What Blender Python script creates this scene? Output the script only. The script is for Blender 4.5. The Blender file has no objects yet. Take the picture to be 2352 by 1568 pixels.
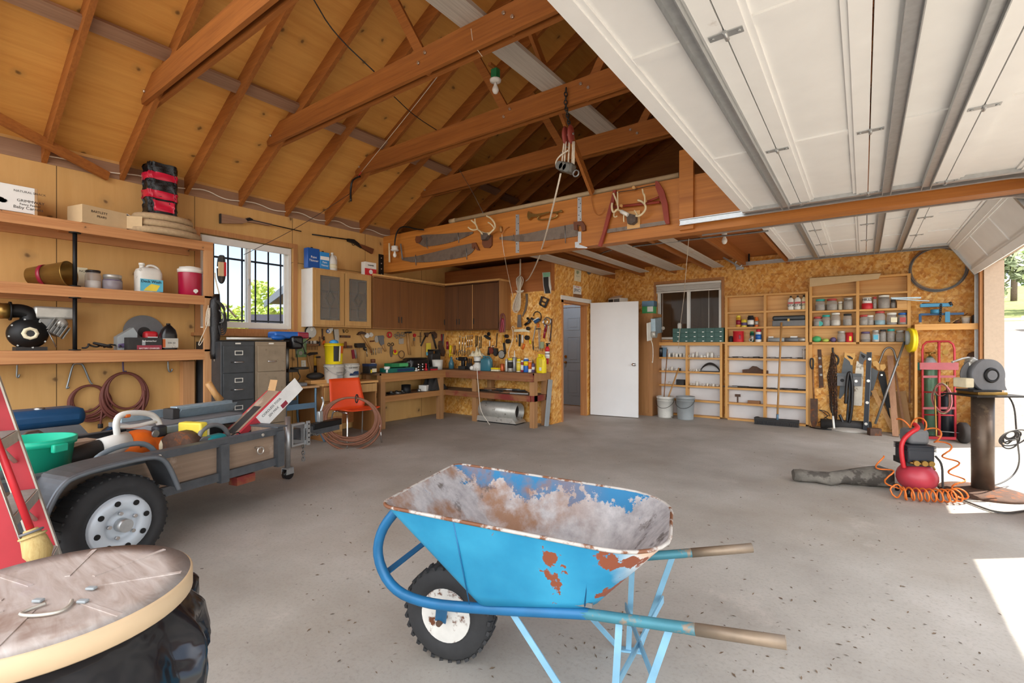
import bpy,bmesh,math,random
from mathutils import Vector as V,Matrix as Mx
random.seed(7)
SC=bpy.context.scene
COL=SC.collection
PI=math.pi
FPX=17/36*2352;HC=1.30;HY=790;YAW=math.radians(36.0)
FW=V((-math.sin(YAW),math.cos(YAW),0));RT=V((math.cos(YAW),math.sin(YAW),0))
def ray(px,py):return FW+RT*((px-1176)/FPX)+V((0,0,(HY-py)/FPX))
O0=V((0,0,HC))
def AX(px,py,x):r=ray(px,py);return O0+r*(x/r.x)
def AY(px,py,y):r=ray(px,py);return O0+r*(y/r.y)
def AZ(px,py,z=0.0):r=ray(px,py);return O0+r*((z-HC)/r.z)
def AD(px,py,d):return O0+ray(px,py)*d
cam=bpy.data.cameras.new('camera');camo=bpy.data.objects.new('camera',cam);COL.objects.link(camo)
cam.lens=17;cam.sensor_width=36;cam.clip_start=.02;cam.clip_end=2000
cam.shift_y=(790-784)/2352
camo.location=O0;camo.rotation_euler=(PI/2,0,YAW)
SC.camera=camo
def s2l(c):
 if isinstance(c,str):c=tuple(int(c[i:i+2],16)/255 for i in (0,2,4))
 return tuple((x/12.92 if x <= .04045 else ((x+.055)/1.055)**2.4) for x in c)
MATS={}
def newmat(name):
 m=bpy.data.materials.new(name);m.use_nodes=True
 nt=m.node_tree;b=nt.nodes['Principled BSDF'];MATS[name]=m
 return m,nt,b
def nd(nt,t,**k):
 n=nt.nodes.new(t)
 for a,v in k.items():
  if a in n.inputs.keys() if hasattr(n.inputs,'keys') else False:n.inputs[a].default_value=v
  else:setattr(n,a,v)
 return n
def inp(n,**k):
 for a,v in k.items():n.inputs[a.replace('_',' ')].default_value=v
 return n
def ramp(nt,fac,stops):
 r=nt.nodes.new('ShaderNodeValToRGB');e=r.color_ramp.elements
 while len(e) < len(stops):e.new(.5)
 for i,(p,c) in enumerate(stops):
  e[i].position=p;e[i].color=(*c,1) if len(c)==3 else c
 nt.links.new(fac,r.inputs['Fac']);return r.outputs['Color']
def coords(nt,scale=(1,1,1),rot=(0,0,0),loc=(0,0,0)):
 t=nt.nodes.new('ShaderNodeTexCoord');mp=nt.nodes.new('ShaderNodeMapping')
 mp.inputs['Scale'].default_value=scale;mp.inputs['Rotation'].default_value=rot;mp.inputs['Location'].default_value=loc
 nt.links.new(t.outputs['Object'],mp.inputs['Vector']);return mp.outputs['Vector']
def noise(nt,vec,scale=5,detail=4,rough=.55,dist=0):
 n=nt.nodes.new('ShaderNodeTexNoise');nt.links.new(vec,n.inputs['Vector'])
 n.inputs['Scale'].default_value=scale;n.inputs['Detail'].default_value=detail
 n.inputs['Roughness'].default_value=rough;n.inputs['Distortion'].default_value=dist
 return n.outputs['Fac']
def mixc(nt,fac,a,b,mode='MIX'):
 m=nt.nodes.new('ShaderNodeMix');m.data_type='RGBA';m.blend_type=mode
 for s,v in ((0,fac),(6,a),(7,b)):
  if hasattr(v,'is_linked'):nt.links.new(v,m.inputs[s])
  elif s==0:m.inputs[0].default_value=v
  else:m.inputs[s].default_value=(*v,1)
 return m.outputs[2]
def bump(nt,b,h,strength=.3,dist=.01):
 n=nt.nodes.new('ShaderNodeBump');n.inputs['Strength'].default_value=strength;n.inputs['Distance'].default_value=dist
 nt.links.new(h,n.inputs['Height']);nt.links.new(n.outputs['Normal'],b.inputs['Normal'])
def P(name,col,rough=.6,metal=0,var=.12,scale=9,spec=None,dirt=None,bmp=0,alpha=None,trans=0,coat=0,ior=None):
 """plain painted / moulded surface with faint unevenness and optional blotches of a second colour (col, threshold, scale)"""
 if name in MATS:return MATS[name]
 m,nt,b=newmat(name);c=s2l(col)
 v=coords(nt)
 f=noise(nt,v,scale,5)
 out=ramp(nt,f,[(.25,tuple(x*(1-var) for x in c)),(.75,tuple(min(1,x*(1+var)) for x in c))])
 if dirt:
  dc,th,ds=dirt
  df=noise(nt,v,ds,8,.65)
  mask=ramp(nt,df,[(th,(0,0,0)),(min(1,th+.06),(1,1,1))])
  out=mixc(nt,mask,out,s2l(dc))
 nt.links.new(out,b.inputs['Base Color'])
 b.inputs['Roughness'].default_value=rough;b.inputs['Metallic'].default_value=metal
 if spec is not None:b.inputs['Specular IOR Level'].default_value=spec
 if trans:b.inputs['Transmission Weight'].default_value=trans
 if ior:b.inputs['IOR'].default_value=ior
 if coat:b.inputs['Coat Weight'].default_value=coat
 if alpha is not None:b.inputs['Alpha'].default_value=alpha
 if bmp:bump(nt,b,noise(nt,v,scale*6,4),bmp,.004)
 return m
def wood(name,light,dark,grain='X',fine=60,rough=.65,knots=None,kplane='YZ',knot_col='3a1c0a',contrast=(.3,.7),stretch=.035,big=.35,seams=None,stain=None):
 if name in MATS:return MATS[name]
 m,nt,b=newmat(name)
 sc=[1,1,1];sc['XYZ'.index(grain)]=stretch
 v=coords(nt,tuple(sc));w=coords(nt)
 l,d=s2l(light),s2l(dark)
 f1=noise(nt,v,fine,5,.6,.4)
 f2=noise(nt,v,fine*.16,4,.5,1.2)
 mx=nt.nodes.new('ShaderNodeMath');mx.operation='MULTIPLY_ADD';mx.inputs[1].default_value=big
 nt.links.new(f2,mx.inputs[0]);
 ma=nt.nodes.new('ShaderNodeMath');ma.operation='MULTIPLY';ma.inputs[1].default_value=1-big
 nt.links.new(f1,ma.inputs[0]);nt.links.new(ma.outputs[0],mx.inputs[2])
 out=ramp(nt,mx.outputs[0],[(contrast[0],d),(contrast[1],l)])
 f3=noise(nt,w,1.3,3)
 out=mixc(nt,ramp(nt,f3,[(.3,(.35,.35,.35)),(.7,(0,0,0))]),out,tuple(x*.62 for x in l))
 if knots:
  ks,kr=knots
  vo=nt.nodes.new('ShaderNodeTexVoronoi');vo.inputs['Scale'].default_value=ks
  vo.voronoi_dimensions='2D';sx=nt.nodes.new('ShaderNodeSeparateXYZ');cx_=nt.nodes.new('ShaderNodeCombineXYZ');nt.links.new(w,sx.inputs[0])
  nt.links.new(sx.outputs[kplane[0]],cx_.inputs[0]);nt.links.new(sx.outputs[kplane[1]],cx_.inputs[1]);dn=nt.nodes.new('ShaderNodeTexNoise');dn.inputs['Scale'].default_value=9;nt.links.new(w,dn.inputs['Vector']);va=nt.nodes.new('ShaderNodeVectorMath');va.operation='MULTIPLY_ADD';va.inputs[1].default_value=(.07,.07,0);nt.links.new(dn.outputs['Color'],va.inputs[0]);nt.links.new(cx_.outputs[0],va.inputs[2]);nt.links.new(va.outputs[0],vo.inputs['Vector'])
  k1=ramp(nt,vo.outputs['Distance'],[(0,(.75,.75,.75)),(kr*.55,(.6,.6,.6)),(kr*1.1,(0,0,0))])
  k2=ramp(nt,vo.outputs['Distance'],[(kr*.9,(.55,.55,.55)),(kr*3,(0,0,0))])
  sep=nt.nodes.new('ShaderNodeSeparateColor');nt.links.new(vo.outputs['Color'],sep.inputs[0])
  g=nt.nodes.new('ShaderNodeMath');g.operation='GREATER_THAN';g.inputs[1].default_value=.5;nt.links.new(sep.outputs[0],g.inputs[0])
  out=mixc(nt,mixc(nt,g.outputs[0],(0,0,0),k2),out,tuple(x*.55 for x in l))
  out=mixc(nt,mixc(nt,g.outputs[0],(0,0,0),k1),out,s2l(knot_col))
 if stain:
  sf=noise(nt,w,stain[2],6,.6)
  out=mixc(nt,ramp(nt,sf,[(stain[1],(0,0,0)),(stain[1]+.1,(1,1,1))]),out,s2l(stain[0]))
 if seams:
  br=nt.nodes.new('ShaderNodeTexBrick');br.offset=seams.get('off',.5);br.inputs['Mortar Size'].default_value=.004
  br.inputs['Brick Width'].default_value=seams['w'];br.inputs['Row Height'].default_value=seams['h'];br.inputs['Scale'].default_value=1
  sw=coords(nt,rot=seams.get('rot',(0,0,0)),loc=seams.get('loc',(0,0,0)));nt.links.new(sw,br.inputs['Vector'])
  br.inputs['Color1'].default_value=(.0,.0,.0,1);br.inputs['Color2'].default_value=(.0,.0,.0,1);br.inputs['Mortar'].default_value=(1,1,1,1)
  out=mixc(nt,br.outputs['Color'],out,tuple(x*.25 for x in d))
 nt.links.new(out,b.inputs['Base Color']);b.inputs['Roughness'].default_value=rough
 bump(nt,b,f1,.15,.004)
 return m
class B:
 def __init__(s):s.bm=bmesh.new();s.m=0;s.sm=False
 def _f(s,vs,sm=False):
  try:f=s.bm.faces.new(vs)
  except ValueError:return None
  f.material_index=s.m;f.smooth=sm;return f
 def box(s,c,sz,rot=None,bev=0):
  M=rot.to_4x4() if rot is not None else Mx.Identity(4)
  c=V(c);h=V(sz)/2
  vs=[s.bm.verts.new(c+(M @ V((h.x*i,h.y*j,h.z*k)))) for i in (-1,1) for j in (-1,1) for k in (-1,1)]
  fs=[s._f([vs[i] for i in q]) for q in ((0,1,3,2),(4,6,7,5),(0,4,5,1),(2,3,7,6),(0,2,6,4),(1,5,7,3))]
  if bev:
   es=list({e for f in fs for e in f.edges})
   r=bmesh.ops.bevel(s.bm,geom=es,offset=bev,segments=2,affect='EDGES',profile=.5)
   for f in r['faces']:f.material_index=s.m;f.smooth=True
  return s
 def bx(s,x0,y0,z0,x1,y1,z1,bev=0):return s.box(((x0+x1)/2,(y0+y1)/2,(z0+z1)/2),(abs(x1-x0),abs(y1-y0),abs(z1-z0)),None,bev)
 def beam(s,p0,p1,w,h,up=(0,0,1),bev=0):
  """box from p0 to p1, w across, h along up"""
  p0,p1=V(p0),V(p1);d=p1-p0;L=d.length;d=d.normalized();u=V(up);sd=d.cross(u)
  if sd.length < 1e-4:sd=d.cross(V((1,0,0)))
  sd.normalize();u=sd.cross(d)
  return s.box((p0+p1)/2,(L,w,h),Mx((d,sd,u)).transposed(),bev)
 def ring(s,c,a,b,r,n,r2=None):
  r2=r if r2 is None else r2
  return [s.bm.verts.new(c+a*(r*math.cos(2*PI*i/n))+b*(r2*math.sin(2*PI*i/n))) for i in range(n)]
 def skin(s,rings,sm=True,closed=True,loop=False):
  R=rings+([rings[0]] if loop else [])
  for A,Bq in zip(R[:-1],R[1:]):
   n=len(A)
   for i in range(n if closed else n-1):s._f([A[i],A[(i+1) % n],Bq[(i+1) % n],Bq[i]],sm)
  return s
 def cyl(s,p0,p1,r0,r1=None,n=16,cap=True,sm=True):
  p0,p1=V(p0),V(p1);r1=r0 if r1 is None else r1;d=(p1-p0).normalized()
  a=d.orthogonal().normalized();b=d.cross(a)
  A=s.ring(p0,a,b,r0,n);E=s.ring(p1,a,b,r1,n);s.skin([A,E],sm)
  if cap:s._f(A[::-1]);s._f(E)
  return s
 def tube(s,pts,r,n=8,closed=False,cap=True,flat=1.0):
  pts=[V(p) for p in pts];N=len(pts);rs=r if isinstance(r,(list,tuple)) else [r]*N
  rings=[];a=None
  for i,p in enumerate(pts):
   if closed:t=(pts[(i+1) % N]-pts[i-1])
   else:t=pts[min(i+1,N-1)]-pts[max(i-1,0)]
   if t.length < 1e-9:t=V((0,0,1))
   t.normalize()
   if a is None:a=t.orthogonal().normalized()
   else:
    a=a-t*a.dot(t)
    a=t.orthogonal().normalized() if a.length < 1e-6 else a.normalized()
   rings.append(s.ring(p,a,t.cross(a),rs[i],n,rs[i]*flat))
  s.skin(rings,True,True,closed)
  if cap and not closed:s._f(rings[0][::-1]);s._f(rings[-1])
  return s
 def lathe(s,prof,o=(0,0,0),ax=(0,0,1),n=24,sm=True):
  o=V(o);d=V(ax).normalized();a=d.orthogonal().normalized();b=d.cross(a)
  R=[s.ring(o+d*z,a,b,max(r,1e-5),n) for r,z in prof]
  s.skin(R,sm)
  if prof[0][0] > 1e-4:s._f(R[0][::-1])
  if prof[-1][0] > 1e-4:s._f(R[-1])
  return s
 def prism(s,poly,d):
  """polygon of 3-D points pushed along d"""
  A=[s.bm.verts.new(V(p)) for p in poly];E=[s.bm.verts.new(V(p)+V(d)) for p in poly];n=len(A)
  f1=s._f(A[::-1]);f2=s._f(E)
  for i in range(n):s._f([A[i],A[(i+1) % n],E[(i+1) % n],E[i]])
  bmesh.ops.recalc_face_normals(s.bm,faces=[f for f in s.bm.faces if f.verts[0] in A or f.verts[0] in E])
  return s
 def ball(s,c,r,n=14,rot=None):
  r=r if isinstance(r,(tuple,list)) else (r,r,r);M=rot or Mx.Identity(3);c=V(c)
  R=[]
  m=max(6,n//2)
  for j in range(m+1):
   t=PI*j/m
   rr=max(math.sin(t),1e-4)
   R.append([s.bm.verts.new(c+M @ V((r[0]*rr*math.cos(2*PI*i/n),r[1]*rr*math.sin(2*PI*i/n),-r[2]*math.cos(t)))) for i in range(n)])
  return s.skin(R,True)
 def torus(s,c,R,r,ax=(0,0,1),n=32,k=8):
  d=V(ax).normalized();a=d.orthogonal().normalized();b=d.cross(a);c=V(c)
  return s.tube([c+a*(R*math.cos(2*PI*i/n))+b*(R*math.sin(2*PI*i/n)) for i in range(n)],r,k,closed=True)
 def loft(s,rings,cap=True,sm=True):
  R=[[s.bm.verts.new(V(p)) for p in q] for q in rings];s.skin(R,sm)
  if cap:s._f(R[0][::-1]);s._f(R[-1])
  return s
 def grid(s,fn,nu,nv,sm=True):
  G=[[s.bm.verts.new(V(fn(i/nu,j/nv))) for j in range(nv+1)] for i in range(nu+1)]
  for i in range(nu):
   for j in range(nv):s._f([G[i][j],G[i+1][j],G[i+1][j+1],G[i][j+1]],sm)
  return s
 def build(s,name,mat,parent=None,label=None,w=0,weld=0):
  if weld:bmesh.ops.remove_doubles(s.bm,verts=s.bm.verts,dist=weld)
  me=bpy.data.meshes.new(name);s.bm.normal_update()
  if w and parent is not None:
   s.bm.transform(wmat(parent).inverted())
  s.bm.to_mesh(me);s.bm.free()
  for q in (mat if isinstance(mat,(list,tuple)) else [mat]):me.materials.append(MATS[q] if isinstance(q,str) else q)
  o=bpy.data.objects.new(name,me);COL.objects.link(o)
  if parent is not None:o.parent=parent
  if label:o['label']=label
  return o
def wmat(o):
 M=Mx.LocRotScale(o.location,o.rotation_euler,o.scale)
 return wmat(o.parent) @ M if o.parent else M
def tag(o,label,cat,group=None,kind=None):
 if label:o['label']=label
 if cat:o['category']=cat
 if group:o['group']=group
 if kind:o['kind']=kind
 return o
def thing(name,label,cat,loc=(0,0,0),rz=0,group=None,rot=None):
 o=bpy.data.objects.new(name,None);COL.objects.link(o);o.empty_display_size=.1
 o.location=V(loc);o.rotation_euler=rot if rot else (0,0,rz)
 return tag(o,label,cat,group)
def one(b,name,mat,label,cat,group=None,loc=None,rz=0):
 """a thing that is one mesh; mesh coordinates are world ones unless loc is given; the origin goes to its base"""
 if loc is None:
  vs=b.bm.verts
  lo=V((min(v.co.x for v in vs),min(v.co.y for v in vs),min(v.co.z for v in vs)));hi=V((max(v.co.x for v in vs),max(v.co.y for v in vs),max(v.co.z for v in vs)))
  c=V(((lo.x+hi.x)/2,(lo.y+hi.y)/2,lo.z));b.bm.transform(Mx.Translation(-c));loc=c
 o=b.build(name,mat);o.location=V(loc);o.rotation_euler=(0,0,rz)
 return tag(o,label,cat,group)
def struct(b,name,mat,parent=None):
 o=b.build(name,mat,parent)
 if parent is None:o['kind']='structure'
 return o
def copy_tree(o,parent=None,label=None,group=None):
 c=o.copy();COL.objects.link(c)
 if parent:c.parent=parent
 if label:c['label']=label
 if group:c['group']=group
 for ch in list(KIDS(o)):copy_tree(ch,c)
 return c
def KIDS(o):return [c for c in COL.objects if c.parent==o]
def text(s,size,mat,parent,name='lettering',loc=(0,0,0),rot=(PI/2,0,0),depth=.0006,align='CENTER',sx=1.0,bold=0):
 """lettering cut as a thin mesh; default stands in the XZ plane facing -Y"""
 cu=bpy.data.curves.new(name,'FONT');cu.body=s;cu.size=size;cu.extrude=depth;cu.align_x=align;cu.align_y='CENTER';cu.offset=bold
 t=bpy.data.objects.new('tmp_text',cu);COL.objects.link(t)
 dg=bpy.context.evaluated_depsgraph_get();me=bpy.data.meshes.new_from_object(t.evaluated_get(dg))
 bpy.data.objects.remove(t);bpy.data.curves.remove(cu)
 me.materials.clear();me.materials.append(MATS[mat]);me.name=name
 o=bpy.data.objects.new(name,me);COL.objects.link(o);o.parent=parent
 o.location=V(loc);o.rotation_euler=rot;o.scale=(sx,1,1)
 return o
def arc(c,a,b,r,t0,t1,n=12):
 c,a,b=V(c),V(a),V(b)
 return [c+a*(r*math.cos(t0+(t1-t0)*i/n))+b*(r*math.sin(t0+(t1-t0)*i/n)) for i in range(n+1)]
def smooth(pts,k=2):
 pts=[V(p) for p in pts]
 for _ in range(k):
  q=[pts[0]]
  for a,b in zip(pts[:-1],pts[1:]):q += [a*.75+b*.25,a*.25+b*.75]
  q.append(pts[-1]);pts=q
 return pts
def coil(c,a,b,R,turns,r_j,seed=0,n=28,squash=1.0,drop=0):
 """loops of a hanging hose or cord in the plane a, b, each turn a little off the last"""
 rnd=random.Random(seed);nn=V(a).cross(V(b));pts=[]
 for t in range(turns):
  dR=rnd.uniform(-r_j,r_j);da=rnd.uniform(-r_j,r_j)*.5;db=rnd.uniform(-r_j,0)*.8-drop*rnd.random();off=rnd.uniform(-.012,.012)
  for i in range(n):
   th=PI/2+2*PI*i/n
   k=.5-.5*math.sin(th)
   pts.append(V(c)+V(a)*((R+dR*k)*math.cos(th)+da*k)+V(b)*((R+dR*k)*squash*math.sin(th)+db*k)+nn*off*k)
 return smooth(pts,1)
LW,TW,PW,BW,RW=-6.45,6.70,-4.08,9.05,1.25
ZT=3.06;SL=.555;RX=(LW+RW)/2;RZ=ZT+(RX-LW)*SL
Y0=-1.0
wood('plywood_wall','dcae6e','c2924e','Z',18,.7,knots=(2.4,.06),contrast=(.2,.75),big=.6,stretch=.09,seams=dict(w=1.22,h=2.44,off=0,rot=(0,PI/2,PI/2),loc=(0,0,0)))
wood('plywood_roof','f2b862','cf8c3c','Y',26,.7,knots=(3.0,.06),kplane='XY',contrast=(.25,.75),big=.5,stretch=.07)
wood('rafter_wood','bb7430','7c4416','X',60,.7,contrast=(.25,.75))
wood('rafter_wood_y','bb7430','7c4416','Y',60,.7,contrast=(.25,.75))
wood('beam_wood','d68a38','94500f','X',26,.55,contrast=(.3,.72),big=.5)
wood('blocking_wood','a98468','84614a','Y',60,.75)
wood('weathered_plank','d4cec2','a49c90','Y',50,.8)
wood('brown_panel','b8733a','9a5626','X',30,.7,contrast=(.3,.7))
wood('old_trim','c9905a','a86d3c','Z',50,.65)
P('galvanised','b9bcbd',.38,.75,.1,30)
P('dull_steel','8d8d8c',.45,.8,.15,25)
P('dark_iron','3a3836',.55,.6,.2,20)
P('black_iron','1f1f20',.5,.5,.15,20)
P('rusty_steel','5a4438',.8,.3,.25,25,dirt=('7a4a2c',.56,14))
P('white_paint','ecebe6',.5,0,.04,6)
P('door_white','eeeeec',.45,0,.04,4,dirt=('d2cec8',.68,3))
P('door_shadow_paint','cfcfcc',.45,0,.05,4)
P('wire_white','e8e0d0',.5);P('wire_black','222120',.6)
P('stucco','b9a590',.85,0,.06,40,bmp=.3)
def osb(name,lift=1.0):
 m,nt,b=newmat(name)
 outs=[]
 cols=[[(.0,s2l('b0661c')),(.35,s2l('dc963a')),(.7,s2l('efb85c')),(1,s2l('ffdc98'))]]
 out=None
 for i,(sc,rot) in enumerate((((5,22,22),.5),((20,20,5),.9),((20,5,20),-.45))):
  v0=coords(nt,(1,1,1),(rot,rot*1.7,rot*.8));mq=nt.nodes.new('ShaderNodeMapping');mq.inputs['Scale'].default_value=sc;nt.links.new(v0,mq.inputs['Vector']);v=mq.outputs['Vector']
  nz=nt.nodes.new('ShaderNodeTexNoise');nz.inputs['Scale'].default_value=.5;nt.links.new(v,nz.inputs['Vector'])
  ad=nt.nodes.new('ShaderNodeVectorMath');ad.operation='ADD';nt.links.new(v,ad.inputs[0]);nt.links.new(nz.outputs['Color'],ad.inputs[1])
  vo=nt.nodes.new('ShaderNodeTexVoronoi');vo.inputs['Scale'].default_value=1.6;nt.links.new(ad.outputs[0],vo.inputs['Vector'])
  sp=nt.nodes.new('ShaderNodeSeparateColor');nt.links.new(vo.outputs['Color'],sp.inputs[0])
  c=ramp(nt,sp.outputs[i % 3],cols[0])
  out=c if out is None else mixc(nt,.5,out,c) if i==2 else mixc(nt,.4,out,c)
 w=coords(nt)
 out=mixc(nt,ramp(nt,noise(nt,w,1.1,3),[(.35,(.25,.25,.25)),(.65,(0,0,0))]),out,s2l('b06a20'))
 nt.links.new(out,b.inputs['Base Color']);b.inputs['Roughness'].default_value=.6
 bump(nt,b,noise(nt,coords(nt,(1,1,1)),60,3),.15,.004)
osb('osb_board')
def concrete():
 m,nt,b=newmat('concrete')
 w=coords(nt)
 base=ramp(nt,noise(nt,w,.9,6,.6),[(.3,s2l('98938b')),(.5,s2l('aeaaa2')),(.72,s2l('bfbbb4'))])
 base=mixc(nt,ramp(nt,noise(nt,coords(nt,(1,1,1),loc=(3,1,0)),.45,5,.6),[(.46,(0,0,0)),(.64,(.55,.55,.55))]),base,s2l('8f8474'))
 base=mixc(nt,ramp(nt,noise(nt,coords(nt,loc=(9,4,0)),1.6,7,.7),[(.6,(0,0,0)),(.72,(.5,.5,.5))]),base,s2l('cbc3ba'))
 base=mixc(nt,ramp(nt,noise(nt,w,55,6,.7),[(.3,(.45,.45,.45)),(.5,(0,0,0))]),base,s2l('867f75'))
 base=mixc(nt,ramp(nt,noise(nt,w,26,3,.5),[(.24,(.9,.9,.9)),(.28,(0,0,0))]),base,s2l('4a4038'))
 nt.links.new(base,b.inputs['Base Color']);b.inputs['Roughness'].default_value=.62
 bump(nt,b,noise(nt,w,40,6,.65),.15,.006)
concrete()
struct(B().bx(LW-.2,Y0,-.2,RW+.75,BW+.2,0),'floor','concrete')
def holed(b,u0,u1,v0,v1,holes,f):
 """wall rectangle with rectangular holes; f(u,v,u2,v2) adds a box"""
 us=sorted({u0,u1,*[h[0] for h in holes],*[h[1] for h in holes]})
 for a,c in zip(us[:-1],us[1:]):
  hs=sorted([(h[2],h[3]) for h in holes if h[0] < c-1e-6 and h[1] > a+1e-6]);z=v0
  for h0,h1 in hs:
   if h0 > z:f(a,z,c,h0)
   z=max(z,h1)
  if z < v1:f(a,z,c,v1)
w1=(2.50,3.67,1.50,2.64)
b=B();holed(b,Y0,BW+.15,0,ZT+.25,[w1],lambda a,z,c,t:b.bx(LW-.15,a,z,LW,c,t));struct(b,'wall_left','plywood_wall')
struct(B().bx(LW,TW,0,PW,TW+.1,2.17),'wall_tools','osb_board')
struct(B().bx(LW,TW,2.17,PW,TW+.1,2.66),'wall_tools_upper','brown_panel')
dr=(AX(1296,800,PW).y,AX(1372,800,PW).y,0,2.03)
dr=(7.02,7.93,0,2.04)
b=B();holed(b,TW+.1,BW,0,2.66,[dr],lambda a,z,c,t:b.bx(PW-.1,a,z,PW,c,t));struct(b,'wall_partition','osb_board')
wB=(AY(1508,700,BW).x,AY(1657,700,BW).x,AY(1508,765,BW).z,AY(1508,615,BW).z)
wB=(wB[0],wB[1],1.38,2.43)
b=B();holed(b,LW,RW+.15,0,2.78,[wB],lambda a,z,c,t:b.bx(a,BW,z,c,BW+.15,t));struct(b,'wall_back','osb_board')
b=B();b.prism([(LW-.1,BW,2.78),(RW+.1,BW,2.78),(RX,BW,RZ+.3)],(0,.15,0));struct(b,'wall_gable','rafter_wood')
DO=[(-.9,4.78,0,2.36),(5.55,8.62,0,2.36)]
b=B();holed(b,Y0,BW+.15,0,ZT+.25,DO,lambda a,z,c,t:b.bx(RW,a,z,RW+.13,c,t));struct(b,'wall_right','osb_board')
b=B()
for a,c in ((4.78,5.55),(8.62,BW+.16)):b.bx(RW+.132,a-.001,0,RW+.17,c,2.36)
b.bx(RW+.132,Y0,2.36,RW+.17,BW+.16,3.2)
for y in (8.6,5.565,4.765):b.bx(RW+.005,y-.012,0,RW+.19,y+.012,2.36)
struct(b,'wall_outer','stucco')
struct(B().bx(RW-.03,8.62,0,RW+.004,8.72,2.36),'trim_1','old_trim')
def slope_pt(x):return ZT+((x-LW) if x < RX else (RW-x))*SL
for nm,xa,xb in (('ceiling',LW-.5,RX),('ceiling_right',RX,RW+.55)):
 b=B();za,zb=slope_pt(xa)+.19,slope_pt(xb)+.19
 b.prism([(xa,Y0,za),(xb,Y0,zb),(xb,Y0,zb+.03),(xa,Y0,za+.03)],(0,BW+.5-Y0,0));struct(b,nm,'plywood_roof')
struct(B().bx(LW,5.42,2.80,RW,BW,2.83),'ceiling_loft','brown_panel')
struct(B().bx(LW,TW+.1,2.66,PW,BW,2.69),'ceiling_closet','brown_panel')
RYS=[1.74+.61*k for k in range(-5,13)]
ca=math.cos(math.atan(SL));
for side in (0,1):
 for i,y in enumerate(RYS):
  b=B();e=V((LW-.3,0,slope_pt(LW-.3))) if not side else V((RW+.3,0,slope_pt(RW+.3)));t=V((RX,0,RZ))
  up=V((0,0,.19))
  b.prism([e+V((0,y-.021,0)),t+V((0,y-.021,0)),t+up+V((0,y-.021,0)),e+up+V((0,y-.021,0))],(0,.042,0))
  one(b,'rafter','rafter_wood','dark stained rafter on the %s roof slope' % ('left' if not side else 'right'),'rafter','rafters of the %s roof slope' % ('left' if not side else 'right'))
one(B().bx(RX-.02,Y0,RZ-.08,RX+.02,BW,RZ+.16),'ridge_board','rafter_wood_y','long ridge board where the two roof slopes meet','ridge board')
xb=LW+1.33
for i,(y0,y1) in enumerate(zip(RYS[:-1],RYS[1:])):
 st=.0 if i % 2 else .03
 b=B();x=xb+st;z=slope_pt(x)+.1
 nrm=V((-SL,0,1)).normalized();al=V((1,0,SL)).normalized()
 b.beam((x,y0+.019,z),(x,y1-.019,z),.13,.038,nrm);one(b,'blocking','blocking_wood','greyish wood block nailed between left slope rafters at mid height','blocking','blocks between the left rafters')
for i,(y0,y1) in enumerate(zip(RYS[:-1],RYS[1:])):
 if y1 < .3:continue
 b=B();b.bx(LW-.03,y0+.019,ZT+.0,LW+.005,y1-.019,ZT+.16);one(b,'eave_block','blocking_wood','eave block closing a rafter bay on top of the left wall','eave block','eave blocks on the left wall')
TZ=3.62
P('bolt_metal','d8d4cc',.3,.9)
for k,y in enumerate((RYS[5],RYS[7],RYS[9],RYS[11])):
 t=thing('collar_tie',['double collar tie nearest the camera at upper left','second double collar tie from the camera, above the hanging strap clamp','third double collar tie, carrying the chain of the rope hoist','farthest collar tie, just in front of the dark loft'][k],'beam',(RX,y,TZ))
 L=RX-LW-.78
 for s in (-1,1):
  b=B();yy=s*.04
  b.prism([(-L+.02,yy-.021,0),(L-.02,yy-.021,0),(L,yy-.019,.06),(L-.27,yy-.019,.22),(-L+.27,yy-.019,.22),(-L,yy-.019,.06)],(0,.038,0))
  b.build('board','rafter_wood',t)
 for x in (-L+.1,-.5,-.42,.42,.5):
  z=.1 if x in (-L+.1,-.5,.5) else .16
  B().cyl((x,-.075,z),(x,-.058,z),.014,n=8).build('bolt_head','bolt_metal',t)
for k,y in enumerate((RYS[5],RYS[7],RYS[9],RYS[11])):
 for s in (-1,1):
  x0,x1=RX+s*.42,RX+s*1.0
  one(B().beam((x0,y,TZ+.03),(x1,y,slope_pt(x1)+.0),.036,.09,(1,0,0)),'web_brace','rafter_wood','%s diagonal web brace rising from the %s collar tie' % ('left' if s < 0 else 'right',['nearest','second','third','farthest'][k]),'brace')
one(B().beam((RX,5.2,3.09),(RX,3.1,5.05),.036,.085,(0,1,1)),'sway_brace','rafter_wood_y','pale sloping brace coming down onto the middle of the big beam behind the rope hoist','brace')
one(B().bx(RX-.02,.8,TZ+.222,RX+.22,AY(1383,310,RYS[11]).y+.1,TZ+.26),'plank','weathered_plank','grey weathered plank lying along the tops of the collar ties','plank')
one(B().beam(AX(-20,262,LW+.35),AX(248,405,LW+.05),.038,.09),'diagonal_brace','rafter_wood_y','long diagonal brace under the rafters at far upper left','brace')
GB=5.24
one(B().bx(LW,GB,2.48,RW,GB+.17,3.08),'glulam_beam','beam_wood','tall glued timber beam across the room with saws hung on it','beam')
JX=[PW+.02+.61*k for k in range(0,6)]
for i,x in enumerate(JX):
 one(B().bx(x,GB+.17,2.61,x+.04,BW,2.80),'loft_joist','rafter_wood_y','loft floor joist running back from the big beam','joist','loft floor joists')
wood('white_washed','d9d0c4','a99884','Y',40,.8,stain=('b5835a',.6,3))
for i in range(4):
 one(B().bx(JX[i]+.05+.1*(i % 2),5.6,2.60,JX[i]+.33,8.4+.1*i,2.612),'whitewashed_board','white_washed','pale whitewashed board laid under the loft joists near the door','board','whitewashed boards under the loft')
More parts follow.
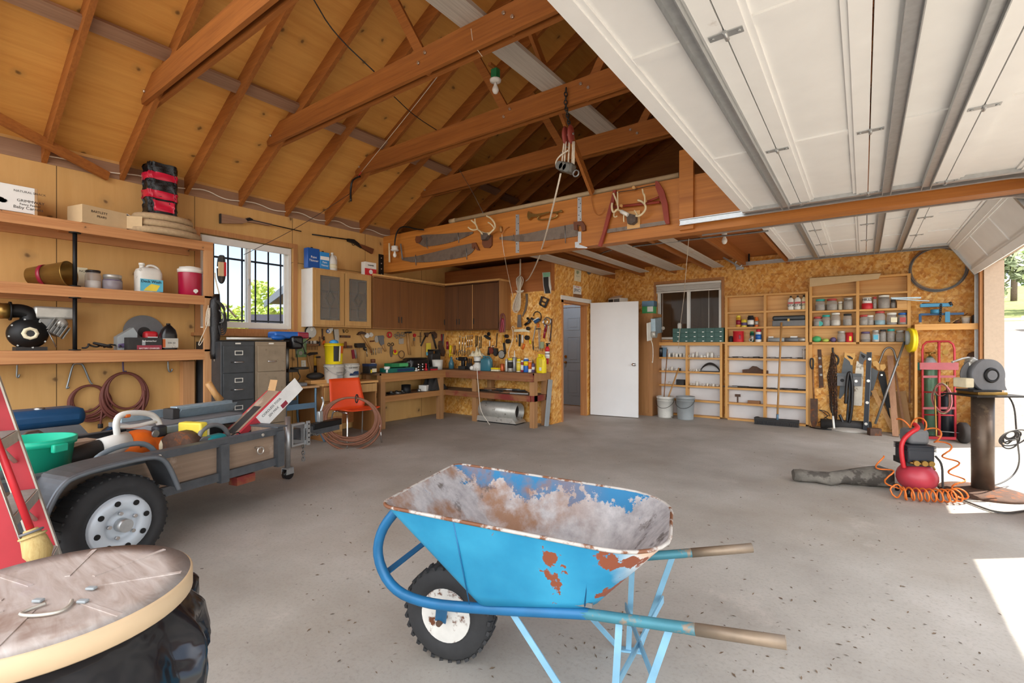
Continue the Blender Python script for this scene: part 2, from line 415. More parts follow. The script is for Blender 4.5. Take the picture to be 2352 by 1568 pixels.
one(B().bx(AY(1562,450,GB-.02).x,GB-.05,AY(1570,527,GB-.05).z,AY(1594,450,GB-.02).x,GB-.001,3.35),'hanger_post','beam_wood','short upright timber fixed to the front of the big beam','post')
cl=bpy.data.lights.new('closet_fill','POINT');cl.energy=7;cl.color=(.85,.93,1);cl.shadow_soft_size=.06;lo=bpy.data.objects.new('closet_fill',cl);COL.objects.link(lo);lo.location=(-5.0,8.0,2.4)  # unseen point light added to brighten the closet behind the doorway
SUN=V((.66,.55,1.55)).normalized()
sd=bpy.data.lights.new('sun','SUN');sd.energy=3.6;sd.angle=math.radians(.6);sd.color=(1,.95,.86)
so=bpy.data.objects.new('sun',sd);COL.objects.link(so);so.rotation_euler=(-SUN).to_track_quat('-Z','Y').to_euler();so.location=(6,6,9)
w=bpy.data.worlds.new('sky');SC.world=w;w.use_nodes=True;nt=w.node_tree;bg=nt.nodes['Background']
sk=nt.nodes.new('ShaderNodeTexSky');sk.sky_type='NISHITA';sk.sun_disc=False;sk.sun_elevation=math.asin(SUN.z);sk.sun_rotation=math.atan2(SUN.x,SUN.y)
sk.air_density=1.0;sk.dust_density=1.5;sk.ozone_density=1.0
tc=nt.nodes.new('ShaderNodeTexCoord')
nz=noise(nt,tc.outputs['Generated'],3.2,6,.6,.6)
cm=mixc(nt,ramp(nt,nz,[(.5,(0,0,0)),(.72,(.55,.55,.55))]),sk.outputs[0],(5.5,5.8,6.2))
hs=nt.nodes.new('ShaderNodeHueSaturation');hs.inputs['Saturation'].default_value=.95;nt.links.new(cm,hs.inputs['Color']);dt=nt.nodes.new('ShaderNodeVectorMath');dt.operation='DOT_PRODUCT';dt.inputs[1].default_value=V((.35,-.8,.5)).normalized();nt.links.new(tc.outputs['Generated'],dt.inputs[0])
rear_fill=mixc(nt,1.0,ramp(nt,dt.outputs['Value'],[(.15,(0,0,0)),(.85,(1,1,1))]),(13,12.6,12),'MULTIPLY');allsky=mixc(nt,1.0,hs.outputs[0],rear_fill,'ADD');nt.links.new(allsky,bg.inputs['Color']);bg.inputs['Strength'].default_value=.09  # extra glow added to the sky behind the camera, fills the room with light
SC.view_settings.view_transform='Standard';SC.view_settings.look='None';SC.view_settings.gamma=1;SC.view_settings.use_curve_mapping=False
SC.view_settings.exposure=1.72
# ================= outside
def gz(x,y):return -.06+.012*max(0,x-3)+(.078*max(0,y-11) if x >-30 else 0)+.03*max(0,y-40)
def gravel():
 m,nt,b=newmat('gravel');w_=coords(nt)
 c=ramp(nt,noise(nt,w_,14,8,.75),[(.3,s2l('5c554b')),(.55,s2l('93897d')),(.7,s2l('bdb4a8'))])
 c=mixc(nt,ramp(nt,noise(nt,w_,.35,4),[(.5,(0,0,0)),(.62,(.6,.6,.6))]),c,s2l('94856f'))
 nt.links.new(c,b.inputs['Base Color']);b.inputs['Roughness'].default_value=.9
 bump(nt,b,noise(nt,w_,22,6),.6,.03)
 m,nt,b=newmat('grass_hill');w_=coords(nt)
 c=ramp(nt,noise(nt,w_,1.4,8,.7),[(.3,s2l('4f5c26')),(.5,s2l('7d8840')),(.7,s2l('9c9560'))])
 nt.links.new(c,b.inputs['Base Color']);b.inputs['Roughness'].default_value=.9
gravel()
b=B();b.grid(lambda u,v:(-60+140*u,-50+95*v,min(gz(-60+140*u,-50+95*v),gz(-60+140*u,-50+95*v))-(.12 if -7 <-60+140*u < 1.6 and Y0 <-50+95*v < 9.3 else 0)),70,60)
struct(b,'floor_yard','gravel')
b=B();b.grid(lambda u,v:(-60+160*u,45+110*v,gz(0,45+110*v)+1.3*math.sin(u*17+v*3)*v),40,24)
struct(b,'floor_hillside','grass_hill')
def leafmat(n,a,c_):
 m,nt,b=newmat(n)
 nt.links.new(ramp(nt,noise(nt,coords(nt),2.2,3),[(.3,s2l(a)),(.7,s2l(c_))]),b.inputs['Base Color']);b.inputs['Roughness'].default_value=.6
leafmat('leaf_green','5d7534','9db45a');leafmat('leaf_grey','77855f','b3bb95');leafmat('leaf_lime','8aa23a','c9d46a')
P('bark','5a4a3c',.9,0,.3,12)
def tree(name,label,cat,x,y,h,cw,ch,mat,n=1500,seed=1,leaf=.22,group=None):
 r=random.Random(seed);z0=gz(x,y)-.05
 t=thing(name,label,cat,(x,y,z0),0,group)
 b=B();b.tube(smooth([(0,0,0),(.1,.05,h*.4),(-.1,.1,h*.75)],1),[.16*h/5]*1+[.13*h/5]*2+[.1*h/5]*1+[.06*h/5]*2 if False else .12*h/5,7)
 for k in range(5):
  a=k*1.3;b.tube([(0,0,h*.35+.06*k*h),(cw*.3*math.cos(a),cw*.3*math.sin(a),h*.6+.05*k*h)],.05*h/5,5)
 b.build('trunk','bark',t)
 b=B();lobes=[(r.gauss(0,.4)*cw*.55,r.gauss(0,.4)*cw*.55,h*.72+r.uniform(-.5,.5)*ch*.7,r.uniform(.45,.8)) for _ in range(9)]
 for i in range(n):
  lx,ly,lz,lr=r.choice(lobes);d=V((r.gauss(0,1),r.gauss(0,1),r.gauss(0,1))).normalized()*(r.random()**.35)
  p=V((lx+d.x*cw*.32*lr,ly+d.y*cw*.32*lr,lz+d.z*ch*.36*lr));u=V((r.gauss(0,1),r.gauss(0,1),r.gauss(0,.6))).normalized();w_=u.orthogonal().normalized()
  s=leaf*r.uniform(.6,1.2);b._f([b.bm.verts.new(p+u*s),b.bm.verts.new(p+w_*s*.5),b.bm.verts.new(p-u*s),b.bm.verts.new(p-w_*s*.5)])
 b.build('foliage',mat,t)
 return t
tree('oak_tree','open crowned tree standing highest on the hill outside the far garage door','tree',12.4,70,11,6,5,'leaf_green',1500,3,.4)
tree('shrub','grey green shrub on the hill outside the garage door, nearest the door jamb','shrub',7.6,50,4.6,3.6,5,'leaf_grey',2200,4,.3)
tree('shrub','second shrub on the hill outside, behind the parked trailer wheel','shrub',12.0,54,4.4,5,5,'leaf_green',2400,5,.3)
tree('shrub','far right shrub on the hill outside the garage door','shrub',18.2,56,5,6,5,'leaf_grey',2000,6,.3)
tree('leafy_tree','yellow green tree seen through the barred window','tree',-17,8.0,3.3,3.2,2.2,'leaf_lime',2600,8,.1)
P('trailer_white','dfe3e6',.4,0,.05);P('tyre_rubber','2b2a29',.85,0,.15,30);P('old_rubber','3a3532',.9,0,.2,12)
tx,ty=7.3,37.5;t=thing('parked_trailer','white parked trailer on the gravel outside the far door','trailer',(tx,ty,gz(tx,ty)))
b=B();b.bx(-.2,-.9,.55,5,.9,.8,.02);b.build('bed','trailer_white',t)
b=B();b.tube(arc((.55,-1.0,.42),(1,0,0),(0,0,1),.56,0,PI,12),.14,6,flat=.5);b.build('fender','trailer_white',t)
b=B();b.torus((.55,-1.05,.36),.28,.11,(0,1,0),24,8);b.build('tyre','tyre_rubber',t)
b=B();b.cyl((.55,-1.12,.36),(.55,-.98,.36),.22,n=18);b.build('rim','trailer_white',t)
b=B();b.bx(-2.1,-.06,.55,-.2,.06,.67);b.build('tongue','trailer_white',t)
P('shed_wall','4c4a55',.8);P('shingle','6d737a',.85,0,.2,14);P('fascia','6a4a38',.7)
A,Bp=AD(672,646,9.9),AD(606,698,15.6);A.z=Bp.z=2.62;e=(Bp-A).normalized();pp_=V((0,0,1)).cross(e);pp_=pp_ if pp_.y > 0 else -pp_;A=A-e*.5
t=thing('neighbour_shed','neighbouring shed with a grey eave seen through the barred window','shed',A-V((0,0,2.68)))
b=B();b.prism([A,Bp,Bp+pp_*3+V((0,0,1.0)),A+pp_*3+V((0,0,1.0))],(0,0,.05));b.build('roof','shingle',t,w=1)
b=B();b.prism([A,Bp,Bp-V((0,0,.14)),A-V((0,0,.14))],pp_*.03);b.build('fascia','shingle',t,w=1);b=B();b.prism([A+pp_*.03,Bp+pp_*.03,Bp+pp_*.7,A+pp_*.7],(0,0,-.02));b.build('soffit','fascia',t,w=1)
b=B();g0,g1=A+pp_*.6,Bp+pp_*.6-e*.4;b.prism([V((g0.x,g0.y,-.06)),V((g1.x,g1.y,-.06)),V((g1.x,g1.y,2.6)),V((g0.x,g0.y,2.6))],pp_*2.2);b.build('wall','shed_wall',t,w=1)
a,c=AD(572,722,11.5),AD(690,722,11.5);one(B().beam((a.x,a.y,.98),(c.x,c.y,.98),.06,a.z*2-1.96),'yard_fence','shed_wall','dark board fence seen low in the barred window','fence')
# ================= windows
m,nt,bb=newmat('window_glass');bb.inputs['Base Color'].default_value=(1,1,1,1);bb.inputs['Roughness'].default_value=.02
gl=nt.nodes.new('ShaderNodeBsdfGlossy');gl.inputs['Roughness'].default_value=.05;tr=nt.nodes.new('ShaderNodeBsdfTransparent');ms=nt.nodes.new('ShaderNodeMixShader')
lw=nt.nodes.new('ShaderNodeLayerWeight');lw.inputs['Blend'].default_value=.12;nt.links.new(lw.outputs['Fresnel'],ms.inputs[0]);nt.links.new(tr.outputs[0],ms.inputs[1]);nt.links.new(gl.outputs[0],ms.inputs[2])
tr.inputs['Color'].default_value=(.93,.95,.97,1);nt.links.new(ms.outputs[0],nt.nodes['Material Output'].inputs['Surface'])
P('vinyl','e4e2dc',.45,0,.04);P('bar_black','1c2230',.5,.3);P('aluminium','c4c6c6',.35,.8,.08,20)
wc=((LW-.05),(w1[0]+w1[1])/2,w1[2]);ww=w1[1]-w1[0];wh=w1[3]-w1[2]
W=bpy.data.objects.new('window_1',None);COL.objects.link(W);W.location=wc;W.rotation_euler=(0,0,PI/2);W['kind']='structure'
def frame_box(b,x0,x1,z0,z1,t,y0,y1):
 b.bx(x0,y0,z0,x1,y1,z0+t);b.bx(x0,y0,z1-t,x1,y1,z1);b.bx(x0,y0,z0+t,x0+t,y1,z1-t);b.bx(x1-t,y0,z0+t,x1,y1,z1-t);return b
h=ww/2
frame_box(B(),-h+.01,h-.01,.01,wh-.01,.04,-.02,.06).build('window_frame','vinyl',W)
frame_box(B(),-h+.05,.03,.05,wh-.05,.035,-.01,.02).build('sash','vinyl',W)
frame_box(B(),-.02,h-.05,.05,wh-.05,.035,.025,.055).build('sash','vinyl',W)
B().bx(-h+.08,.004,.08,0,.008,wh-.08).build('pane','window_glass',W);B().bx(.01,.038,.08,h-.08,.042,wh-.08).build('pane','window_glass',W)
B().bx(-.012,-.03,wh*.5,.012,-.01,wh*.5+.08,.004).build('latch','aluminium',W)
B().bx(-h+.02,-.03,wh-.1,h-.02,.0,wh-.01,.01).build('blind_rail','vinyl',W)
b=B()
for i in range(7):
 x=-h+.06+(2*h-.12)*i/6;b.cyl((x,.17,.02),(x,.17,wh-.02),.011,n=6)
for z in (.1,wh-.24):b.bx(-h,.155,z,h,.185,z+.022)
g=b.build('window_grille','bar_black');g.location=wc;g.rotation_euler=(0,0,PI/2);tag(g,'black steel security bars outside the left window','bars')
b=B();frame_box(b,-h-.06,h+.06,-.06,wh+.06,.058,-.062,-.052);o=struct(b,'trim_2','old_trim');o.location=wc;o.rotation_euler=(0,0,PI/2)
b=B();b.bx(-h-.1,-.15,-.1,h+.06,-.055,-.062);o=struct(b,'trim_3','old_trim');o.location=wc;o.rotation_euler=(0,0,PI/2)
cx=(wB[0]+wB[1])/2;h=(wB[1]-wB[0])/2;wh=wB[3]-wB[2]
W=bpy.data.objects.new('window_2',None);COL.objects.link(W);W.location=(cx,BW+.05,wB[2]);W['kind']='structure'
frame_box(B(),-h+.01,h-.01,.01,wh-.01,.04,-.02,.06).build('window_frame','vinyl',W)
B().bx(-.025,-.015,.05,.025,.05,wh-.05).build('mullion','vinyl',W)
B().bx(-h+.05,.02,.05,-.025,.024,wh-.05).build('pane','window_glass',W);B().bx(.025,.02,.05,h-.05,.024,wh-.05).build('pane','window_glass',W)
t=thing('venetian_blind','white venetian blind pulled all the way up over the back window','blind',(cx,BW-.012,wB[3]-.16))
B().bx(-h+.0,-.03,.11,h,.02,.15,.004).build('headrail','vinyl',t)
for i in range(8):B().bx(-h+.01,-.025,.02+.011*i,h-.01,.02,.027+.011*i).build('slat','vinyl',t)
B().bx(-h+.01,-.028,-.012,h-.01,.02,.012,.004).build('bottom_rail','vinyl',t)
for x,l in ((-h+.13,.75),(h-.2,.95)):B().cyl((x,-.03,.02),(x,-.03,-l),.0035,n=6).build('cord','vinyl',t)
wood('dark_siding','4c3c30','33281f','Z',30,.8)
b=B()
for i in range(14):b.bx(wB[0]-.7+.2*i,BW+1.2,0,wB[0]-.7+.2*i+.196,BW+1.25,3.2)
struct(b,'wall_porch','dark_siding')
struct(B().bx(wB[0]-1,BW+.16,2.75,wB[1]+1.2,BW+1.3,2.8),'ceiling_porch','dark_siding')
b=B();frame_box(b,wB[0]-.05,wB[1]+.05,wB[2]-.06,wB[3]+.05,.048,BW-.008,BW+.0);struct(b,'trim_4','old_trim')
# ================= doors
P('slab_white','e2e2e2',.45,0,.03,3);P('door_blue','8ea3b4',.5,0,.06,3);P('chrome','d5d5d5',.18,1,.03);P('brass','b08a4a',.3,.9)
dl=math.atan2(.13,.86)
D=bpy.data.objects.new('door_1',None);COL.objects.link(D);D.location=(PW+.03,8.03,.012);D.rotation_euler=(0,0,dl);D['kind']='structure'
B().bx(0,-.02,0,.87,.02,2.04,.002).build('slab','slab_white',D)
k=B();k.cyl((.8,-.022,.93),(.8,-.03,.93),.032,n=18);k.lathe([(.012,0),(.012,.03),(.026,.045),(.03,.06),(.022,.074),(.001,.077)],(.8,-.028,.93),(0,-1,0),18);k.build('knob','chrome',D)
for z in (.2,1.0,1.85):B().bx(-.025,-.006,z,.01,.02,z+.09).build('hinge','brass',D)
b=B();y0,y1=dr[0],dr[1]
b.bx(PW-.11,y0,0,PW+.02,y0+.035,2.04);b.bx(PW-.11,y1-.03,0,PW+.012,y1+.0,2.04);b.bx(PW-.11,y0,2.0,PW+.02,y1+.03,2.04)
struct(b,'trim_5','old_trim')
struct(B().bx(PW+.001,y0-.03,2.045,PW+.025,y1+.14,2.115),'trim_6','vinyl')
D=bpy.data.objects.new('door_2',None);COL.objects.link(D);D.location=(-5.20,BW-.03,.015);D['kind']='structure'
B().bx(0,0,0,.88,.028,2.05).build('slab','door_blue',D)
for (x0,x1) in ((.1,.4),(.48,.78)):
 for (z0,z1) in ((.2,.75),(.9,1.45),(1.58,1.85)):
  b=B();frame_box(b,x0,x1,z0,z1,.022,-.007,0);b.bx(x0+.06,-.006,z0+.06,x1-.06,0,z1-.06,.003);b.build('moulded_panel','door_blue',D)
for z,r in ((1.02,.03),(.9,.027)):
 k=B();k.cyl((.07,-.004,z),(.07,-.02,z),r,n=14);k.ball((.07,-.045,z),(.024,.028,.024)) if z < 1 else 0;k.build('knob' if z < 1 else 'deadbolt','brass',D)
b=B();b.bx(-5.28,BW-.035,0,-5.21,BW-.0,2.1);b.bx(-5.28,BW-.035,2.075,-4.25,BW,2.13);struct(b,'trim_7','door_blue')
# ================= garage doors
def hinge_bm(x,y,z):
 b=B();b.bx(x-.065,y-.02,z-.004,x+.065,y+.02,z+.001);b.cyl((x,y-.03,z-.008),(x,y+.03,z-.008),.009,n=8)
 for sx in (-.05,.05):b.cyl((x+sx,y,z-.009),(x+sx,y,z-.003),.008,n=6)
 return b
def garage_door(label,y0,y1,z,x0,sec,n,tilt_last,ss):
 t=thing('garage_door',label,'garage door',(x0,(y0+y1)/2,z));h=(y1-y0)/2
 ys=[-h+.05+(2*h-.1)*i/(4 if y1-y0 > 4 else 3) for i in range(5 if y1-y0 > 4 else 4)]
 for i in range(n):
  def section(b,e):
   L=sec-.006
   b.bx(0,-h,.012,L,h,.05)
   for a,c in ((0,.075),(L-.075,L)):b.bx(a,-h,-.012,c,h,.012)
   for a,c in ((.075,.1),(L-.1,L-.075)):b.bx(a,-h+.05,-.002,c,h-.05,.012)
   for y in ys[1:-1]:b.bx(.1,y-.03,.002,L-.1,y+.03,.012)
  b=B();section(b,0);s=b.build('door_section','door_white',t)
  e=B();L=sec-.006;e.bx(.004,-h-.004,-.02,L-.004,-h+.045,.051);e.build('end_stile','galvanised',s)
  e=B();e.bx(.004,h-.045,-.02,L-.004,h+.004,.051);e.build('end_stile','galvanised',s)
  s.location=(sec*i,0,0)
  if tilt_last and i==n-1:s.location=(sec*i-.075,0,-.012);s.rotation_euler=(0,tilt_last,0)
 for k in range(1,n):
  off=ss[k-1]
  b=B();b.bx(sec*k+off-.03,-h+.0,-.022,sec*k+off+.03,h,-.0125);b.bx(sec*k+off-.03,-h,-.05,sec*k+off-.025,h,-.022);b.bx(sec*k+off+.025,-h,-.05,sec*k+off+.03,h,-.022);b.build('strut','galvanised',t)
  for y in ys:
   yy=max(-h+.03,min(h-.03,y));hb=hinge_bm(sec*k,yy,-.0125);hb.build('hinge','galvanised',t)
 for k in range(n+1 if not tilt_last else n):
  for y,d in ((h,1),(-h,-1)):
   b=B();b.cyl((sec*k,y-.02*d,.0),(sec*k,y+.055*d,.0),.006,n=6);b.cyl((sec*k,y+.03*d,0),(sec*k,y+.05*d,0),.02,n=12);b.build('roller','galvanised',t)
 return t
garage_door('near white sectional garage door lying open overhead at upper right',-.85,5.06,2.575,-.94,.487,4,0,(-.12,.12,-.12))
garage_door('far white sectional garage door, open overhead beyond the big beam',5.56,8.66,2.635,-.94,.487,5,1.02,(-.12,.12,-.12,.12))
def track(b,pts,up=(0,0,1)):
 """rolled steel C channel that opens towards the door"""
 for p,q in zip(pts[:-1],pts[1:]):b.beam(p,q,.012,.062)
 return b
def rail(name_label,y,z,xs,xe,open_dir,drop):
 t=thing('door_track',name_label,'track',(xs,y,z))
 pts=[(0,0),(xe-xs-.33,0)]+[(xe-xs-.33+.33*math.sin(a),-.33+.33*math.cos(a)) for a in [PI/2*k/8 for k in range(1,9)]]
 b=B()
 prof=[(0,-.03),(0,.03),(.028*open_dir,.03),(.028*open_dir,.024),(.006*open_dir,.024),(.006*open_dir,-.024),(.028*open_dir,-.024),(.028*open_dir,-.03)]
 rings=[]
 P3=[V((p[0],0,p[1])) for p in pts]+([V((xe-xs,0,-(z-drop)))] if drop is not None else [])
 for i,p in enumerate(P3):
  d=(P3[min(i+1,len(P3)-1)]-P3[max(i-1,0)]).normalized();n=V((0,1,0)).cross(d)*-1
  if n.z < 0 and abs(d.x) > .5:n=-n
  if i and abs(d.x) < .5:n=V((1,0,0))
  rings.append([p+V((0,q[0],0))+n*q[1] for q in prof])
 b.loft(rings,True,False);b.build('channel','galvanised',t);return t
rail('galvanised door track running along the front of the big beam',5.165,2.575,AY(1562,503,5.165).x,RW-.02,-1,None)
rail('galvanised door track just behind the big beam, ending beside a bare bulb',5.47,2.51,AY(1612,536,5.47).x,RW-.01,1,2.3)
rt=rail('galvanised far door track with a pulley wheel at its inner end',8.8,2.635,AY(1706,603,8.8).x,RW-.03,-1,.05)
b=B();b.torus((-.06,-.02,.01),.055,.014,(0,1,0),20,8);b.build('pulley_wheel','galvanised',rt)
b=B();b.beam((-.3,-.02,.14),(-.02,-.02,-.06),.02,.03);b.bx(-.1,-.035,-.09,.02,-.005,-.05);b.build('spring_hook','galvanised',rt)
b=B();b.bx(.08,.0,.02,.105,.028,.17);b.bx(.03,.0,.17,.14,.03,.175);b.build('hanger_strap','black_iron',rt)
# ================= helpers for things on walls: coordinates are read off enlarged views of the photo
ZO=[0,0,1.0]
def zf(ox,oy,s=4.704):ZO[:]=[ox,oy,s]
def U(p):return (ZO[0]+p[0]/ZO[2],ZO[1]+p[1]/ZO[2])
PLN=dict(L=('x',LW,1),P=('x',PW,1),T=('y',TW,-1),B=('y',BW,-1),G=('y',GB,-1))
def WP(pl,p,off=0.0):
 a,c,s=PLN[pl];q=U(p);c=c+s*off
 return AX(q[0],q[1],c) if a=='x' else AY(q[0],q[1],c)
def NV(pl):a,c,s=PLN[pl];return V((s,0,0)) if a=='x' else V((0,s,0))
def MPX(pl,p,off=0):q=WP(pl,p,off);return q.dot(FW)/FPX/ZO[2]
def shape(b,pl,kind,pts,a):
 off,th=a[0],a[1]
 if kind=='p':b.prism([WP(pl,p,off) for p in pts],NV(pl)*th)
 elif kind=='s':b.tube([WP(pl,p,off) for p in pts],th*MPX(pl,pts[0],off),a[2] if len(a) > 2 else 8)
 elif kind=='S':b.tube(smooth([WP(pl,p,off) for p in pts],2),th*MPX(pl,pts[0],off),a[2] if len(a) > 2 else 6)
 elif kind=='d':c=WP(pl,pts[0],off);b.cyl(c,c+NV(pl)*th,a[2]*MPX(pl,pts[0],off),n=24)
 elif kind=='t':c=WP(pl,pts[0],off);b.torus(c,a[2]*MPX(pl,pts[0],off),th*MPX(pl,pts[0],off),NV(pl),24,6)
 return b
def wt(name,label,cat,pl,parts,group=None):
 """a thing hanging on wall pl; parts: (part name, material, kind, points, (offset, thickness, ...))"""
 allp=[WP(pl,p) for q in parts for p in q[3]]
 c=V((sum(p.x for p in allp)/len(allp),sum(p.y for p in allp)/len(allp),min(p.z for p in allp)))
 if len(parts)==1:
  q=parts[0];return one(shape(B(),pl,q[2],q[3],q[4]),name,q[1],label,cat,group)
 t=thing(name,label,cat,c,0,group)
 for q in parts:shape(B(),pl,q[2],q[3],q[4]).build(q[0],q[1],t,w=1)
 return t
def XI(l,r,tp,bt,x):
 """extent of an item standing at plane x: centre, width, height"""
 a,c=AX(*U((l,bt)),x),AX(*U((r,bt)),x);m=((l+r)/2,tp);z1=AX(*U(m),x).z;z0=AX(*U(((l+r)/2,bt)),x).z
 return V((x,(a.y+c.y)/2,z0)),abs(c.y-a.y),z1-z0
def YI(l,r,tp,bt,y):
 a,c=AY(*U((l,bt)),y),AY(*U((r,bt)),y);m=((l+r)/2,tp);z1=AY(*U(m),y).z;z0=AY(*U(((l+r)/2,bt)),y).z
 return V(((a.x+c.x)/2,y,z0)),abs(c.x-a.x),z1-z0
wood('shelf_wood','d39a64','a9683a','Y',36,.6,knots=(3.1,.03));wood('pine','e6b878','c98f4a','X',36,.55);wood('pine_z','e6b878','c98f4a','Z',36,.55)
wood('stud','d9a674','b67c4a','Z',36,.65)
P('card','b58f63',.8,0,.08,14);P('card_pale','c9ae86',.8,0,.06,12);P('paper','e9e8e4',.7,0,.03);P('ink','1c1c1e',.6);P('cream','e2d8b8',.7)
P('felt','b39a78',.95,0,.15,40,bmp=.4);P('black_plastic','17171a',.28,0,.1,20,bmp=.3);P('red_tape','c81e3c',.35,0,.1,20)
P('steel','a9abab',.3,.9,.12,30);P('steel_blade','7a6c60',.5,.5,.12,18,dirt=('6b5d52',.55,7));P('silver_paint','b9b7b0',.4,.5,.12,14,dirt=('7d776c',.6,9))
P('red','c4222c',.45,0,.08);P('maroon','8c1c34',.35,0,.06);P('cooler_red','a3133a',.3,0,.05);P('white_plastic','e4e2da',.4,0,.04);P('dirty_white','d8d4cb',.5,0,.08,12,dirt=('a39c8e',.6,8))
P('blue','1f62b4',.4,0,.08);P('sky_blue','3a93cf',.4,0,.08);P('navy','16345c',.35,0,.1,8);P('teal','1eb894',.4,0,.05);P('yellow','e8cf1c',.4,0,.05);P('orange','dd6a1e',.45,0,.08);P('green','1f7a4a',.45);P('dark_green','0f4a40',.4,0,.1,20)
P('hose_red','6e3a30',.6,0,.12,30);P('hose_brown','7a4e38',.6,0,.12,30);P('dusty_black','2c2a29',.7,0,.2,14);P('brass_old','9a7a40',.35,.8,.2,12);P('grey_paint','9aa0a2',.5,0,.08);P('mid_grey','6d6e70',.55,0,.1,16);P('purple','5b4b72',.5)
wood('handle_wood','c79a62','9c6c38','Z',40,.5)
P('rope','d8ccb8',.9,0,.15,60,bmp=.5);P('leather','6a3a1e',.6,0,.15)
def glassy(n,tint,a):
 m,nt,b=newmat(n);b.inputs['Base Color'].default_value=(*s2l(tint),1);b.inputs['Roughness'].default_value=.12;b.inputs['Alpha'].default_value=a
glassy('jar_plastic','c9c3bc',.38);glassy('jar_teal','3f7f92',.75)
# ================= shelf unit on the left wall
SF=-6.02;zf(0,350)
SH=[(AX(0,481,SF).z,.10),(AX(0,645,SF).z,.10),(AX(0,806,SF).z,.115)]
yR=AX(490,560,SF).y
t=thing('wall_shelf_unit','long three tier wooden shelf unit on the left plywood wall','shelf',(LW+.2,1.2,0))
for zt,th in SH:
 b=B();b.bx(LW+.005,Y0+.05,zt-.022,SF,yR,zt);b.build('shelf_board','shelf_wood',t,w=1)
 b=B();b.bx(SF-.04,Y0+.05,zt-th,SF-.001,yR,zt-.0225);b.build('front_rail','shelf_wood',t,w=1)
 b=B();b.bx(LW+.004,Y0+.05,zt-th-.02,LW+.042,yR-.1,zt-.0225);b.build('wall_ledger','shelf_wood',t,w=1)
 for y in (AX(170,535,SF).y,AX(480,570,SF).y-.05):b=B();b.bx(LW+.043,y-.045,zt-.06,SF-.041,y+.045,zt-.0225);b.build('cross_bearer','shelf_wood',t,w=1)
yp=AX(480,800,SF).y
b=B();b.bx(SF-.04,yp-.045,0,SF-.0,yp+.045,SH[0][0]-.1);b.build('post','stud',t,w=1)
b=B();b.bx(LW+.005,yp-.14,0,LW+.1,yp-.02,SH[2][0]-.14);b.build('post','stud',t,w=1)
yq=AX(174,700,SF).y
for i in (0,1):
 b=B();z0,z1=SH[i+1][0],SH[i][0]-.1;b.cyl((SF-.03,yq,z0),(SF-.03,yq,z1),.017,n=12);b.cyl((SF-.03,yq,z0),(SF-.03,yq,z0+.01),.045,n=12);b.cyl((SF-.03,yq,z1-.01),(SF-.03,yq,z1),.045,n=12);b.build('pipe_strut','black_iron',t,w=1)
S1,S2,S3=SH[0][0],SH[1][0],SH[2][0]
def boxthing(name,label,cat,loc,w,d,h,rz,mat,group=None,bev=.002):
 t=thing(name,label,cat,loc,rz,group);B().bx(-w/2,-d/2,0,w/2,d/2,h,bev).build('carton',mat,t);return t
c,w,h=XI(-120,400,340,650,-6.12)
t=boxthing('carrot_box','white printed produce box at left end of the top shelf','box',(-6.22,c.y,S1),w,.26,h,PI/2,'card')
B().bx(-w/2,-.131,.0,w*.43,-.1303,h-.004).build('front_label','paper',t)
text('GRIMMWAY',.033,'ink',t,loc=(.105,-.132,h*.48));text('Baby Carrots',.036,'ink',t,loc=(.09,-.132,h*.24));text('NATURAL SNACK',.026,'ink',t,loc=(.1,-.132,h*.8));text('Fancy Peeled',.026,'ink',t,loc=(.1,-.132,h*.36))
b=B();
for k in range(7):b.cyl((-.105+.008*k,-.134,h*.4+.006*math.sin(k)),(-.105+.008*k,-.131,h*.4+.006*math.sin(k)),.022-.003*abs(k-3),n=10)
b.build('printed_drawing','ink',t);B().bx(-w/2+.02,-.1318,.012,w*.4,-.1308,.017).build('printed_line','ink',t)
c,w,h=XI(900,1420,620,780,-6.1)
t=thing('open_carton','opened cardboard carton with a flap hanging over the top shelf edge','box',(-6.17,c.y,S1),PI/2+.25)
h=.17;b=B();b.bx(-.26,-.12,0,.12,.12,h);b.build('carton','card_pale',t)
B().bx(.121,-.115,.01,.124,.115,h-.01).build('opening','dusty_black',t);b=B();b.prism([(.12,-.12,h-.002),(.25,-.12,h-.045),(.25,.12,h-.045),(.12,.12,h-.002)],(0,0,.004));b.build('flap','paper',t)
b=B();b.prism([(.125,-.12,.0),(.3,-.14,-.0),(.3,.0,.0),(.125,.0,0)],(0,0,.004));b.build('flap','card_pale',t)
b=B();b.prism([(.12,-.12,.02),(.12,-.12,h-.02),(.2,-.23,h-.02),(.2,-.23,.02)],(.003,.003,0));b.build('flap','card_pale',t)
text('BARTLETT',.03,'ink',t,loc=(-.12,-.1215,.12));text('PEARS',.03,'ink',t,loc=(-.1,-.1215,.08))
for i,(l,r,zz) in enumerate(((1400,2160,0),(1440,2105,.075),(1500,2070,.15))):
 c,w,h=XI(l,r,700,800,-6.1);b=B();a=w/2
 for k in range(3):
  f=1-k*.16;b.tube([(a*f*math.cos(q*PI/18),.68*a*f*math.sin(q*PI/18),.036) for q in range(36)],.036 if k==0 else .03,10,closed=True,flat=1.15)
 o=one(b,'felt_coil','felt',['lowest and widest of the three tan flat coils stacked on the top shelf','middle one of the three tan flat coils on the top shelf','topmost tan coil, under the black taped bundle'][i],'coil','tan coils stacked on the top shelf',(-6.18,c.y,S1+zz+.0),PI/2)
 for q in (.8,2.2):B().tube([(a*1.0*math.cos(-q)-.0,.68*a*math.sin(-q),.036)]*1+[(a*1.02*math.cos(-q),.7*a*math.sin(-q),.07),(a*.6*math.cos(-q),.42*a*math.sin(-q),.074)],.006,5).build('strap','purple' if i==2 else 'dusty_black',o)
c,w,h=XI(1590,1900,185,690,-6.15);zb=S1+.228
t=thing('taped_bundle','black plastic bundle bound with red tape standing on the tan coils','bundle',(-6.2,c.y,zb),PI/2);h=.55
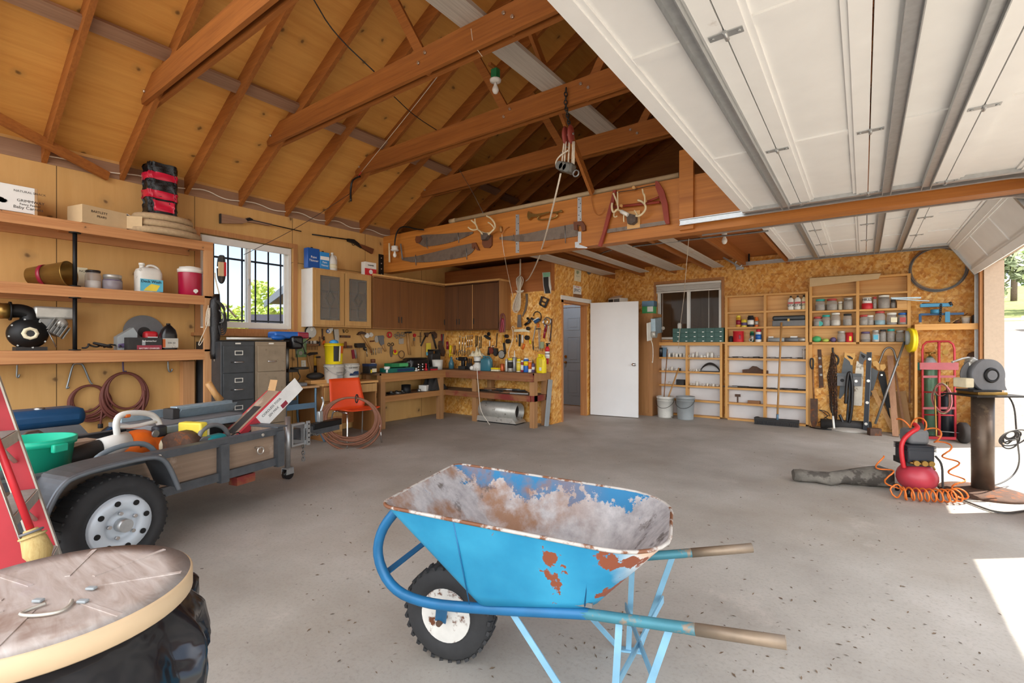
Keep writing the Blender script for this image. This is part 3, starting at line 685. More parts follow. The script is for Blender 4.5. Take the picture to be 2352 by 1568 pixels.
P('bag_black','131316',.25,0,.1,20,bmp=1.0)
def bag(u,v,w=w):
 th=2*PI*u;k=.82+.18*min(1,v*2.2);x=(w/2)*k;y=.11
 e=.3;cx_,sy_=math.copysign(abs(math.cos(th))**e,math.cos(th)),math.copysign(abs(math.sin(th))**e,math.sin(th))
 m=.012*math.sin(23*u*PI+17*v)+.008*math.sin(41*v+9*u)
 return (x*cx_+m+.03*(1-v)**4*cx_,y*sy_+m,h*v)
b=B();b.grid(bag,40,16);b.bm.faces.new([b.bm.verts.new(V(bag(i/20,1))) for i in range(20)]);b.build('wrapping','bag_black',t)
for v0,v1 in ((.68,.82),(.31,.46)):
 b=B();b.grid(lambda u,v:V(bag(u,v0+(v1-v0)*v+.012*math.sin(5*u)))*1.0+V((0,0,0))+V((bag(u,.5)[0]*.035,bag(u,.5)[1]*.07,0)),40,3);b.build('tape_band','red_tape',t)
b=B();b.grid(lambda u,v:V(bag(.69+.13*u,.06+.2*v))+V((0,-.012,0)),8,4);b.build('tape_patch','red_tape',t)
def lying(c0,c1):return (V(c1)-V(c0)).normalized()
t=thing('brass_pail','tarnished brass pail lying on its side on the middle shelf','pail',AX(*U((600,1400)),-6.2)*1)
t.location.z=S2;p0=V((-6.27,AX(*U((330,1380)),-6.27).y,S2+.085));p1=V((-6.06,AX(*U((750,1320)),-6.06).y,S2+.118));b=B();d=(p1-p0)
L=d.length;b.lathe([(.001,0),(.08,0),(.118,L),(.122,L),(.122,L-.01),(.11,L-.004),(.075,.01),(.001,.01)],p0,d,28);b.build('body','brass_old',t,w=1)
b=B();b.lathe([(.096,L*.32),(.099,L*.32),(.101,L*.42),(.097,L*.42)],p0,d,28);b.build('band','maroon',t,w=1)
c,w,h=XI(842,915,1230,1440,-6.3);t=thing('card_tag','cream card standing between the brass pail and a jar','card',(-6.36,c.y,S2),PI/2);B().bx(-.07,-.004,0,.06,.004,.225,.001).build('card','cream',t);text('NO',.03,'ink',t,loc=(.02,-.0045,.19))
def jar(name,label,cat,loc,r,h,body,lid,lid_h=.022,fill=None,group=None,neck=.86,rz=0,sq=False):
 t=thing(name,label,cat,loc,rz,group);hb=h-lid_h
 pr=[(r*.9,0),(r,.01),(r,hb*.78),(r*neck,hb*.94),(r*neck,hb)]
 B().lathe(pr,n=8 if sq else 18).build('jar_body',body,t)
 if fill:B().lathe([(r*.86,.006),(r*.95,.012),(r*.95,hb*fill[1]),(.001,hb*fill[1]+.004)],n=8 if sq else 18).build('contents',fill[0],t)
 B().lathe([(r*neck+.003,hb),(r*neck+.004,h-.003),(r*neck-.002,h)],n=20).build('lid',lid,t);return t
c,w,h=XI(915,1095,1250,1455,-6.2);jar('storage_jar','clear jar with a black lid on the middle shelf beside the pail','jar',(-6.2,c.y,S2),w/2,h,'jar_plastic','black_plastic',fill=('paper',.5))
c,w,h=XI(1100,1325,1300,1470,-6.2);jar('snack_jar','squat clear jar of packets with a silvery lid on the middle shelf','jar',(-6.2,c.y,S2),w/2,h,'jar_plastic','silver_paint',.04,('purple',.9))
c,w,h=XI(1475,1755,1180,1500,-6.16)
t=thing('wash_jug','white plastic jug of deck wash with blue and yellow label','jug',(-6.2,c.y,S2),PI/2)
def jug(t,w,d,h,mat,cap):
 def R(z,k):return [(k*w/2*math.copysign(abs(math.cos(a))**.5,math.cos(a)),k*d/2*math.copysign(abs(math.sin(a))**.5,math.sin(a)),z) for a in [2*PI*i/24 for i in range(24)]]
 b=B();b.loft([R(0,.94),R(.01,1),R(h*.68,1),R(h*.8,.88),R(h*.86,.5)]);b.build('body',mat,t)
 b=B();b.tube(smooth([(-w*.1,0,h*.82),(-w*.02,0,h*.95),(w*.28,0,h*.94),(w*.44,0,h*.8),(w*.46,0,h*.62)],2),.014,8);b.build('handle',mat,t)
 b=B();b.cyl((-w*.25,0,h*.8),(-w*.25,0,h*.93),.024,n=14);b.build('neck',mat,t);b=B();b.cyl((-w*.25,0,h*.93),(-w*.25,0,h),.028,n=16);b.build('cap',cap,t)
jug(t,w,.17,h,'dirty_white','white_plastic')
P('label_aqua','5bb3cf',.5,0,.1,6);P('label_yellow','e5cf4a',.5)
B().bx(-w*.42,-.0875,h*.05,w*.46,-.0862,h*.45).build('label','label_aqua',t);b=B();b.prism([(-w*.3,-.088,h*.06),(w*.2,-.088,h*.06),(w*.34,-.088,h*.26),(0,-.088,h*.3),(-w*.2,-.088,h*.16)],(0,.001,0));b.build('label_picture','label_yellow',t)
text('Deck Wash',.038,'ink',t,loc=(0,-.0885,h*.37),bold=.0006)
c,w,h=XI(1930,2185,1215,1530,-6.16);r=w/2
t=thing('drink_cooler','dark red round drink cooler with a white lid and spigot on the middle shelf','cooler',(-6.17,c.y,S2),PI/2)
B().lathe([(r*.9,0),(r*.95,.008),(r,h*.78),(r*1.0,h*.8)],n=28).build('body','cooler_red',t);B().lathe([(r*1.04,h*.78),(r*1.05,h*.9),(r*.92,h*.92),(r*.9,h*.97),(.001,h*.975)],n=28).build('lid','white_plastic',t)
b=B();b.cyl((r*.05,-r*.94,.05),(r*.05,-r*.94-.03,.05),.02,n=14);b.cyl((r*.05,-r*.94-.02,.052),(r*.05,-r*.94-.022,.022),.01,n=8);b.build('spigot','white_plastic',t);b=B();b.torus((0,0,h*.985),r*.4,.008,n=20,k=6);b.build('lid_handle','white_plastic',t)
zf(0,650)
c,w,h=XI(70,530,400,715,-6.16)
t=thing('water_pump','black cast iron pump with small engine at left of the lower shelf','pump',(-6.2,c.y,S3),PI/2);r=w/2
cz=r*.98+.02
b=B();b.lathe([(.001,.07),(r*.9,.07),(r,.03),(r,-.02),(r*.86,-.05),(r*.55,-.085),(r*.4,-.09)],(0,-.02,cz),(0,1,0),32);b.build('volute','black_iron',t)
b=B();b.lathe([(r*.22,-.02),(r*.22,-.1),(r*.4,-.105),(r*.42,-.07),(r*.42,-.02)],(0,-.04,cz),(0,1,0),8);b.build('inlet_flange','cream',t);B().cyl((0,-.136,cz),(0,-.135,cz),r*.2,n=20).build('inlet_hole','black_plastic',t)
for k in range(8):a=k*PI/4+.2;B().cyl((r*.93*math.cos(a),-.05,cz+r*.93*math.sin(a)),(r*.93*math.cos(a),-.062,cz+r*.93*math.sin(a)),.008,n=6).build('bolt','steel',t)
b=B();b.tube(smooth([(r*.05,-.0,cz+r*.8),(r*.12,-.0,cz+r*1.3),(-r*.3,-.0,cz+r*1.5),(-r*.75,-.0,cz+r*1.45)],2),.062,14);b.cyl((-r*.75,0,cz+r*1.45),(-r*.85,0,cz+r*1.45),.085,n=18);b.build('elbow','black_iron',t);b=B();b.cyl((-r*.85,0,cz+r*1.45),(-r*1.45,0,cz+r*1.42),.07,n=16);b.build('outlet_coupling','brass_old',t)
b=B();b.box((r*1.35,.02,cz+r*1.42),(.3,.14,.115),None,.02);b.build('fuel_tank','silver_paint',t)
b=B();b.box((r*1.15,.03,cz+r*.6),(.2,.12,.15),Mx.Rotation(.5,3,'Y'),.01)
for k in range(6):b.box((r*1.05+.022*k,-.04,cz+r*.7-.018*k),(.008,.06,.12),Mx.Rotation(.5,3,'Y'))
b.build('engine_block','dull_steel',t);b=B();b.ball((r*1.6,-.02,cz+r*.75),(.055,.05,.05),12);b.build('air_filter','silver_paint',t)
b=B();b.bx(-r*.6,-.06,0,r*.9,.1,.035);b.build('foot','dusty_black',t);b=B();b.tube([(r*.9,-.07,cz+r*.2),(r*1.3,-.08,.03)],.005,6);b.build('throttle_rod','steel',t)
b=B();rr=random.Random(5);pts=[AX(*U((880+35*i+rr.uniform(-40,40),715)),-6.2+rr.uniform(-.13,.15)) for i in range(14)]
for p in pts:p.z=S3+.012+rr.random()*.05
b.tube(smooth(pts,2),.009,6);b.torus((-6.2,AX(*U((1110,690)),-6.2).y,S3+.05),.07,.012,(0,.3,1),20,6);one(b,'cable_tangle','dusty_black','black tangled cable lying on the lower shelf beside the pipe strut','cable')
c,w,h=XI(1380,1740,415,720,-6.38);t=thing('cutting_disc','large dark grey cutting disc leaning on the wall behind boxes','disc',(-6.37,c.y,S3),PI/2,rot=(-.12,0,PI/2));b=B();b.cyl((0,.0,.19),(0,.006,.19),.19,n=40);b.build('disc','mid_grey',t);b=B();b.cyl((0,-.002,.19),(0,.0,.19),.06,n=24);b.build('disc_label','dusty_black',t)
c,w,h=XI(1265,1480,470,712,-6.2);t=thing('clipped_box','pale box with a slanted top corner on the lower shelf','box',(-6.25,c.y,S3),PI/2)
b=B();b.prism([(-w/2,-.06,0),(w/2,-.06,0),(w/2,-.06,h*.75),(w*.3,-.06,h),(-w/2,-.06,h*.58)],(0,.12,0));b.build('carton','grey_paint',t);b=B();b.prism([(-w*.46,-.061,.02),(w*.46,-.061,.03),(w*.46,-.061,.09),(-w*.46,-.061,.06)],(0,.001,0));b.build('printed_band','purple',t)
c,w,h=XI(1370,1735,590,722,-6.1);t=boxthing('charger_box','small black and red printed box at the front of the lower shelf','box',(-6.12,c.y,S3),w,.12,h,PI/2,'dusty_black')
B().bx(-w*.25,-.0615,.006,w*.49,-.0604,h*.38).build('printed_band','maroon',t);text('BATTERY CHARGER',.02,'paper',t,loc=(w*.12,-.062,h*.12));text('Schumacher',.026,'paper',t,loc=(w*.12,-.062,h*.72));B().bx(-w*.1,-.0615,h*.35,-.0,-.0604,h*.75).build('printed_picture','grey_paint',t)
c,w,h=XI(1575,1730,515,590,-6.2);t=boxthing('red_pouch','red and white packet lying behind the printed charger box','packet',(-6.28,c.y,S3),w,.1,.2,PI/2,'red',None,.03);B().bx(-w*.3,-.052,.1,w*.4,-.0495,.14).build('label','paper',t)
c,w,h=XI(1735,1915,435,718,-6.14);t=thing('oil_jug','black oil jug with a silver label beside the charger box','jug',(-6.16,c.y,S3),PI/2)
b=B();q=lambda z,k,kk=1:[(k*w/2*math.copysign(abs(math.cos(a))**.6,math.cos(a)),kk*.06*math.copysign(abs(math.sin(a))**.6,math.sin(a)),z) for a in [2*PI*i/20 for i in range(20)]]
b.loft([q(0,.95),q(.01,1),q(h*.55,1),q(h*.75,.8),q(h*.92,.3,.5),q(h*.94,.18,.35)]);b.build('body','black_plastic',t);B().cyl((0,0,h*.94),(0,0,h),.02,n=14).build('cap','black_plastic',t)
B().bx(-w*.47,-.0618,.02,w*.47,-.0602,h*.43).build('label','silver_paint',t);B().bx(-w*.47,-.0625,.025,-w*.3,-.0619,h*.4).build('label_stripe','orange',t);text('5W-30',.025,'ink',t,loc=(.01,-.063,h*.25))
P('hook_metal','8d9499',.35,.7)
wt('coat_hook','single screw hook at far left under the lower shelf','hook','L',[('hook','hook_metal','S',[(185,880),(182,960),(178,1010),(200,1025),(210,985)],(.03,8))])
wt('bent_hook','large bent rod hook holding the smaller hose coil','hook','L',[('hook','hook_metal','S',[(745,1120),(715,1145),(735,1080),(780,900),(800,868),(880,868),(905,900),(975,1075),(1000,1090)],(.03,10))])
wt('utility_hook','violet coated hook above the larger hose coil','hook','L',[('hook','purple','S',[(1328,850),(1330,920),(1335,965),(1355,970),(1360,945)],(.04,9))])
wt('steel_hook','empty steel hook right of the hose coils under the shelf','hook','L',[('hook','hook_metal','S',[(1815,845),(1818,930),(1830,960),(1855,950),(1860,925)],(.04,9))])
def hose(name,label,c,R,turns,jit,r,mat,seed,tail,drop=.02,sq=1.0,off=.05):
 cc=WP('L',c,off);k=MPX('L',c,off);t=thing(name,label,'hose',cc-V((0,0,R*k*sq)))
 b=B();pts=coil(cc,(0,1,0),(0,0,1),R*k,turns,jit,seed,26,sq,drop);b.tube(pts,r,7);b.build('coil',mat,t,w=1)
 b=B();b.tube(smooth([WP('L',p,off+.01) for p in tail],2),r,7);b.build('hose_end',mat,t,w=1);return t
t=hose('hose_coil','smaller brown hose coil on the bent rod hook',(965,1255),150,7,.05,.011,'hose_red',2,[(1105,1250),(1108,1330),(1090,1480),(1085,1560)]);B().cyl(WP('L',(1085,1520),.06),WP('L',(1085,1565),.06),.022,n=10).build('connector','dusty_black',t,w=1)
hose('hose_coil','larger reddish hose coil hanging from the violet hook',(1345,1165),175,10,.08,.0125,'hose_red',6,[(1555,1160),(1558,1250),(1540,1400),(1537,1480)],.05,1.12,.08)
py=SF+.012
def HX(p,off=0):q=U(p);return AX(q[0],q[1],py+off)
zf(430,450)
t=thing('cord_bundle','folded black and red jumper cable hung beside the window','cable',HX((370,950)))
b=B()
for k in range(4):o=k*.012;b.tube(smooth([HX((330+18*k,760),o),(HX((335+18*k,690),o)),HX((350+10*k,640),o),HX((400,660),o),HX((405,780),o),HX((405-6*k,900),o),HX((370,950),o),HX((335+14*k,900),o),HX((328+18*k,780),o)],2),.011,6)
b.build('loops','dusty_black',t,w=1);b=B();b.box(HX((365,790),.05),(.03,.05,.16));b.build('cord_wrap','card_pale',t,w=1);b=B();b.box(HX((398,790),.05),(.025,.04,.16));b.build('clamp_grip','red',t,w=1)
t=thing('black_sleeve','long black bag hanging down from the shelf post','bag',HX((300,1560)))
b=B();rings=[]
for px,pyy,hw in ((320,1060,25),(300,1130,50),(300,1250,62),(305,1400,60),(300,1560,45),(290,1700,40),(285,1760,26)):
 c=HX((px,pyy),.05);k=hw*c.dot(FW)/FPX/4.704;rings.append([c+V((.045*math.sin(a)*(1+.1*math.sin(5*a+pyy)),k*math.cos(a),0)) for a in [2*PI*i/14 for i in range(14)]])
b.loft(rings);b.build('bag','bag_black',t,w=1);b=B();b.tube(smooth([HX((345,1060),.05),HX((320,960),.05),HX((300,880),.04),HX((300,830),.03)],2),.008,6);b.build('drawstring','rope',t,w=1)
t=thing('extension_cord','looped dark cord with grey loops hanging over the black bag','cord',HX((400,1500)))
b=B()
for k in range(5):b.tube(smooth([HX((300+8*k,1130),.1),HX((390+6*k,1200),.1),HX((425-10*k,1330),.1),HX((420-12*k,1480-20*k),.1),HX((360,1510-25*k),.1),HX((340,1400),.1)],2),.008,6)
b.build('loops','dusty_black',t,w=1);b=B();b.tube(smooth([HX((345,1230),.12),HX((390,1280),.12),HX((395,1360),.12),HX((350,1370),.12)],2),.007,6);b.build('grey_loop','mid_grey',t,w=1)
t=thing('string_hank','hank of pale string hanging on the shelf post with a long tail','string',HX((215,1560)))
rr=random.Random(3)
b=B();pts=[]
for k in range(7):pts += [HX((235+rr.uniform(-15,20),1180),.08),HX((205+rr.uniform(-10,30),1300),.085),HX((215+rr.uniform(-15,30),1440),.08),HX((245+rr.uniform(-20,10),1300),.09)]
b.tube(smooth(pts,2),.0045,5);b.build('loops','rope',t,w=1);b=B();b.tube(smooth([HX((215,1400),.08),HX((150,1540),.07),HX((120,1600),.07),HX((135,1620),.07),HX((180,1540),.07)],2),.0045,5);b.build('tail','rope',t,w=1)
zf(450,720)
t=thing('rope_loop','knotted white rope hanging from the shelf end down past the cabinet','rope',HX((228,960)))
b=B();b.tube(smooth([HX((235,395),.06),HX((205,440),.06),HX((200,520),.06),HX((225,540),.06),HX((250,510),.06),HX((240,450),.06),HX((255,425),.06)],2),.007,6);b.build('knot','rope',t,w=1);b=B();b.tube(smooth([HX((230,420),.06),HX((228,600),.06),HX((230,800),.06),HX((228,1000),.06)],1),.007,6);b.build('tail','rope',t,w=1)
zf(0,930,7.84)
P('machine_blue','1d4a72',.35,.2,.1,8)
c=AX(*U((640,300)),-5.55);t=thing('bench_machine','blue workshop machine with a rounded top cover behind the teal bucket','machine',(-5.6,c.y,0),PI/2+.05)
zc=c.z;b=B();b.box((0,0,zc+.02),(.62,.3,.16),None,.06);b.build('top_cover','machine_blue',t);b=B();b.cyl((.02,-.05,zc+.09),(.02,-.05,zc+.115),.035,n=14);b.build('cap','steel',t)
b=B();b.loft([[(-.3,-.15,z),(.32*k,-.15,z),(.32*k,.15,z),(-.3,.15,z)] for z,k in ((0,1.2),(zc*.7,1.1),(zc-.05,.8))],True,False);b.build('body','mid_grey',t);B().bx(0,-.158,zc-.2,.18,-.151,zc-.16).build('badge','paper',t)
b=B();b.cyl((.62,-.1,zc-.32),(.62,.02,zc-.32),.24,n=36);b.build('guard','machine_blue',t);b=B();b.bx(.3,-.08,zc-.4,.7,.02,zc-.28);b.bx(.5,-.08,0,.7,.02,zc-.3);b.build('guard_leg','mid_grey',t)
# ================= rifles, cabinets, filing cabinets, desk, bench
zf(430,450)
wt('long_rifle','old rifle with a pale wooden stock pinned high on the wall above the window','rifle','L',[
 ('stock','blocking_wood','p',[(350,197),(450,215),(600,250),(640,236),(700,262),(900,303),(906,320),(880,326),(760,302),(640,283),(590,302),(350,298)],(.01,.04)),
 ('barrel','black_iron','s',[(630,246),(1232,382)],(.045,6)),('butt_plate','dusty_black','p',[(343,195),(353,197),(353,299),(343,296)],(.008,.044)),
 ('lock','black_iron','p',[(620,250),(660,236),(700,255),(690,268),(640,275)],(.02,.035))])
wt('lever_rifle','dark rifle with a brown stock hung on the wall right of the window','rifle','L',[
 ('barrel','black_iron','s',[(1350,415),(1740,470)],(.035,7)),('receiver','black_iron','p',[(1720,462),(1790,472),(1850,520),(1890,545),(1872,566),(1800,520),(1725,492)],(.015,.04)),
 ('stock','leather','p',[(1840,520),(1895,535),(2000,575),(1985,626),(1870,560)],(.015,.045)),('trigger_guard','black_iron','t',[(1795,515)],(.03,3,18)),('sight','black_iron','s',[(1540,455),(1560,440)],(.03,4))])
wood('oak','cfa468','a97c44','Z',40,.45);wood('dark_door','6e4526','4c2d16','Z',40,.4);wood('brown_door','8a5a30','6a4020','Z',40,.45);wood('dark_panel_side','b88552','99683a','Z',40,.55)
CX=-6.15;y0=3.79;yg=AX(853,700,CX).y;y1=AX(1021.5,700,CX).y;ZB,ZC=1.545,2.36
t=thing('glass_cabinet','oak wall cabinet with two leaded glass doors','cabinet',(LW,(y0+yg)/2,ZB),PI/2);w=yg-y0;H=ZC-ZB
def cab(t,w,H,D,mat,side=None):
 b=B();b.bx(-w/2+.019,-.012,.018,w/2-.019,-.004,H-.018);b.build('back',mat,t)
 for x in (-1,1):B().bx(x*w/2,-D,0,x*(w/2-.018),-.003,H).build('side_panel',(side or mat) if x < 0 else mat,t)
 for z in (0,H-.018):B().bx(-w/2+.0185,-D,z,w/2-.0185,-.013,z+.018).build('top_panel' if z else 'bottom_panel',mat,t)
cab(t,w,H,.285,'oak','white_plastic')
for z in (.28,.52):B().bx(-w/2+.02,-.27,z,w/2-.02,-.014,z+.016).build('shelf','oak',t)
frame_box(B(),-w/2,w/2,0,H,.04,-.3,-.2855).build('face_frame','oak',t)
P('lead_came','8a8a84',.4,.7)
m,nt,bb=newmat('cabinet_glass');bb.inputs['Base Color'].default_value=(.25,.24,.22,1);bb.inputs['Roughness'].default_value=.08;bb.inputs['Alpha'].default_value=.42
for s in (-1,1):
 dw=w/2-.03;cx=s*(dw/2+.006)
 d=frame_box(B(),cx-dw/2,cx+dw/2,.025,H-.025,.07,-.322,-.301).build('door','oak',t)
 B().bx(cx-dw/2+.07,-.313,.095,cx+dw/2-.07,-.309,H-.095).build('glass','cabinet_glass',d)
 b=B();X0,X1,Z0,Z1=cx-dw/2+.09,cx+dw/2-.09,.125,H-.125;zm=(Z0+Z1)/2
 for p,q in (((X0,Z0),(X1,Z0)),((X0,Z1),(X1,Z1)),((X0,Z0),(X0,Z1)),((X1,Z0),(X1,Z1)),((cx,Z0),(cx,zm-.13)),((cx,zm+.13),(cx,Z1)),((cx-.08,zm),(cx,zm+.13)),((cx+.08,zm),(cx,zm+.13)),((cx-.08,zm),(cx,zm-.13)),((cx+.08,zm),(cx,zm-.13)),((cx-.055,zm),(cx,zm+.09)),((cx+.055,zm),(cx,zm+.09)),((cx-.055,zm),(cx,zm-.09)),((cx+.055,zm),(cx,zm-.09))):
  b.beam((p[0],-.3145,p[1]),(q[0],-.3145,q[1]),.006,.007,(0,1,0))
 b.build('leading','lead_came',d)
 b=B()
 for q in range(3):b.lathe([(.02,0),(.025,.05),(.03,.1),(.028,.1),(.02,.01)],(cx-.1+.09*q,-.15,.02),n=12)
 b.build('glassware','jar_plastic',t)
def doors(t,spans,H,D,mat,handle):
 for i,(a,c) in enumerate(spans):
  d=B().bx(a+.003,-D-.019,.012,c-.003,-D-.0005,H-.03,.002).build('door',mat,t)
  hx=c-.03 if handle[i] else a+.03
  B().bx(hx-.006,-D-.032,.1,hx+.006,-D-.0195,.2,.004).build('pull','dark_iron',d)
t=thing('brown_cabinet','three door brown wall cabinet next to the glass fronted cabinet','cabinet',(LW,(yg+y1)/2+.01,ZB),PI/2);w=y1-yg-.03
cab(t,w,H,.3,'dark_panel_side');doors(t,[(-w/2,-w/6),(-w/6,w/6),(w/6,w/2)],H,.3,'brown_door',(1,0,1))
yT=6.385;xR=AY(1146.6,700,yT).x
t=thing('dark_cabinet','dark brown wall cabinet over the corner bench on the tool wall','cabinet',((CX+xR)/2,TW,ZB),0);w=xR-CX
cab(t,w,H,TW-yT,'dark_door');B().bx(w/2+.001,-(TW-yT),0,w/2+.01,-.003,H).build('end_panel','dark_panel_side',t)
e=[AY(x,700,yT).x-(CX+xR)/2 for x in (1022,1054,1087,1146)];doors(t,[(e[0]+.01,e[1]),(e[1],e[2]),(e[2],e[3])],H,TW-yT,'dark_door',(1,0,0))
for z in (-w/2+.01,e[2]):B().bx(z-.004,-(TW-yT)-.022,.02,z+.004,-(TW-yT)-.0196,H-.03).build('edge_strip','pine_z',t) if z > 0 else 0
b=B();b.bx(LW+.31,yg+.01,ZC,LW+.335,yT-.02,ZC+.03);b.bx(LW+.31,yT-.02,ZC,xR+.02,yT+.004,ZC+.03);b.bx(xR,yT+.004,ZC,xR+.02,TW-.02,ZC+.03);struct(b,'trim_8','pine')
def can(name,label,l,r,tp,bt,x,mat,extra,h=None,cat='can'):
 c,w,hh=XI(l,r,tp,bt,x);h=h or hh;t=thing(name,label,cat,(x,c.y,ZC+.001),PI/2);B().bx(-w/2,-.05,0,w/2,.05,h,.006).build('body',mat,t)
 b=B();b.cyl((0,0,h),(0,0,h+.02),.016,n=12);b.build('cap','black_plastic',t);extra(t,w,h);return t
P('thinner_blue','1a56a8',.35,.1,.05);P('thinner_sky','2f8fd8',.35,.1,.05)
zf(430,450)
can('thinner_can','dark blue rectangular can of paint thinner on top of the glass cabinet',1280,1410,620,780,-6.27,'thinner_blue',lambda t,w,h:(text('Paint',.045,'paper',t,loc=(0,-.051,h*.55)),text('Thinner',.045,'paper',t,loc=(0,-.051,h*.38))),.28)
can('thinner_can','lighter blue can of paint thinner beside the dark blue one',1412,1516,655,780,-6.27,'thinner_sky',lambda t,w,h:(B().bx(-w*.45,-.0512,h*.55,w*.45,-.0502,h*.75).build('label','paper',t),text('Paint',.036,'paper',t,loc=(0,-.051,h*.42)),text('Thinner',.036,'paper',t,loc=(0,-.051,h*.24))),.25)
c,w,h=XI(1518,1612,630,780,-6.27);t=thing('gallon_jug','cloudy plastic gallon jug on the glass cabinet beside blue cans','jug',(-6.27,c.y,ZC),PI/2);h=.27
B().lathe([(w*.48,0),(w*.5,.01),(w*.5,.15),(w*.3,.21),(.02,.24),(.02,.25)],n=20).build('body','dirty_white',t);B().cyl((0,0,.25),(0,0,.27),.022,n=14).build('cap','white_plastic',t);b=B();b.tube(smooth([(.02,0,.23),(w*.45,0,.23),(w*.52,0,.15)],2),.011,6);b.build('handle','dirty_white',t);B().lathe([(w*.505,.04),(w*.505,.1)],n=20).build('label','cream',t)
c,w,h=XI(1888,2008,725,840,-6.27);t=boxthing('red_box','small red and white carton on the brown cabinet left of the beam end','box',(-6.24,c.y,ZC),w,.1,.21,PI/2,'white_plastic');B().bx(-w/2-.0006,-.0512,.0,w/2+.0006,-.04,.11).build('red_band','red',t);b=B();b.cyl((0,-.0515,.06),(0,-.053,.06),.035,n=18);b.build('emblem','paper',t);text('WASHER',.028,'ink',t,loc=(0,-.052,.16),bold=.0006)
zf(450,720)
FX=-5.77
P('file_black','3e4144',.45,.3,.25,9,bmp=.05);P('file_tan','8d7d68',.45,.2,.12,9,dirt=('6d5f4c',.62,12));P('label_frame','d9d7d0',.3,.6)
def filing(name,label,pxl,pxr,mat,dark_frame):
 ya,yb_=AX(pxl,790,FX).y,AX(pxr,790,FX).y;w=yb_-ya;t=thing(name,label,'filing cabinet',(FX-.34,(ya+yb_)/2,0),PI/2);H=1.33
 B().bx(-w/2,-.325,0,w/2,.325,H,.004).build('case',mat,t)
 for k in range(4):
  z1=H-.05-.312*k;d=B().bx(-w/2+.02,-.342,z1-.305,w/2-.02,-.3255,z1,.003).build('drawer',mat,t)
  frame_box(B(),-.045,.045,z1-.105,z1-.055,.007,-.347,-.3425).build('label_holder',mat if dark_frame else 'label_frame',d)
  b=B();b.tube(smooth([(-.05,-.343,z1-.185),(-.045,-.362,z1-.185),(.045,-.362,z1-.185),(.05,-.343,z1-.185)],1),.007,6);b.build('pull','chrome',d)
  if not dark_frame:B().bx(-.085,-.35,z1-.192,-.065,-.3425,z1-.178).build('thumb_latch','dark_iron',d)
 B().bx(-.03,-.3262,H-.03,.03,-.3252,H-.015).build('badge','label_frame',t);return t
filing('filing_cabinet','black steel four drawer filing cabinet under the barred window',508.5,586,'file_black',0)
filing('filing_cabinet','tan steel four drawer filing cabinet beside the drill press',588,659,'file_tan',1)
b=B();b.bx(-6.3,2.46,1.331,-5.8,3.25,1.345);one(b,'tray_board','black_iron','thin black board lying across the tops of both filing cabinets','board')
t=thing('slide_hammer','long pale rod with a blue end lying on the filing cabinets','tool',(-5.95,2.9,1.346));b=B();b.cyl((0,-.32,.02),(0,.2,.02),.014,n=10);b.build('rod','white_plastic',t);b=B();b.ball((0,.29,.035),(.05,.1,.035),12);b.build('head','blue',t)
zf(620,740,5.6)
t=wt('gauge_board','green metal panel with gauges on the wall behind the drill press','panel','L',[('plate','green_plate' if 'green_plate' in MATS else P('green_plate','7a9a6c',.5,.2,.12,14).name,'p',[(325,200),(460,195),(462,445),(330,450)],(.003,.02)),('gauge','silver_paint','d',[(410,310)],(.023,.012,26)),('gauge','silver_paint','d',[(390,395)],(.023,.012,26))])
wt('wall_outlet','pale electrical outlet on the plywood right of the drill press','outlet','L',[('plate','white_plastic','p',[(400,490),(458,488),(460,570),(402,572)],(.002,.008)),('socket','cream','p',[(418,505),(440,504),(440,525),(418,526)],(.01,.003)),('socket','cream','p',[(418,538),(440,537),(440,558),(418,559)],(.01,.003))])
wt('saw_disc','round steel saw blade hung below the glass cabinet corner','saw blade','L',[('blade','steel','d',[(530,125)],(.03,.004,72)),('backing_disc','black_iron','d',[(520,120)],(.02,.004,78)),('hub','white_plastic','d',[(532,90)],(.036,.006,22))])
DX=-6.0
def DP(p,x=DX):q=U(p);return AX(q[0],q[1],x)
t=thing('drill_press','blue and black bench drill press standing beside the tan filing cabinet','drill press',DP((345,815)))
zb=DP((345,815)).z
c0=DP((240,780));yc_=c0.y;hb=DP((370,795),-5.88)
b=B();b.bx(-6.22,yc_-.05,zb,-5.84,DP((465,795),-5.88).y,zb+.045,.012);b.build('base','mid_grey',t,w=1)
b=B();b.cyl((-6.1,yc_+.03,zb+.04),(-6.1,yc_+.03,DP((240,200),-6.1).z),.03,n=16);b.build('column','dull_steel',t,w=1)
b=B();zt=DP((340,590)).z;ym=DP((370,585)).y;b.cyl((-5.98,ym,zt-.012),(-5.98,ym,zt+.012),.115,n=28);b.bx(-6.13,yc_,zt-.05,-6.0,ym,zt-.012);b.build('table','dark_iron',t,w=1)
b=B();zh=DP((300,260)).z;yh=DP((310,260)).y;b.box((-6.02,yh,zh),(.24,.16,.17),None,.03);b.build('head','black_plastic',t,w=1)
b=B();zc_=DP((200,165)).z;b.box((-6.05,(yc_+yh)/2-.02,zc_),(.2,.44,.09),None,.025);b.build('belt_cover','blue',t,w=1);b=B();b.box((-6.03,yh+.1,zc_+.0),(.17,.16,.08),None,.015);b.build('motor_cover','maroon',t,w=1)
b=B();zq=DP((320,345)).z;b.cyl((-5.98,yh+.02,zq+.05),(-5.98,yh+.02,zq-.02),.022,.014,n=14);b.cyl((-5.98,yh+.02,zq-.02),(-5.98,yh+.02,zq-.07),.006,n=8);b.build('chuck','dull_steel',t,w=1)
for a in (.7,2.8,4.9):b=B();p0=V((-5.89,yh+.05,zh-.02));p1=p0+V((.03,.12*math.cos(a),.12*math.sin(a)));b.cyl(p0,p1,.006,n=6);b.ball(p1,.015,8);b.build('feed_handle','black_iron',t,w=1)
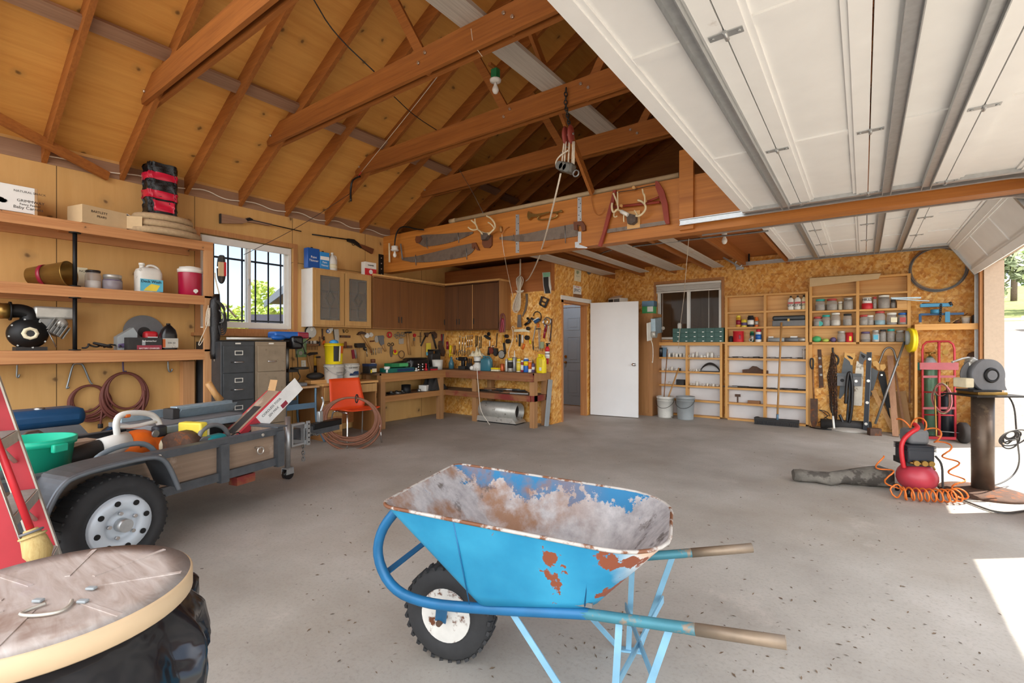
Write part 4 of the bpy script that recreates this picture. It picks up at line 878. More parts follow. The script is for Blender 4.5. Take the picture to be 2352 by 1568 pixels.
b=B();b.tube(smooth([DP((345,400),-6.1),DP((360,520),-6.08),DP((355,640),-6.05),DP((400,700),-6.0),DP((345,770),-6.0)],2),.006,6);b.build('power_cord','dusty_black',t,w=1)
P('blue_leg','5f7d94',.45,.3,.1)
t=thing('steel_stand','blue grey steel stand with splayed legs under the drill press','stand',(-6.02,3.42,0));ztop=zb-.022
b=B();b.bx(-.36,-.2,ztop-.005,.2,.26,ztop+.02);b.build('top','card',t)
for x,y in ((.17,-.19),(.17,.22),(-.27,-.19),(-.27,.22)):
 b=B();b.tube(smooth([(x,y,ztop-.006),(x,y,ztop-.4),(x*1.1,y*(1.15 if y > 0 else 1),ztop-.55),(x*1.2,y*(1.5 if y > 0 else 1),0)],2),.016,6);b.build('leg','blue_leg',t)
for x in (.17,-.27):B().bx(x-.01,-.2,ztop-.27,x+.01,.23,ztop-.2).build('cross_brace','blue_leg',t)
t=thing('wooden_desk','old wooden desk with a pale top behind the orange chair','desk',(-6.12,4.22,0),PI/2);dw=.84;zt=.735
B().bx(-dw/2-.07,-.3,zt,dw/2,.3,zt+.03,.004).build('desktop','pine',t)
b=B();b.bx(-dw/2-.06,-.28,0,-dw/2+.24,.29,zt);b.build('pedestal','dark_panel_side',t)
for k in range(3):d=B().bx(-dw/2-.045,-.298,zt-.2-.22*k,-dw/2+.225,-.2805,zt-.02-.22*k,.003).build('drawer','oak',t)
d=B().bx(-dw/2+.26,-.29,zt-.13,dw/2-.02,-.26,zt-.012,.003).build('drawer','oak',t)
b=B();b.bx(dw/2-.03,-.26,0,dw/2-.005,.28,zt);b.prism([(dw/2-.3,.1,.3),(dw/2-.03,.1,zt-.15),(dw/2-.03,.1,zt-.22),(dw/2-.24,.1,.3)],(0,.02,0));b.build('end_panel','dark_panel_side',t)
b=B();b.bx(-dw/2+.25,.26,.1,dw/2-.03,.275,zt);b.build('modesty_panel','brown_panel',t)
ZD=zt+.03
wood('bench_wood','a06a42','6c4326','X',40,.7,stain=('7c2a22',.5,2.2));wood('bench_wood_y','c08a52','8c5c30','Y',40,.7,stain=('9a4a2a',.64,2.2));wood('bench_post','b98a5c','8d6238','Z',40,.7,stain=('7c2c22',.66,3));wood('bench_top','9c7a58','6a4c34','X',30,.75,stain=('4a3a30',.55,3))
BXF,BYF,BZ=-5.93,6.18,.85;yb0=4.78;xe=AY(1240,850,BYF+.2).x
t=thing('workbench','long L shaped wooden workbench in the corner with a lower shelf','workbench',(-5.6,6.0,0))
b=B();b.bx(LW+.005,yb0,BZ-.03,BXF,TW-.005,BZ);b.bx(BXF,BYF,BZ-.03,xe,TW-.005,BZ);b.build('worktop','bench_top',t,w=1)
b=B();b.bx(BXF-.04,yb0,BZ-.13,BXF+.001,BYF,BZ-.002);b.build('apron','bench_wood_y',t,w=1)
b=B();b.bx(BXF,BYF-.002,BZ-.13,xe,BYF+.038,BZ-.002);b.build('apron','bench_wood',t,w=1)
b=B();b.bx(xe-.04,BYF+.04,BZ-.13,xe+.001,TW-.01,BZ-.002);b.build('apron','bench_post',t,w=1)
for x,y in ((BXF-.09,yb0+.03),(BXF-.09,BYF-.1),(-5.36,BYF+.085),(xe-.09,BYF+.085),(LW+.06,yb0+.05),(xe-.09,TW-.1),(-5.3,TW-.1)):
 b=B();b.bx(x,y-.04,0,x+.09,y+.05,BZ-.031);b.build('leg','bench_post',t,w=1)
zs=.50
b=B();b.bx(LW+.005,yb0,zs-.02,BXF-.045,TW-.005,zs);b.bx(BXF-.045,BYF+.04,zs-.02,xe-.045,TW-.005,zs);b.build('lower_shelf','bench_top',t,w=1)
b=B();b.bx(BXF-.044,yb0,zs-.09,BXF-.004,BYF,zs);b.build('shelf_rail','bench_wood_y',t,w=1);b=B();b.bx(BXF,BYF,zs-.09,xe-.05,BYF+.038,zs);b.build('shelf_rail','bench_wood',t,w=1);b=B();b.bx(xe-.04,BYF+.04,zs-.09,xe,TW-.01,zs);b.build('shelf_rail','bench_wood',t,w=1)
t=one(B().beam((xe+.035,TW-.18,0.0),(xe+.035,TW-.06,.73),.03,.09,(0,1,0)),'grey_plank','grey_paint','short grey plank leaning against the bench end by the doorway','plank')
zf(800,700)
c=AY(*U((1640,1290)),6.42);t=thing('torpedo_heater','silver torpedo shaped heater on the floor under the workbench','heater',(c.x,6.42,0),.06)
hw=(AY(*U((1870,1150)),6.42).x-AY(*U((1470,1150)),6.42).x)/2;zc_=AY(*U((1660,1140)),6.42).z;r=.145
b=B();b.lathe([(r*.8,-hw),(r,-hw+.05),(r,hw),(r*.9,hw),(r*.9,-hw+.08)],(0,0,zc_),(1,0,0),28);b.build('barrel','silver_paint',t);b=B();b.cyl((hw-.12,0,zc_),(hw-.1,0,zc_),r*.89,n=24);b.build('cone','dusty_black',t)
b=B();b.loft([[(-hw-.02,-.16,0.02),(hw+.03,-.16,.02),(hw+.03,.16,.02),(-hw-.02,.16,.02)],[(-hw,-.14,.1),(hw-.06,-.14,.1),(hw-.06,.14,.1),(-hw,.14,.1)]],True,False);b.build('fuel_tank','silver_paint',t)
B().bx(-hw+.1,-.08,.1,hw-.1,.08,zc_-r+.02).build('cradle','dusty_black',t);B().bx(-hw,-.14,0,hw,.14,.021).build('foot','black_iron',t)
c,w,h=XI(585,662,848,935,-6.1);t=thing('black_pot','small black cylindrical pot on the bench lower shelf','pot',(-6.1,c.y,zs));B().lathe([(w*.48,0),(w*.5,.005),(w*.5,h),(w*.46,h),(w*.45,.01),(.001,.01)],n=22).build('body','black_iron',t)
for i,(l,r_,tp,bt,rz,lab) in enumerate(((790,920,870,935,.35,'white carton lying on the bench lower shelf, left one'),(905,1045,850,930,.5,'white carton on the bench lower shelf in the inner corner'))):
 c,w,h=XI(l,r_,tp,bt,-6.05);boxthing('white_carton',lab,'box',(-6.1,c.y,zs),w*.8,.14,.1,PI/2+rz,'white_plastic')
b=B();rr=random.Random(9)
b.grid(lambda u,v:(-6.1+.32*(u-.5),6.05+.42*(v-.5),zs+.01+.26*max(0,math.sin(PI*u)*math.sin(PI*v))**.7*(1+.25*math.sin(19*u+11*v))),18,18);one(b,'rag_pile','dusty_black','dark crumpled tarp stuffed on the bench lower shelf in the corner','tarp')
for i in range(9):
 c=AX(*U((450+20*i,965)),-6.08);b=B()
 if i % 3==0:b.cyl((-6.15,c.y,zs+.016),(-6.02,c.y+.03,zs+.016),.016,n=10)
 elif i % 3==1:b.cyl((-6.1,c.y,zs),(-6.1,c.y,zs+.05),.02,n=10)
 else:b.torus((-6.08,c.y,zs+.012),.025,.01,n=14,k=6)
 one(b,'pipe_fitting','dull_steel' if i % 2 else 'dark_iron','small grey pipe fitting among others on the left bench lower shelf','fitting','pipe fittings on the bench lower shelf')
t=thing('round_tin','shiny lid of a small tin on the bench lower shelf by the cartons','tin',(-6.02,AX(*U((765,930)),-6.02).y,zs));B().cyl((0,0,.0),(0,0,.05),.03,n=14).build('body','steel',t)
wood('bar_wood','9a6a40','6a4426','X',40,.6)
rr=random.Random(4)
for i in range(10):
 p=AY(*U((1480+45*i,960)),6.4);a=rr.uniform(-.5,.5);L=rr.uniform(.1,.22);q=V((math.cos(a),math.sin(a),0))*L;yy=6.36+rr.uniform(-.1,.14);z=zs+.015+.016*(i % 3)
 b=B();
 if i % 3==2:b.cyl((p.x-q.x,yy-q.y,z),(p.x+q.x,yy+q.y,z),.015,n=8)
 else:b.beam((p.x-q.x,yy-q.y,z),(p.x+q.x,yy+q.y,z),.03,.02)
 one(b,'scrap_bar',['dark_iron','steel','bar_wood','rusty_steel'][i % 4],'short scrap bar in the heap on the right bench lower shelf','bar','scrap bars on the right bench shelf')
def pail(name,label,px,zb,r0,r1,h,mat,x,cat='bucket',handle=True,n=30,lid=None):
 y=AX(px,850,x).y;t=thing(name,label,cat,(x,y,zb),PI/2)
 B().lathe([(.001,0),(r0,0),(r0+.003,.004),(r1,h),(r1+.006,h),(r1+.006,h-.02),(r1+.0,h-.022)][:5]+[(r1+.006,h-.001),(r1-.004,h),(r0-.004,.01),(.001,.01)],n=n).build('body',mat,t)
 b=B();b.torus((0,0,h-.03),r1+.001,.006,n=30,k=6);b.build('rim_ring',mat,t)
 if handle:b=B();b.tube([(math.cos(a)*(r1+.008),-math.sin(a)*.05-(r1)*.95*math.sin(a),h-.03-math.sin(a)*.12) for a in [PI*i/16 for i in range(17)]],.003,5);b.build('bail','steel',t)
 return t
zf(680,740,7.467)
BKX=-5.98
t=pail('white_bucket','left white bucket on the desk under the yellow one',767,ZD,.115,.135,.255,'dirty_white',BKX);text('DETERGENT',.03,'mid_grey',t,loc=(.03,-.137,.14));B().bx(-.03,-.134,.07,.05,-.131,.11).build('printed_panel','grey_paint',t)
t=pail('white_bucket','right white bucket on the desk with a blue car picture',804,ZD,.11,.13,.255,'dirty_white',BKX+.02);b=B();b.prism([(-.09,-.121,.09),(-.09,-.121,.12),(-.04,-.124,.125),(-.01,-.127,.15),(.05,-.127,.15),(.06,-.12,.1),(.05,-.12,.09)],(0,.004,0));b.build('car_picture','navy',t);text('CAR WASH',.028,'ink',t,loc=(-.04,-.131,.2))
t=pail('yellow_bucket','yellow bucket with a dark label standing on the white ones',767,ZD+.257,.11,.128,.29,'yellow',BKX,handle=False)
for a0,a1,z0,z1,mt in ((-2.2,-1.6,.04,.25,'ink'),(-1.55,-1.4,.04,.25,'paper'),(-1.35,-.9,.05,.14,'yellow'),(-1.38,-.85,.15,.25,'orange')):
 b=B();b.grid(lambda u,v:((.1115+.018*(z0+(z1-z0)*v)/.29+.0015)*math.cos(a0+(a1-a0)*u),(.1115+.018*(z0+(z1-z0)*v)/.29+.0015)*math.sin(a0+(a1-a0)*u),z0+(z1-z0)*v),8,1);b.build('label',mt,t)
b=B();b.ball((0,0,.3),(.07,.06,.04),12);one(b,'blue_cloth','sky_blue','blue cloth lying in the top of the yellow bucket','cloth',loc=(BKX,AX(767,850,BKX).y,ZD+.257))
P('chair_orange','d9481c',.4,0,.06,6)
zf(450,720)
fl,fr=AZ(799,1027),AZ(875,1013)
cc=V((fl.x-.16,(fl.y+fr.y)/2-.02,0));t=thing('orange_chair','orange moulded plastic chair with chrome legs in front of the desk','chair',cc,PI/2-.12)
ws=.5
def seatpt(u,v):
 x=(u-.5)*ws*(1 if v < .6 else 1-.12*(v-.6)/.4);
 if v < .5:y=-.2+.4*v/.5;z=.43+.02*math.cos(PI*v*2)*.5
 else:s=(v-.5)/.5;y=.2+.12*s;z=.435+.4*s**1.15
 return V((x,y+.03*((2*u-1)**2)*(-1 if v > .55 else 0),z+.025*((2*u-1)**4)*(1 if v < .5 else 0)))
b=B();b.grid(seatpt,12,20);o=b.build('shell','chair_orange',t);md=o.modifiers.new('thick','SOLIDIFY');md.thickness=.012;md.offset=1
for x in (-1,1):
 b=B();b.tube(smooth([(x*.19,-.16,.425),(x*.22,-.2,.4),(x*.245,-.24,0)],1),.011,8);b.build('leg','chrome',t);b=B();b.tube(smooth([(x*.19,.16,.425),(x*.22,.2,.4),(x*.245,.26,0)],1),.011,8);b.build('leg','chrome',t)
 B().cyl((x*.19,-.16,.423),(x*.19,.16,.423),.01,n=8).build('seat_bar','chrome',t)
c0=AD(806,960,6.02);t=thing('hose_coil','big brown hose coil hung over the seat of the orange chair','hose',(c0.x,c0.y,.12))
k=c0.dot(FW)/FPX
b=B();aa=RT*.97+FW*.05;pts=coil(c0+V((0,0,.0)),aa,(0,0,1),64*k,9,.09,12,30,.74,.02);b.tube(pts,.013,7);b.build('coil','hose_brown',t,w=1)
for q in (1.35,):B().torus(c0+aa*(62*k*math.cos(q))+V((0,0,.74*62*k*math.sin(q))),.05,.008,RT,14,6).build('tie','dusty_black',t,w=1)
# ================= tools on the plywood wall (left), right of the filing cabinets
hw_,st_,di_='handle_wood','dull_steel','dark_iron'
def hd(off=.012,th=.03):return (off,th)
zf(680,740,7.467)
wt('wall_file','long reddish file hanging upright on the plywood wall','file','L',[('blade','rusty_steel','p',[(435,110),(460,110),(462,230),(440,235)],(.01,.01)),('handle','leather','s',[(448,230),(452,290)],(.02,12))])
wt('orange_pliers','orange handled tool hanging left of the yellow bucket','pliers','L',[('handle','orange','s',[(470,320),(455,380)],(.02,12)),('handle','orange','s',[(485,310),(492,440)],(.02,13)),('jaws',di_,'s',[(478,240),(480,310)],(.02,12))])
wt('tape_dispenser','white and blue round tape dispenser on the wall under the glass cabinet','dispenser','L',[('reel','white_plastic','d',[(555,150)],(.01,.03,42)),('ring','blue','t',[(548,152)],(.042,6,26)),('arm','white_plastic','p',[(560,105),(618,98),(615,140),(580,170)],(.012,.025))])
wt('white_trowel','long pale grey trowel blade hanging above the yellow bucket','trowel','L',[('blade','silver_paint','p',[(635,120),(715,115),(725,200),(722,370),(665,370),(650,240)],(.012,.02)),('edge','dark_iron','s',[(636,120),(652,240),(666,370)],(.03,5))])
for i,(x,y,r) in enumerate(((875,150,24),(812,135,12),(820,165,12))):
 wt('metal_ring',['large brass ring on a nail under the glass cabinet','small ring, upper one of a pair left of the brass ring','small ring, lower one of a pair left of the brass ring'][i],'ring','L',[('ring','brass_old' if i==0 else 'dark_iron','t',[(x,y)],(.012,6 if i==0 else 4,r))])
wt('sanding_block','dark brown flat block nailed below the brass ring','block','L',[('block','rusty_steel','p',[(748,222),(915,226),(915,264),(748,260)],(.004,.03))])
wt('hand_grinder','reddish cylinder standing on a small ledge behind the yellow bucket','tool','L',[('barrel','leather','s',[(848,330),(850,440)],(.04,20)),('ledge','rusty_steel','p',[(740,400),(945,396),(945,440),(740,445)],(.004,.03))])
wt('rubber_mallet','black rubber mallet with a wooden handle hanging head up','mallet','L',[('head','black_plastic','p',[(1000,360),(1130,355),(1140,400),(1130,435),(1005,435),(995,400)],(.015,.07)),('handle',hw_,'s',[(1075,436),(1075,720)],(.05,14))])
wt('red_knife','red and silver utility blade hanging left of the mallet handle','knife','L',[('handle','maroon','p',[(945,475),(980,465),(1000,615),(965,625)],(.01,.02)),('blade','steel','p',[(985,470),(1015,460),(1045,600),(1020,628)],(.01,.012))])
wt('caster_wheel_spare','small black rubber wheel on the wall right of the mallet','wheel','L',[('tyre','black_plastic','t',[(1185,452)],(.02,12,24)),('hub','steel','d',[(1185,452)],(.012,.02,14))])
wt('claw_tool','large claw hammer hanging at a slant beside the mallet','hammer','L',[('head','rusty_steel','p',[(1035,215),(1065,170),(1110,155),(1170,175),(1180,205),(1130,205),(1090,195),(1060,220)],(.015,.04)),('handle',hw_,'s',[(1120,200),(1285,470)],(.035,17)),('grip','leather','s',[(1280,462),(1292,520)],(.035,13))])
t=wt('screwdriver_rack','wall rack of pale handled screwdrivers behind the drill press','rack','L',[('rail','bar_wood','p',[(165,372),(375,368),(375,405),(165,408)],(.004,.035))])
for i in range(8):
 x=180+26*i;mt=['grey_paint','mid_grey','dusty_black','white_plastic','mid_grey','white_plastic','white_plastic','dusty_black'][i]
 wt('screwdriver',['leftmost','second','third','fourth','fifth','sixth','seventh','rightmost'][i]+' screwdriver from the left in the wall rack behind the drill press','screwdriver','L',[('grip',mt,'s',[(x,315),(x,366)],(.022,9)),('shaft','rusty_steel','s',[(x,367),(x,475)],(.022,4,6))],'screwdrivers in the wall rack')
wt('brush','dark long handled brush hanging right of the screwdriver rack','brush','L',[('bristles','dusty_black','s',[(400,330),(395,400)],(.03,20)),('handle','bar_wood','s',[(405,245),(403,330)],(.03,13))])
wt('axe','hatchet with a pale curved wooden handle leaning above the desk corner','axe','L',[('head',di_,'p',[(180,545),(240,515),(350,510),(355,545),(250,560),(200,580)],(.05,.03)),('handle',hw_,'S',[(205,560),(210,640),(230,720),(250,800),(255,850)],(.06,18))])
wt('yellow_hammer','hammer with a yellow and black handle standing on its grip over the desk','hammer','L',[('head',di_,'p',[(300,590),(400,580),(402,610),(340,612)],(.05,.03)),('handle','yellow_old' if 'yellow_old' in MATS else P('yellow_old','c9962c',.5).name,'s',[(325,560),(330,740)],(.06,22)),('grip','black_plastic','s',[(330,742),(330,890)],(.06,26))])
zf(800,740,11.2)
for i,(x,y,r,mt) in enumerate(((470,340,55,'paper'),(570,320,50,'dirty_white'))):
 wt('parts_bag',['left of two small clear bags of parts pinned near the claw hammer','right of two small clear bags of parts pinned near the claw hammer'][i],'bag','L',[('bag',mt,'p',[(x+r*math.cos(a)*(1+.15*math.sin(3*a+i)),y+r*1.2*math.sin(a)) for a in [k*PI/6 for k in range(12)]],(.006,.02))])
wt('tinner_square','grey cleaver shaped tool with a wooden handle hanging blade up','cleaver','L',[('blade','mid_grey','p',[(755,345),(890,335),(920,380),(905,440),(915,560),(840,600),(800,540),(770,430)],(.015,.012)),('handle',hw_,'s',[(880,580),(955,740)],(.03,26))])
wt('pizza_wheel','round pale scraper with a short dark handle left of the cleaver','scraper','L',[('disc','silver_paint','p',[(665+0,440),(690,350),(740,345),(765,400),(765,510),(700,520)],(.008,.01)),('handle','leather','s',[(560,488),(660,480)],(.02,18))])
wt('red_roll','red rimmed tape roll on a nail right of the cleaver','tape','L',[('roll','red','t',[(1060,322)],(.03,20,62)),('core','card','d',[(1065,322)],(.008,.02,46))])
wt('scissors','pair of tin snips with ring handles hanging points down','scissors','L',[('ring',di_,'t',[(1045,570)],(.02,9,38)),('ring',di_,'t',[(1135,565)],(.02,9,38)),('blades','steel_blade','p',[(1070,610),(1120,610),(1135,800),(1110,890),(1085,890),(1065,790)],(.012,.015))])
for i,x in enumerate((600,645,705)):wt('small_wrench',['first','second','third'][i]+' from the left of three short wrenches below the cleaver','wrench','L',[('wrench','steel','s',[(x,665),(x+4,840)],(.012,9))],'short wrenches on the plywood wall')
for i,x in enumerate((760,800,845)):wt('hex_key',['left','middle','right'][i]+' of three short keys right of the small wrenches','key','L',[('key','dull_steel','S',[(x+30,660),(x,660),(x+2,780),(x+15,795)],(.012,7))],'short keys on the plywood wall')
wt('combination_wrench','bright wrench hanging just right of the small black wheel','wrench','L',[('wrench','steel','s',[(475,700),(482,885)],(.012,11))])
zf(900,750,8.96)
wt('yellow_tape','yellow and red tape measure hanging right of the tin snips','tape','L',[('case','yellow','d',[(50,525)],(.005,.04,48)),('badge','red','d',[(65,510)],(.046,.004,36))])
t=wt('keyring_bunch','tangle of metal keys and rings hung near the inner corner cabinets','keys','L',[('plate','silver_paint','p',[(140,250),(240,240),(235,350),(145,360)],(.015,.01))]);
for i in range(7):wt('key_ring','metal ring in the tangle of keys on the plywood wall','ring','L',[('ring',st_,'t',[(70+30*i,160+35*math.sin(i*2.1)+20)],(.02+.004*i,6,26+4*(i % 3)))],'metal rings on the plywood wall')
wt('claw_hammer','upright claw hammer with a worn wooden handle in the middle of the wall','hammer','L',[('head',di_,'p',[(255,125),(280,105),(385,100),(388,130),(340,140),(300,128),(262,142)],(.02,.035)),('handle',hw_,'s',[(325,130),(340,350),(370,580)],(.035,24))])
wt('wood_lath','pale flat lath hanging beside the upright claw hammer','lath','L',[('lath',hw_,'p',[(300,350),(355,350),(375,575),(320,575)],(.004,.012))])
wt('reflector','round red reflector on the wall right of the upright hammer','reflector','L',[('disc','red','d',[(458,178)],(.004,.02,36))])
wt('pliers','pliers hanging below the red reflector','pliers','L',[('jaw',st_,'p',[(440,230),(465,225),(470,290),(440,295)],(.012,.015)),('handle',hw_,'s',[(445,290),(415,400)],(.02,10)),('handle',hw_,'s',[(462,290),(468,400)],(.02,10))])
wt('thin_file','thin upright file between pliers and pipe wrenches','file','L',[('file','rusty_steel','s',[(588,115),(588,330)],(.012,8)),('crossbar','rusty_steel','s',[(530,195),(620,200)],(.012,5))])
for i,pts in enumerate((([(660,125),(735,120),(738,150),(715,215),(690,190),(665,170)],[(700,180),(600,395)]),([(750,150),(780,110),(860,100),(905,150),(905,220),(880,245),(850,230),(830,170),(800,140)],[(835,160),(915,450)]))):
 wt('pipe_wrench',['smaller pipe wrench tilted left on the plywood wall','larger pipe wrench tilted right on the plywood wall'][i],'wrench','L',[('jaw','rusty_steel','p',pts[0],(.012,.035)),('handle',di_,'s',pts[1],(.03,16+4*i))])
wt('long_pliers','long dark channel pliers hanging in the corner of the plywood wall','pliers','L',[('handle','maroon','s',[(1025,150),(1028,320)],(.02,14)),('handle','mid_grey','s',[(1060,150),(1050,480)],(.02,14)),('jaws','rusty_steel','p',[(960,300),(1000,290),(1070,520),(1050,610),(1005,600),(970,520),(945,400)],(.012,.04))])
wt('green_sleeve','clear green and blue packaged tool hanging over the black machine','packet','L',[('sleeve','label_yellow','p',[(705,340),(780,335),(782,510),(708,520)],(.05,.03)),('lower_part','label_aqua','p',[(708,521),(782,511),(780,590),(712,590)],(.05,.03))])
wt('hand_drill','wire loop of a pale sieve ring on the plywood wall behind the black machine','ring','L',[('loop','rusty_steel','t',[(200,570)],(.03,7,75))])
# ================= tools on the board over the right bench (tool wall)
zf(1010,740,7.467)
for i,(x0,y0_,x1,y1_) in enumerate(((345,250,335,480),(398,270,385,470),(440,262,428,490),(484,240,475,405),(520,240,512,400),(556,235,550,390))):
 wt('wrench',['first','second','third','fourth','fifth','sixth'][i]+' from the left in the row of bright wrenches under the dark cabinet','wrench','T',[('shank','chrome','s',[(x0,y0_),(x1,y1_)],(.012,7)),('ring_end','chrome','t',[(x1-1,y1_+12)],(.012,5,11)),('open_end','chrome','t',[(x0,y0_-8)],(.012,5,8))],'row of bright wrenches')
for i,(x0,y0_,x1,y1_) in enumerate(((622,225,618,400),(650,230,640,380),(684,245,678,435),(712,240,706,420))):
 wt('box_wrench',['leftmost','second','third','rightmost'][i]+' of the four darker wrenches right of the bright row','wrench','T',[('wrench','steel' if i==2 else 'dark_iron','s',[(x0,y0_),(x1,y1_)],(.012,7)),('ring_end','dark_iron','t',[(x1,y1_+10)],(.012,5,10))],'darker wrenches on the tool wall')
for i in range(8):wt('socket_key','small dark wrench or key in the lower cluster on the tool wall','key','T',[('key','dark_iron','s',[(290+32*i,480+15*math.sin(i*1.7)),(285+33*i,570+20*math.sin(i*2.3))],(.012,5))],'small keys on the tool wall')
wt('yellow_scraper','yellow handled scraper hanging near the inner corner','scraper','T',[('handle','yellow','s',[(190,395),(180,520)],(.03,24)),('guard','yellow','s',[(150,552),(222,556)],(.03,8)),('tip','yellow','s',[(178,525),(168,600)],(.03,10))])
wt('screw_driver','dark red handle hanging in the very corner left of the yellow scraper','handle','T',[('handle','maroon','s',[(130,330),(135,460)],(.03,22))])
wt('brown_brush','dark brown brush right of the yellow scraper','brush','T',[('brush','bar_wood','s',[(255,395),(245,550)],(.03,20))])
wt('pulley_block','small black pulley wheel pinned high right of the wrench row','pulley','T',[('sheave','black_iron','t',[(838,200)],(.03,14,20)),('cheek','dark_iron','p',[(770,235),(800,215),(880,270),(870,300),(830,285)],(.012,.04))])
wt('white_handle_tool','dark tool with a white handle hanging under the small pulley','tool','T',[('handle','white_plastic','s',[(858,315),(856,410)],(.03,9)),('body','dusty_black','s',[(850,420),(838,560)],(.03,22))])
wt('red_float','rusty red tool body with a bright ring right of the white handled tool','tool','T',[('body','rusty_red' if 'rusty_red' in MATS else P('rusty_red','7a2f1e',.6).name,'p',[(870,440),(920,430),(950,490),(930,540),(880,530)],(.012,.05)),('ring','chrome','t',[(912,415)],(.03,7,20))])
wt('long_rod','thin dark rod tool with a bulky lower end on the tool wall','rod','T',[('rod','dark_iron','s',[(985,185),(968,430)],(.02,7)),('body','dusty_black','p',[(950,440),(1000,445),(1010,520),(980,580),(950,560)],(.012,.05))])
zf(1110,740,6.894)
wt('gold_handle','long tool with an amber handle hanging below the maroon rope loop','tool','T',[('handle','yellow_old','s',[(315,200),(322,320)],(.03,13)),('shaft','dusty_black','s',[(325,325),(345,500)],(.03,18))])
wt('round_mirror','round pale mirror on a black frame hanging over the bench','mirror','T',[('disc','silver_paint','p',[(290+50*math.cos(a),510+65*math.sin(a)) for a in [k*PI/10 for k in range(20)]],(.03,.008)),('rim','black_iron','t',[(290,508)],(.034,6,62))])
wt('black_coupling','black round coupling pair right of the amber handled tool','coupling','T',[('body','black_plastic','d',[(410,300)],(.01,.06,36)),('end','black_plastic','d',[(385,220)],(.01,.05,28))])
wt('string','white cord looped from a nail and hanging down to the cans','cord','T',[('cord','wire_white','S',[(490,100),(488,70),(465,62),(450,75),(452,100),(475,150),(470,260),(430,380),(400,450),(398,520),(412,570)],(.05,5))])
wt('knife_rail','pale wooden strip holding tools on the tool wall','rail','T',[('rail','cream','p',[(495,112),(700,104),(750,150),(735,160),(690,148),(495,152)],(.005,.02))])
for i,(x,y0_,y1_,w_,mt) in enumerate(((530,205,310,9,'steel'),(575,190,380,16,'dusty_black'),(622,200,325,18,'dirty_white'))):wt('chisel',['narrow bright chisel at left under the pale strip','dark broad chisel in the middle under the pale strip','white handled chisel at right under the pale strip'][i],'chisel','T',[('chisel',mt,'s',[(x,y0_),(x,y1_)],(.02,w_))])
wt('orange_knife','bright orange utility knife hanging at a slant above the cans','knife','T',[('knife','orange','s',[(650,345),(620,425)],(.02,18))])
wt('jar_opener','black round knob below the right end of the pale strip','knob','T',[('knob','black_plastic','d',[(708,243)],(.005,.05,36))]);wt('jar_opener','black round knob on the right end of the pale strip','knob','T',[('knob','black_plastic','d',[(725,98)],(.026,.05,28))])
wt('yellow_marker','short yellow marker hanging right of the lower black knob','marker','T',[('marker','yellow','s',[(738,280),(748,345)],(.02,14))])
wt('steel_rod','pale rod slanting down between the knobs and the pliers','rod','T',[('rod','grey_paint','s',[(828,60),(785,300)],(.03,7)),('rod_end','dusty_black','s',[(785,300),(790,430)],(.03,8))])
wt('caulk_frame','black and red caulking gun frame hanging at upper right of the tool wall','caulking gun','T',[('grip','orange','s',[(872,20),(870,80)],(.04,13)),('rod','grey_paint','s',[(870,85),(885,420)],(.04,5)),('rod','grey_paint','s',[(900,85),(892,420)],(.04,5)),('bracket','dusty_black','s',[(835,105),(905,100)],(.04,7))])
wt('red_snips','red handled snips hanging near the right end of the tool wall','snips','T',[('handle','maroon','s',[(985,90),(960,250)],(.03,17)),('blade','steel','s',[(965,10),(985,85)],(.03,14)),('handle','maroon','s',[(1000,40),(990,150)],(.045,10))])
wt('tan_cord','tan cord looped down the right end of the tool wall','cord','T',[('cord','rope','S',[(1030,60),(1020,150),(1030,260),(1040,380),(1060,300),(1050,150),(1040,60)],(.02,5))])
wt('chain_length','short rusty chain hanging on the right edge of the tool wall','chain','T',[('chain','rusty_steel','S',[(1085,-60),(1078,100),(1068,200),(1058,300)],(.02,12,5))])
for i in range(5):wt('drill_bit','thin bright bit or key hanging low right of the orange knife','drill bit','T',[('bit','steel','s',[(800+32*i,380+10*(i % 2)),(798+33*i,450+8*(i % 3))],(.012,5))],'thin bits low on the tool wall')
wt('green_tag','grey green plastic piece hanging left of the fire extinguisher','tag','T',[('tag','leaf_grey','p',[(912,310),(965,308),(965,410),(912,412)],(.01,.02))])
zf(1120,620,5.6)
wt('rope_hank','thick hank of white rope hung beside the dark cabinet','rope','T',[('hank','rope','S',[(415,20),(418,70),(380,95),(365,130),(400,260),(340,400),(318,500),(345,550),(390,540),(420,470),(430,400),(410,270),(460,150),(455,100),(420,75)],(.12,5.5))]+[('loop','rope','S',[(420,80),(365+12*k,120+5*(k % 3)),(375+8*k,200),(400+2*k,270),(345+12*k,400),(325+12*k,500+4*(k % 2)),(345+10*k,545-3*k),(400+4*k,430),(408+2*k,270),(445-3*k,150),(425,80)],(.05+.018*k,5.5)) for k in range(7)]+[('binding','rope','S',[(362,262),(400,275),(462,258),(460,268),(400,286),(362,274),(400,292),(458,278)],(.19,5))])
wt('rope_tail','white twisted rope end rising above the rope hank','rope','T',[('strand','rope','s',[(420,-140),(419,70)],(.08,11))])
wt('maroon_hose','folded maroon hose looped over a hook beside the dark cabinet','hose','T',[('loop','hose_red','S',[(150,790),(160,700),(175,580),(195,560),(220,590),(225,700),(215,800)],(.34,14)),('loop','maroon','S',[(165,800),(180,700),(195,600),(205,700),(190,800)],(.36,11))])
wt('curved_saw','curved pruning saw blade hanging right of the rope hank','saw','T',[('blade','steel_blade','p',[(490,305),(518,305),(522,400),(500,520),(455,600),(445,595),(480,500),(495,400)],(.01,.01))])
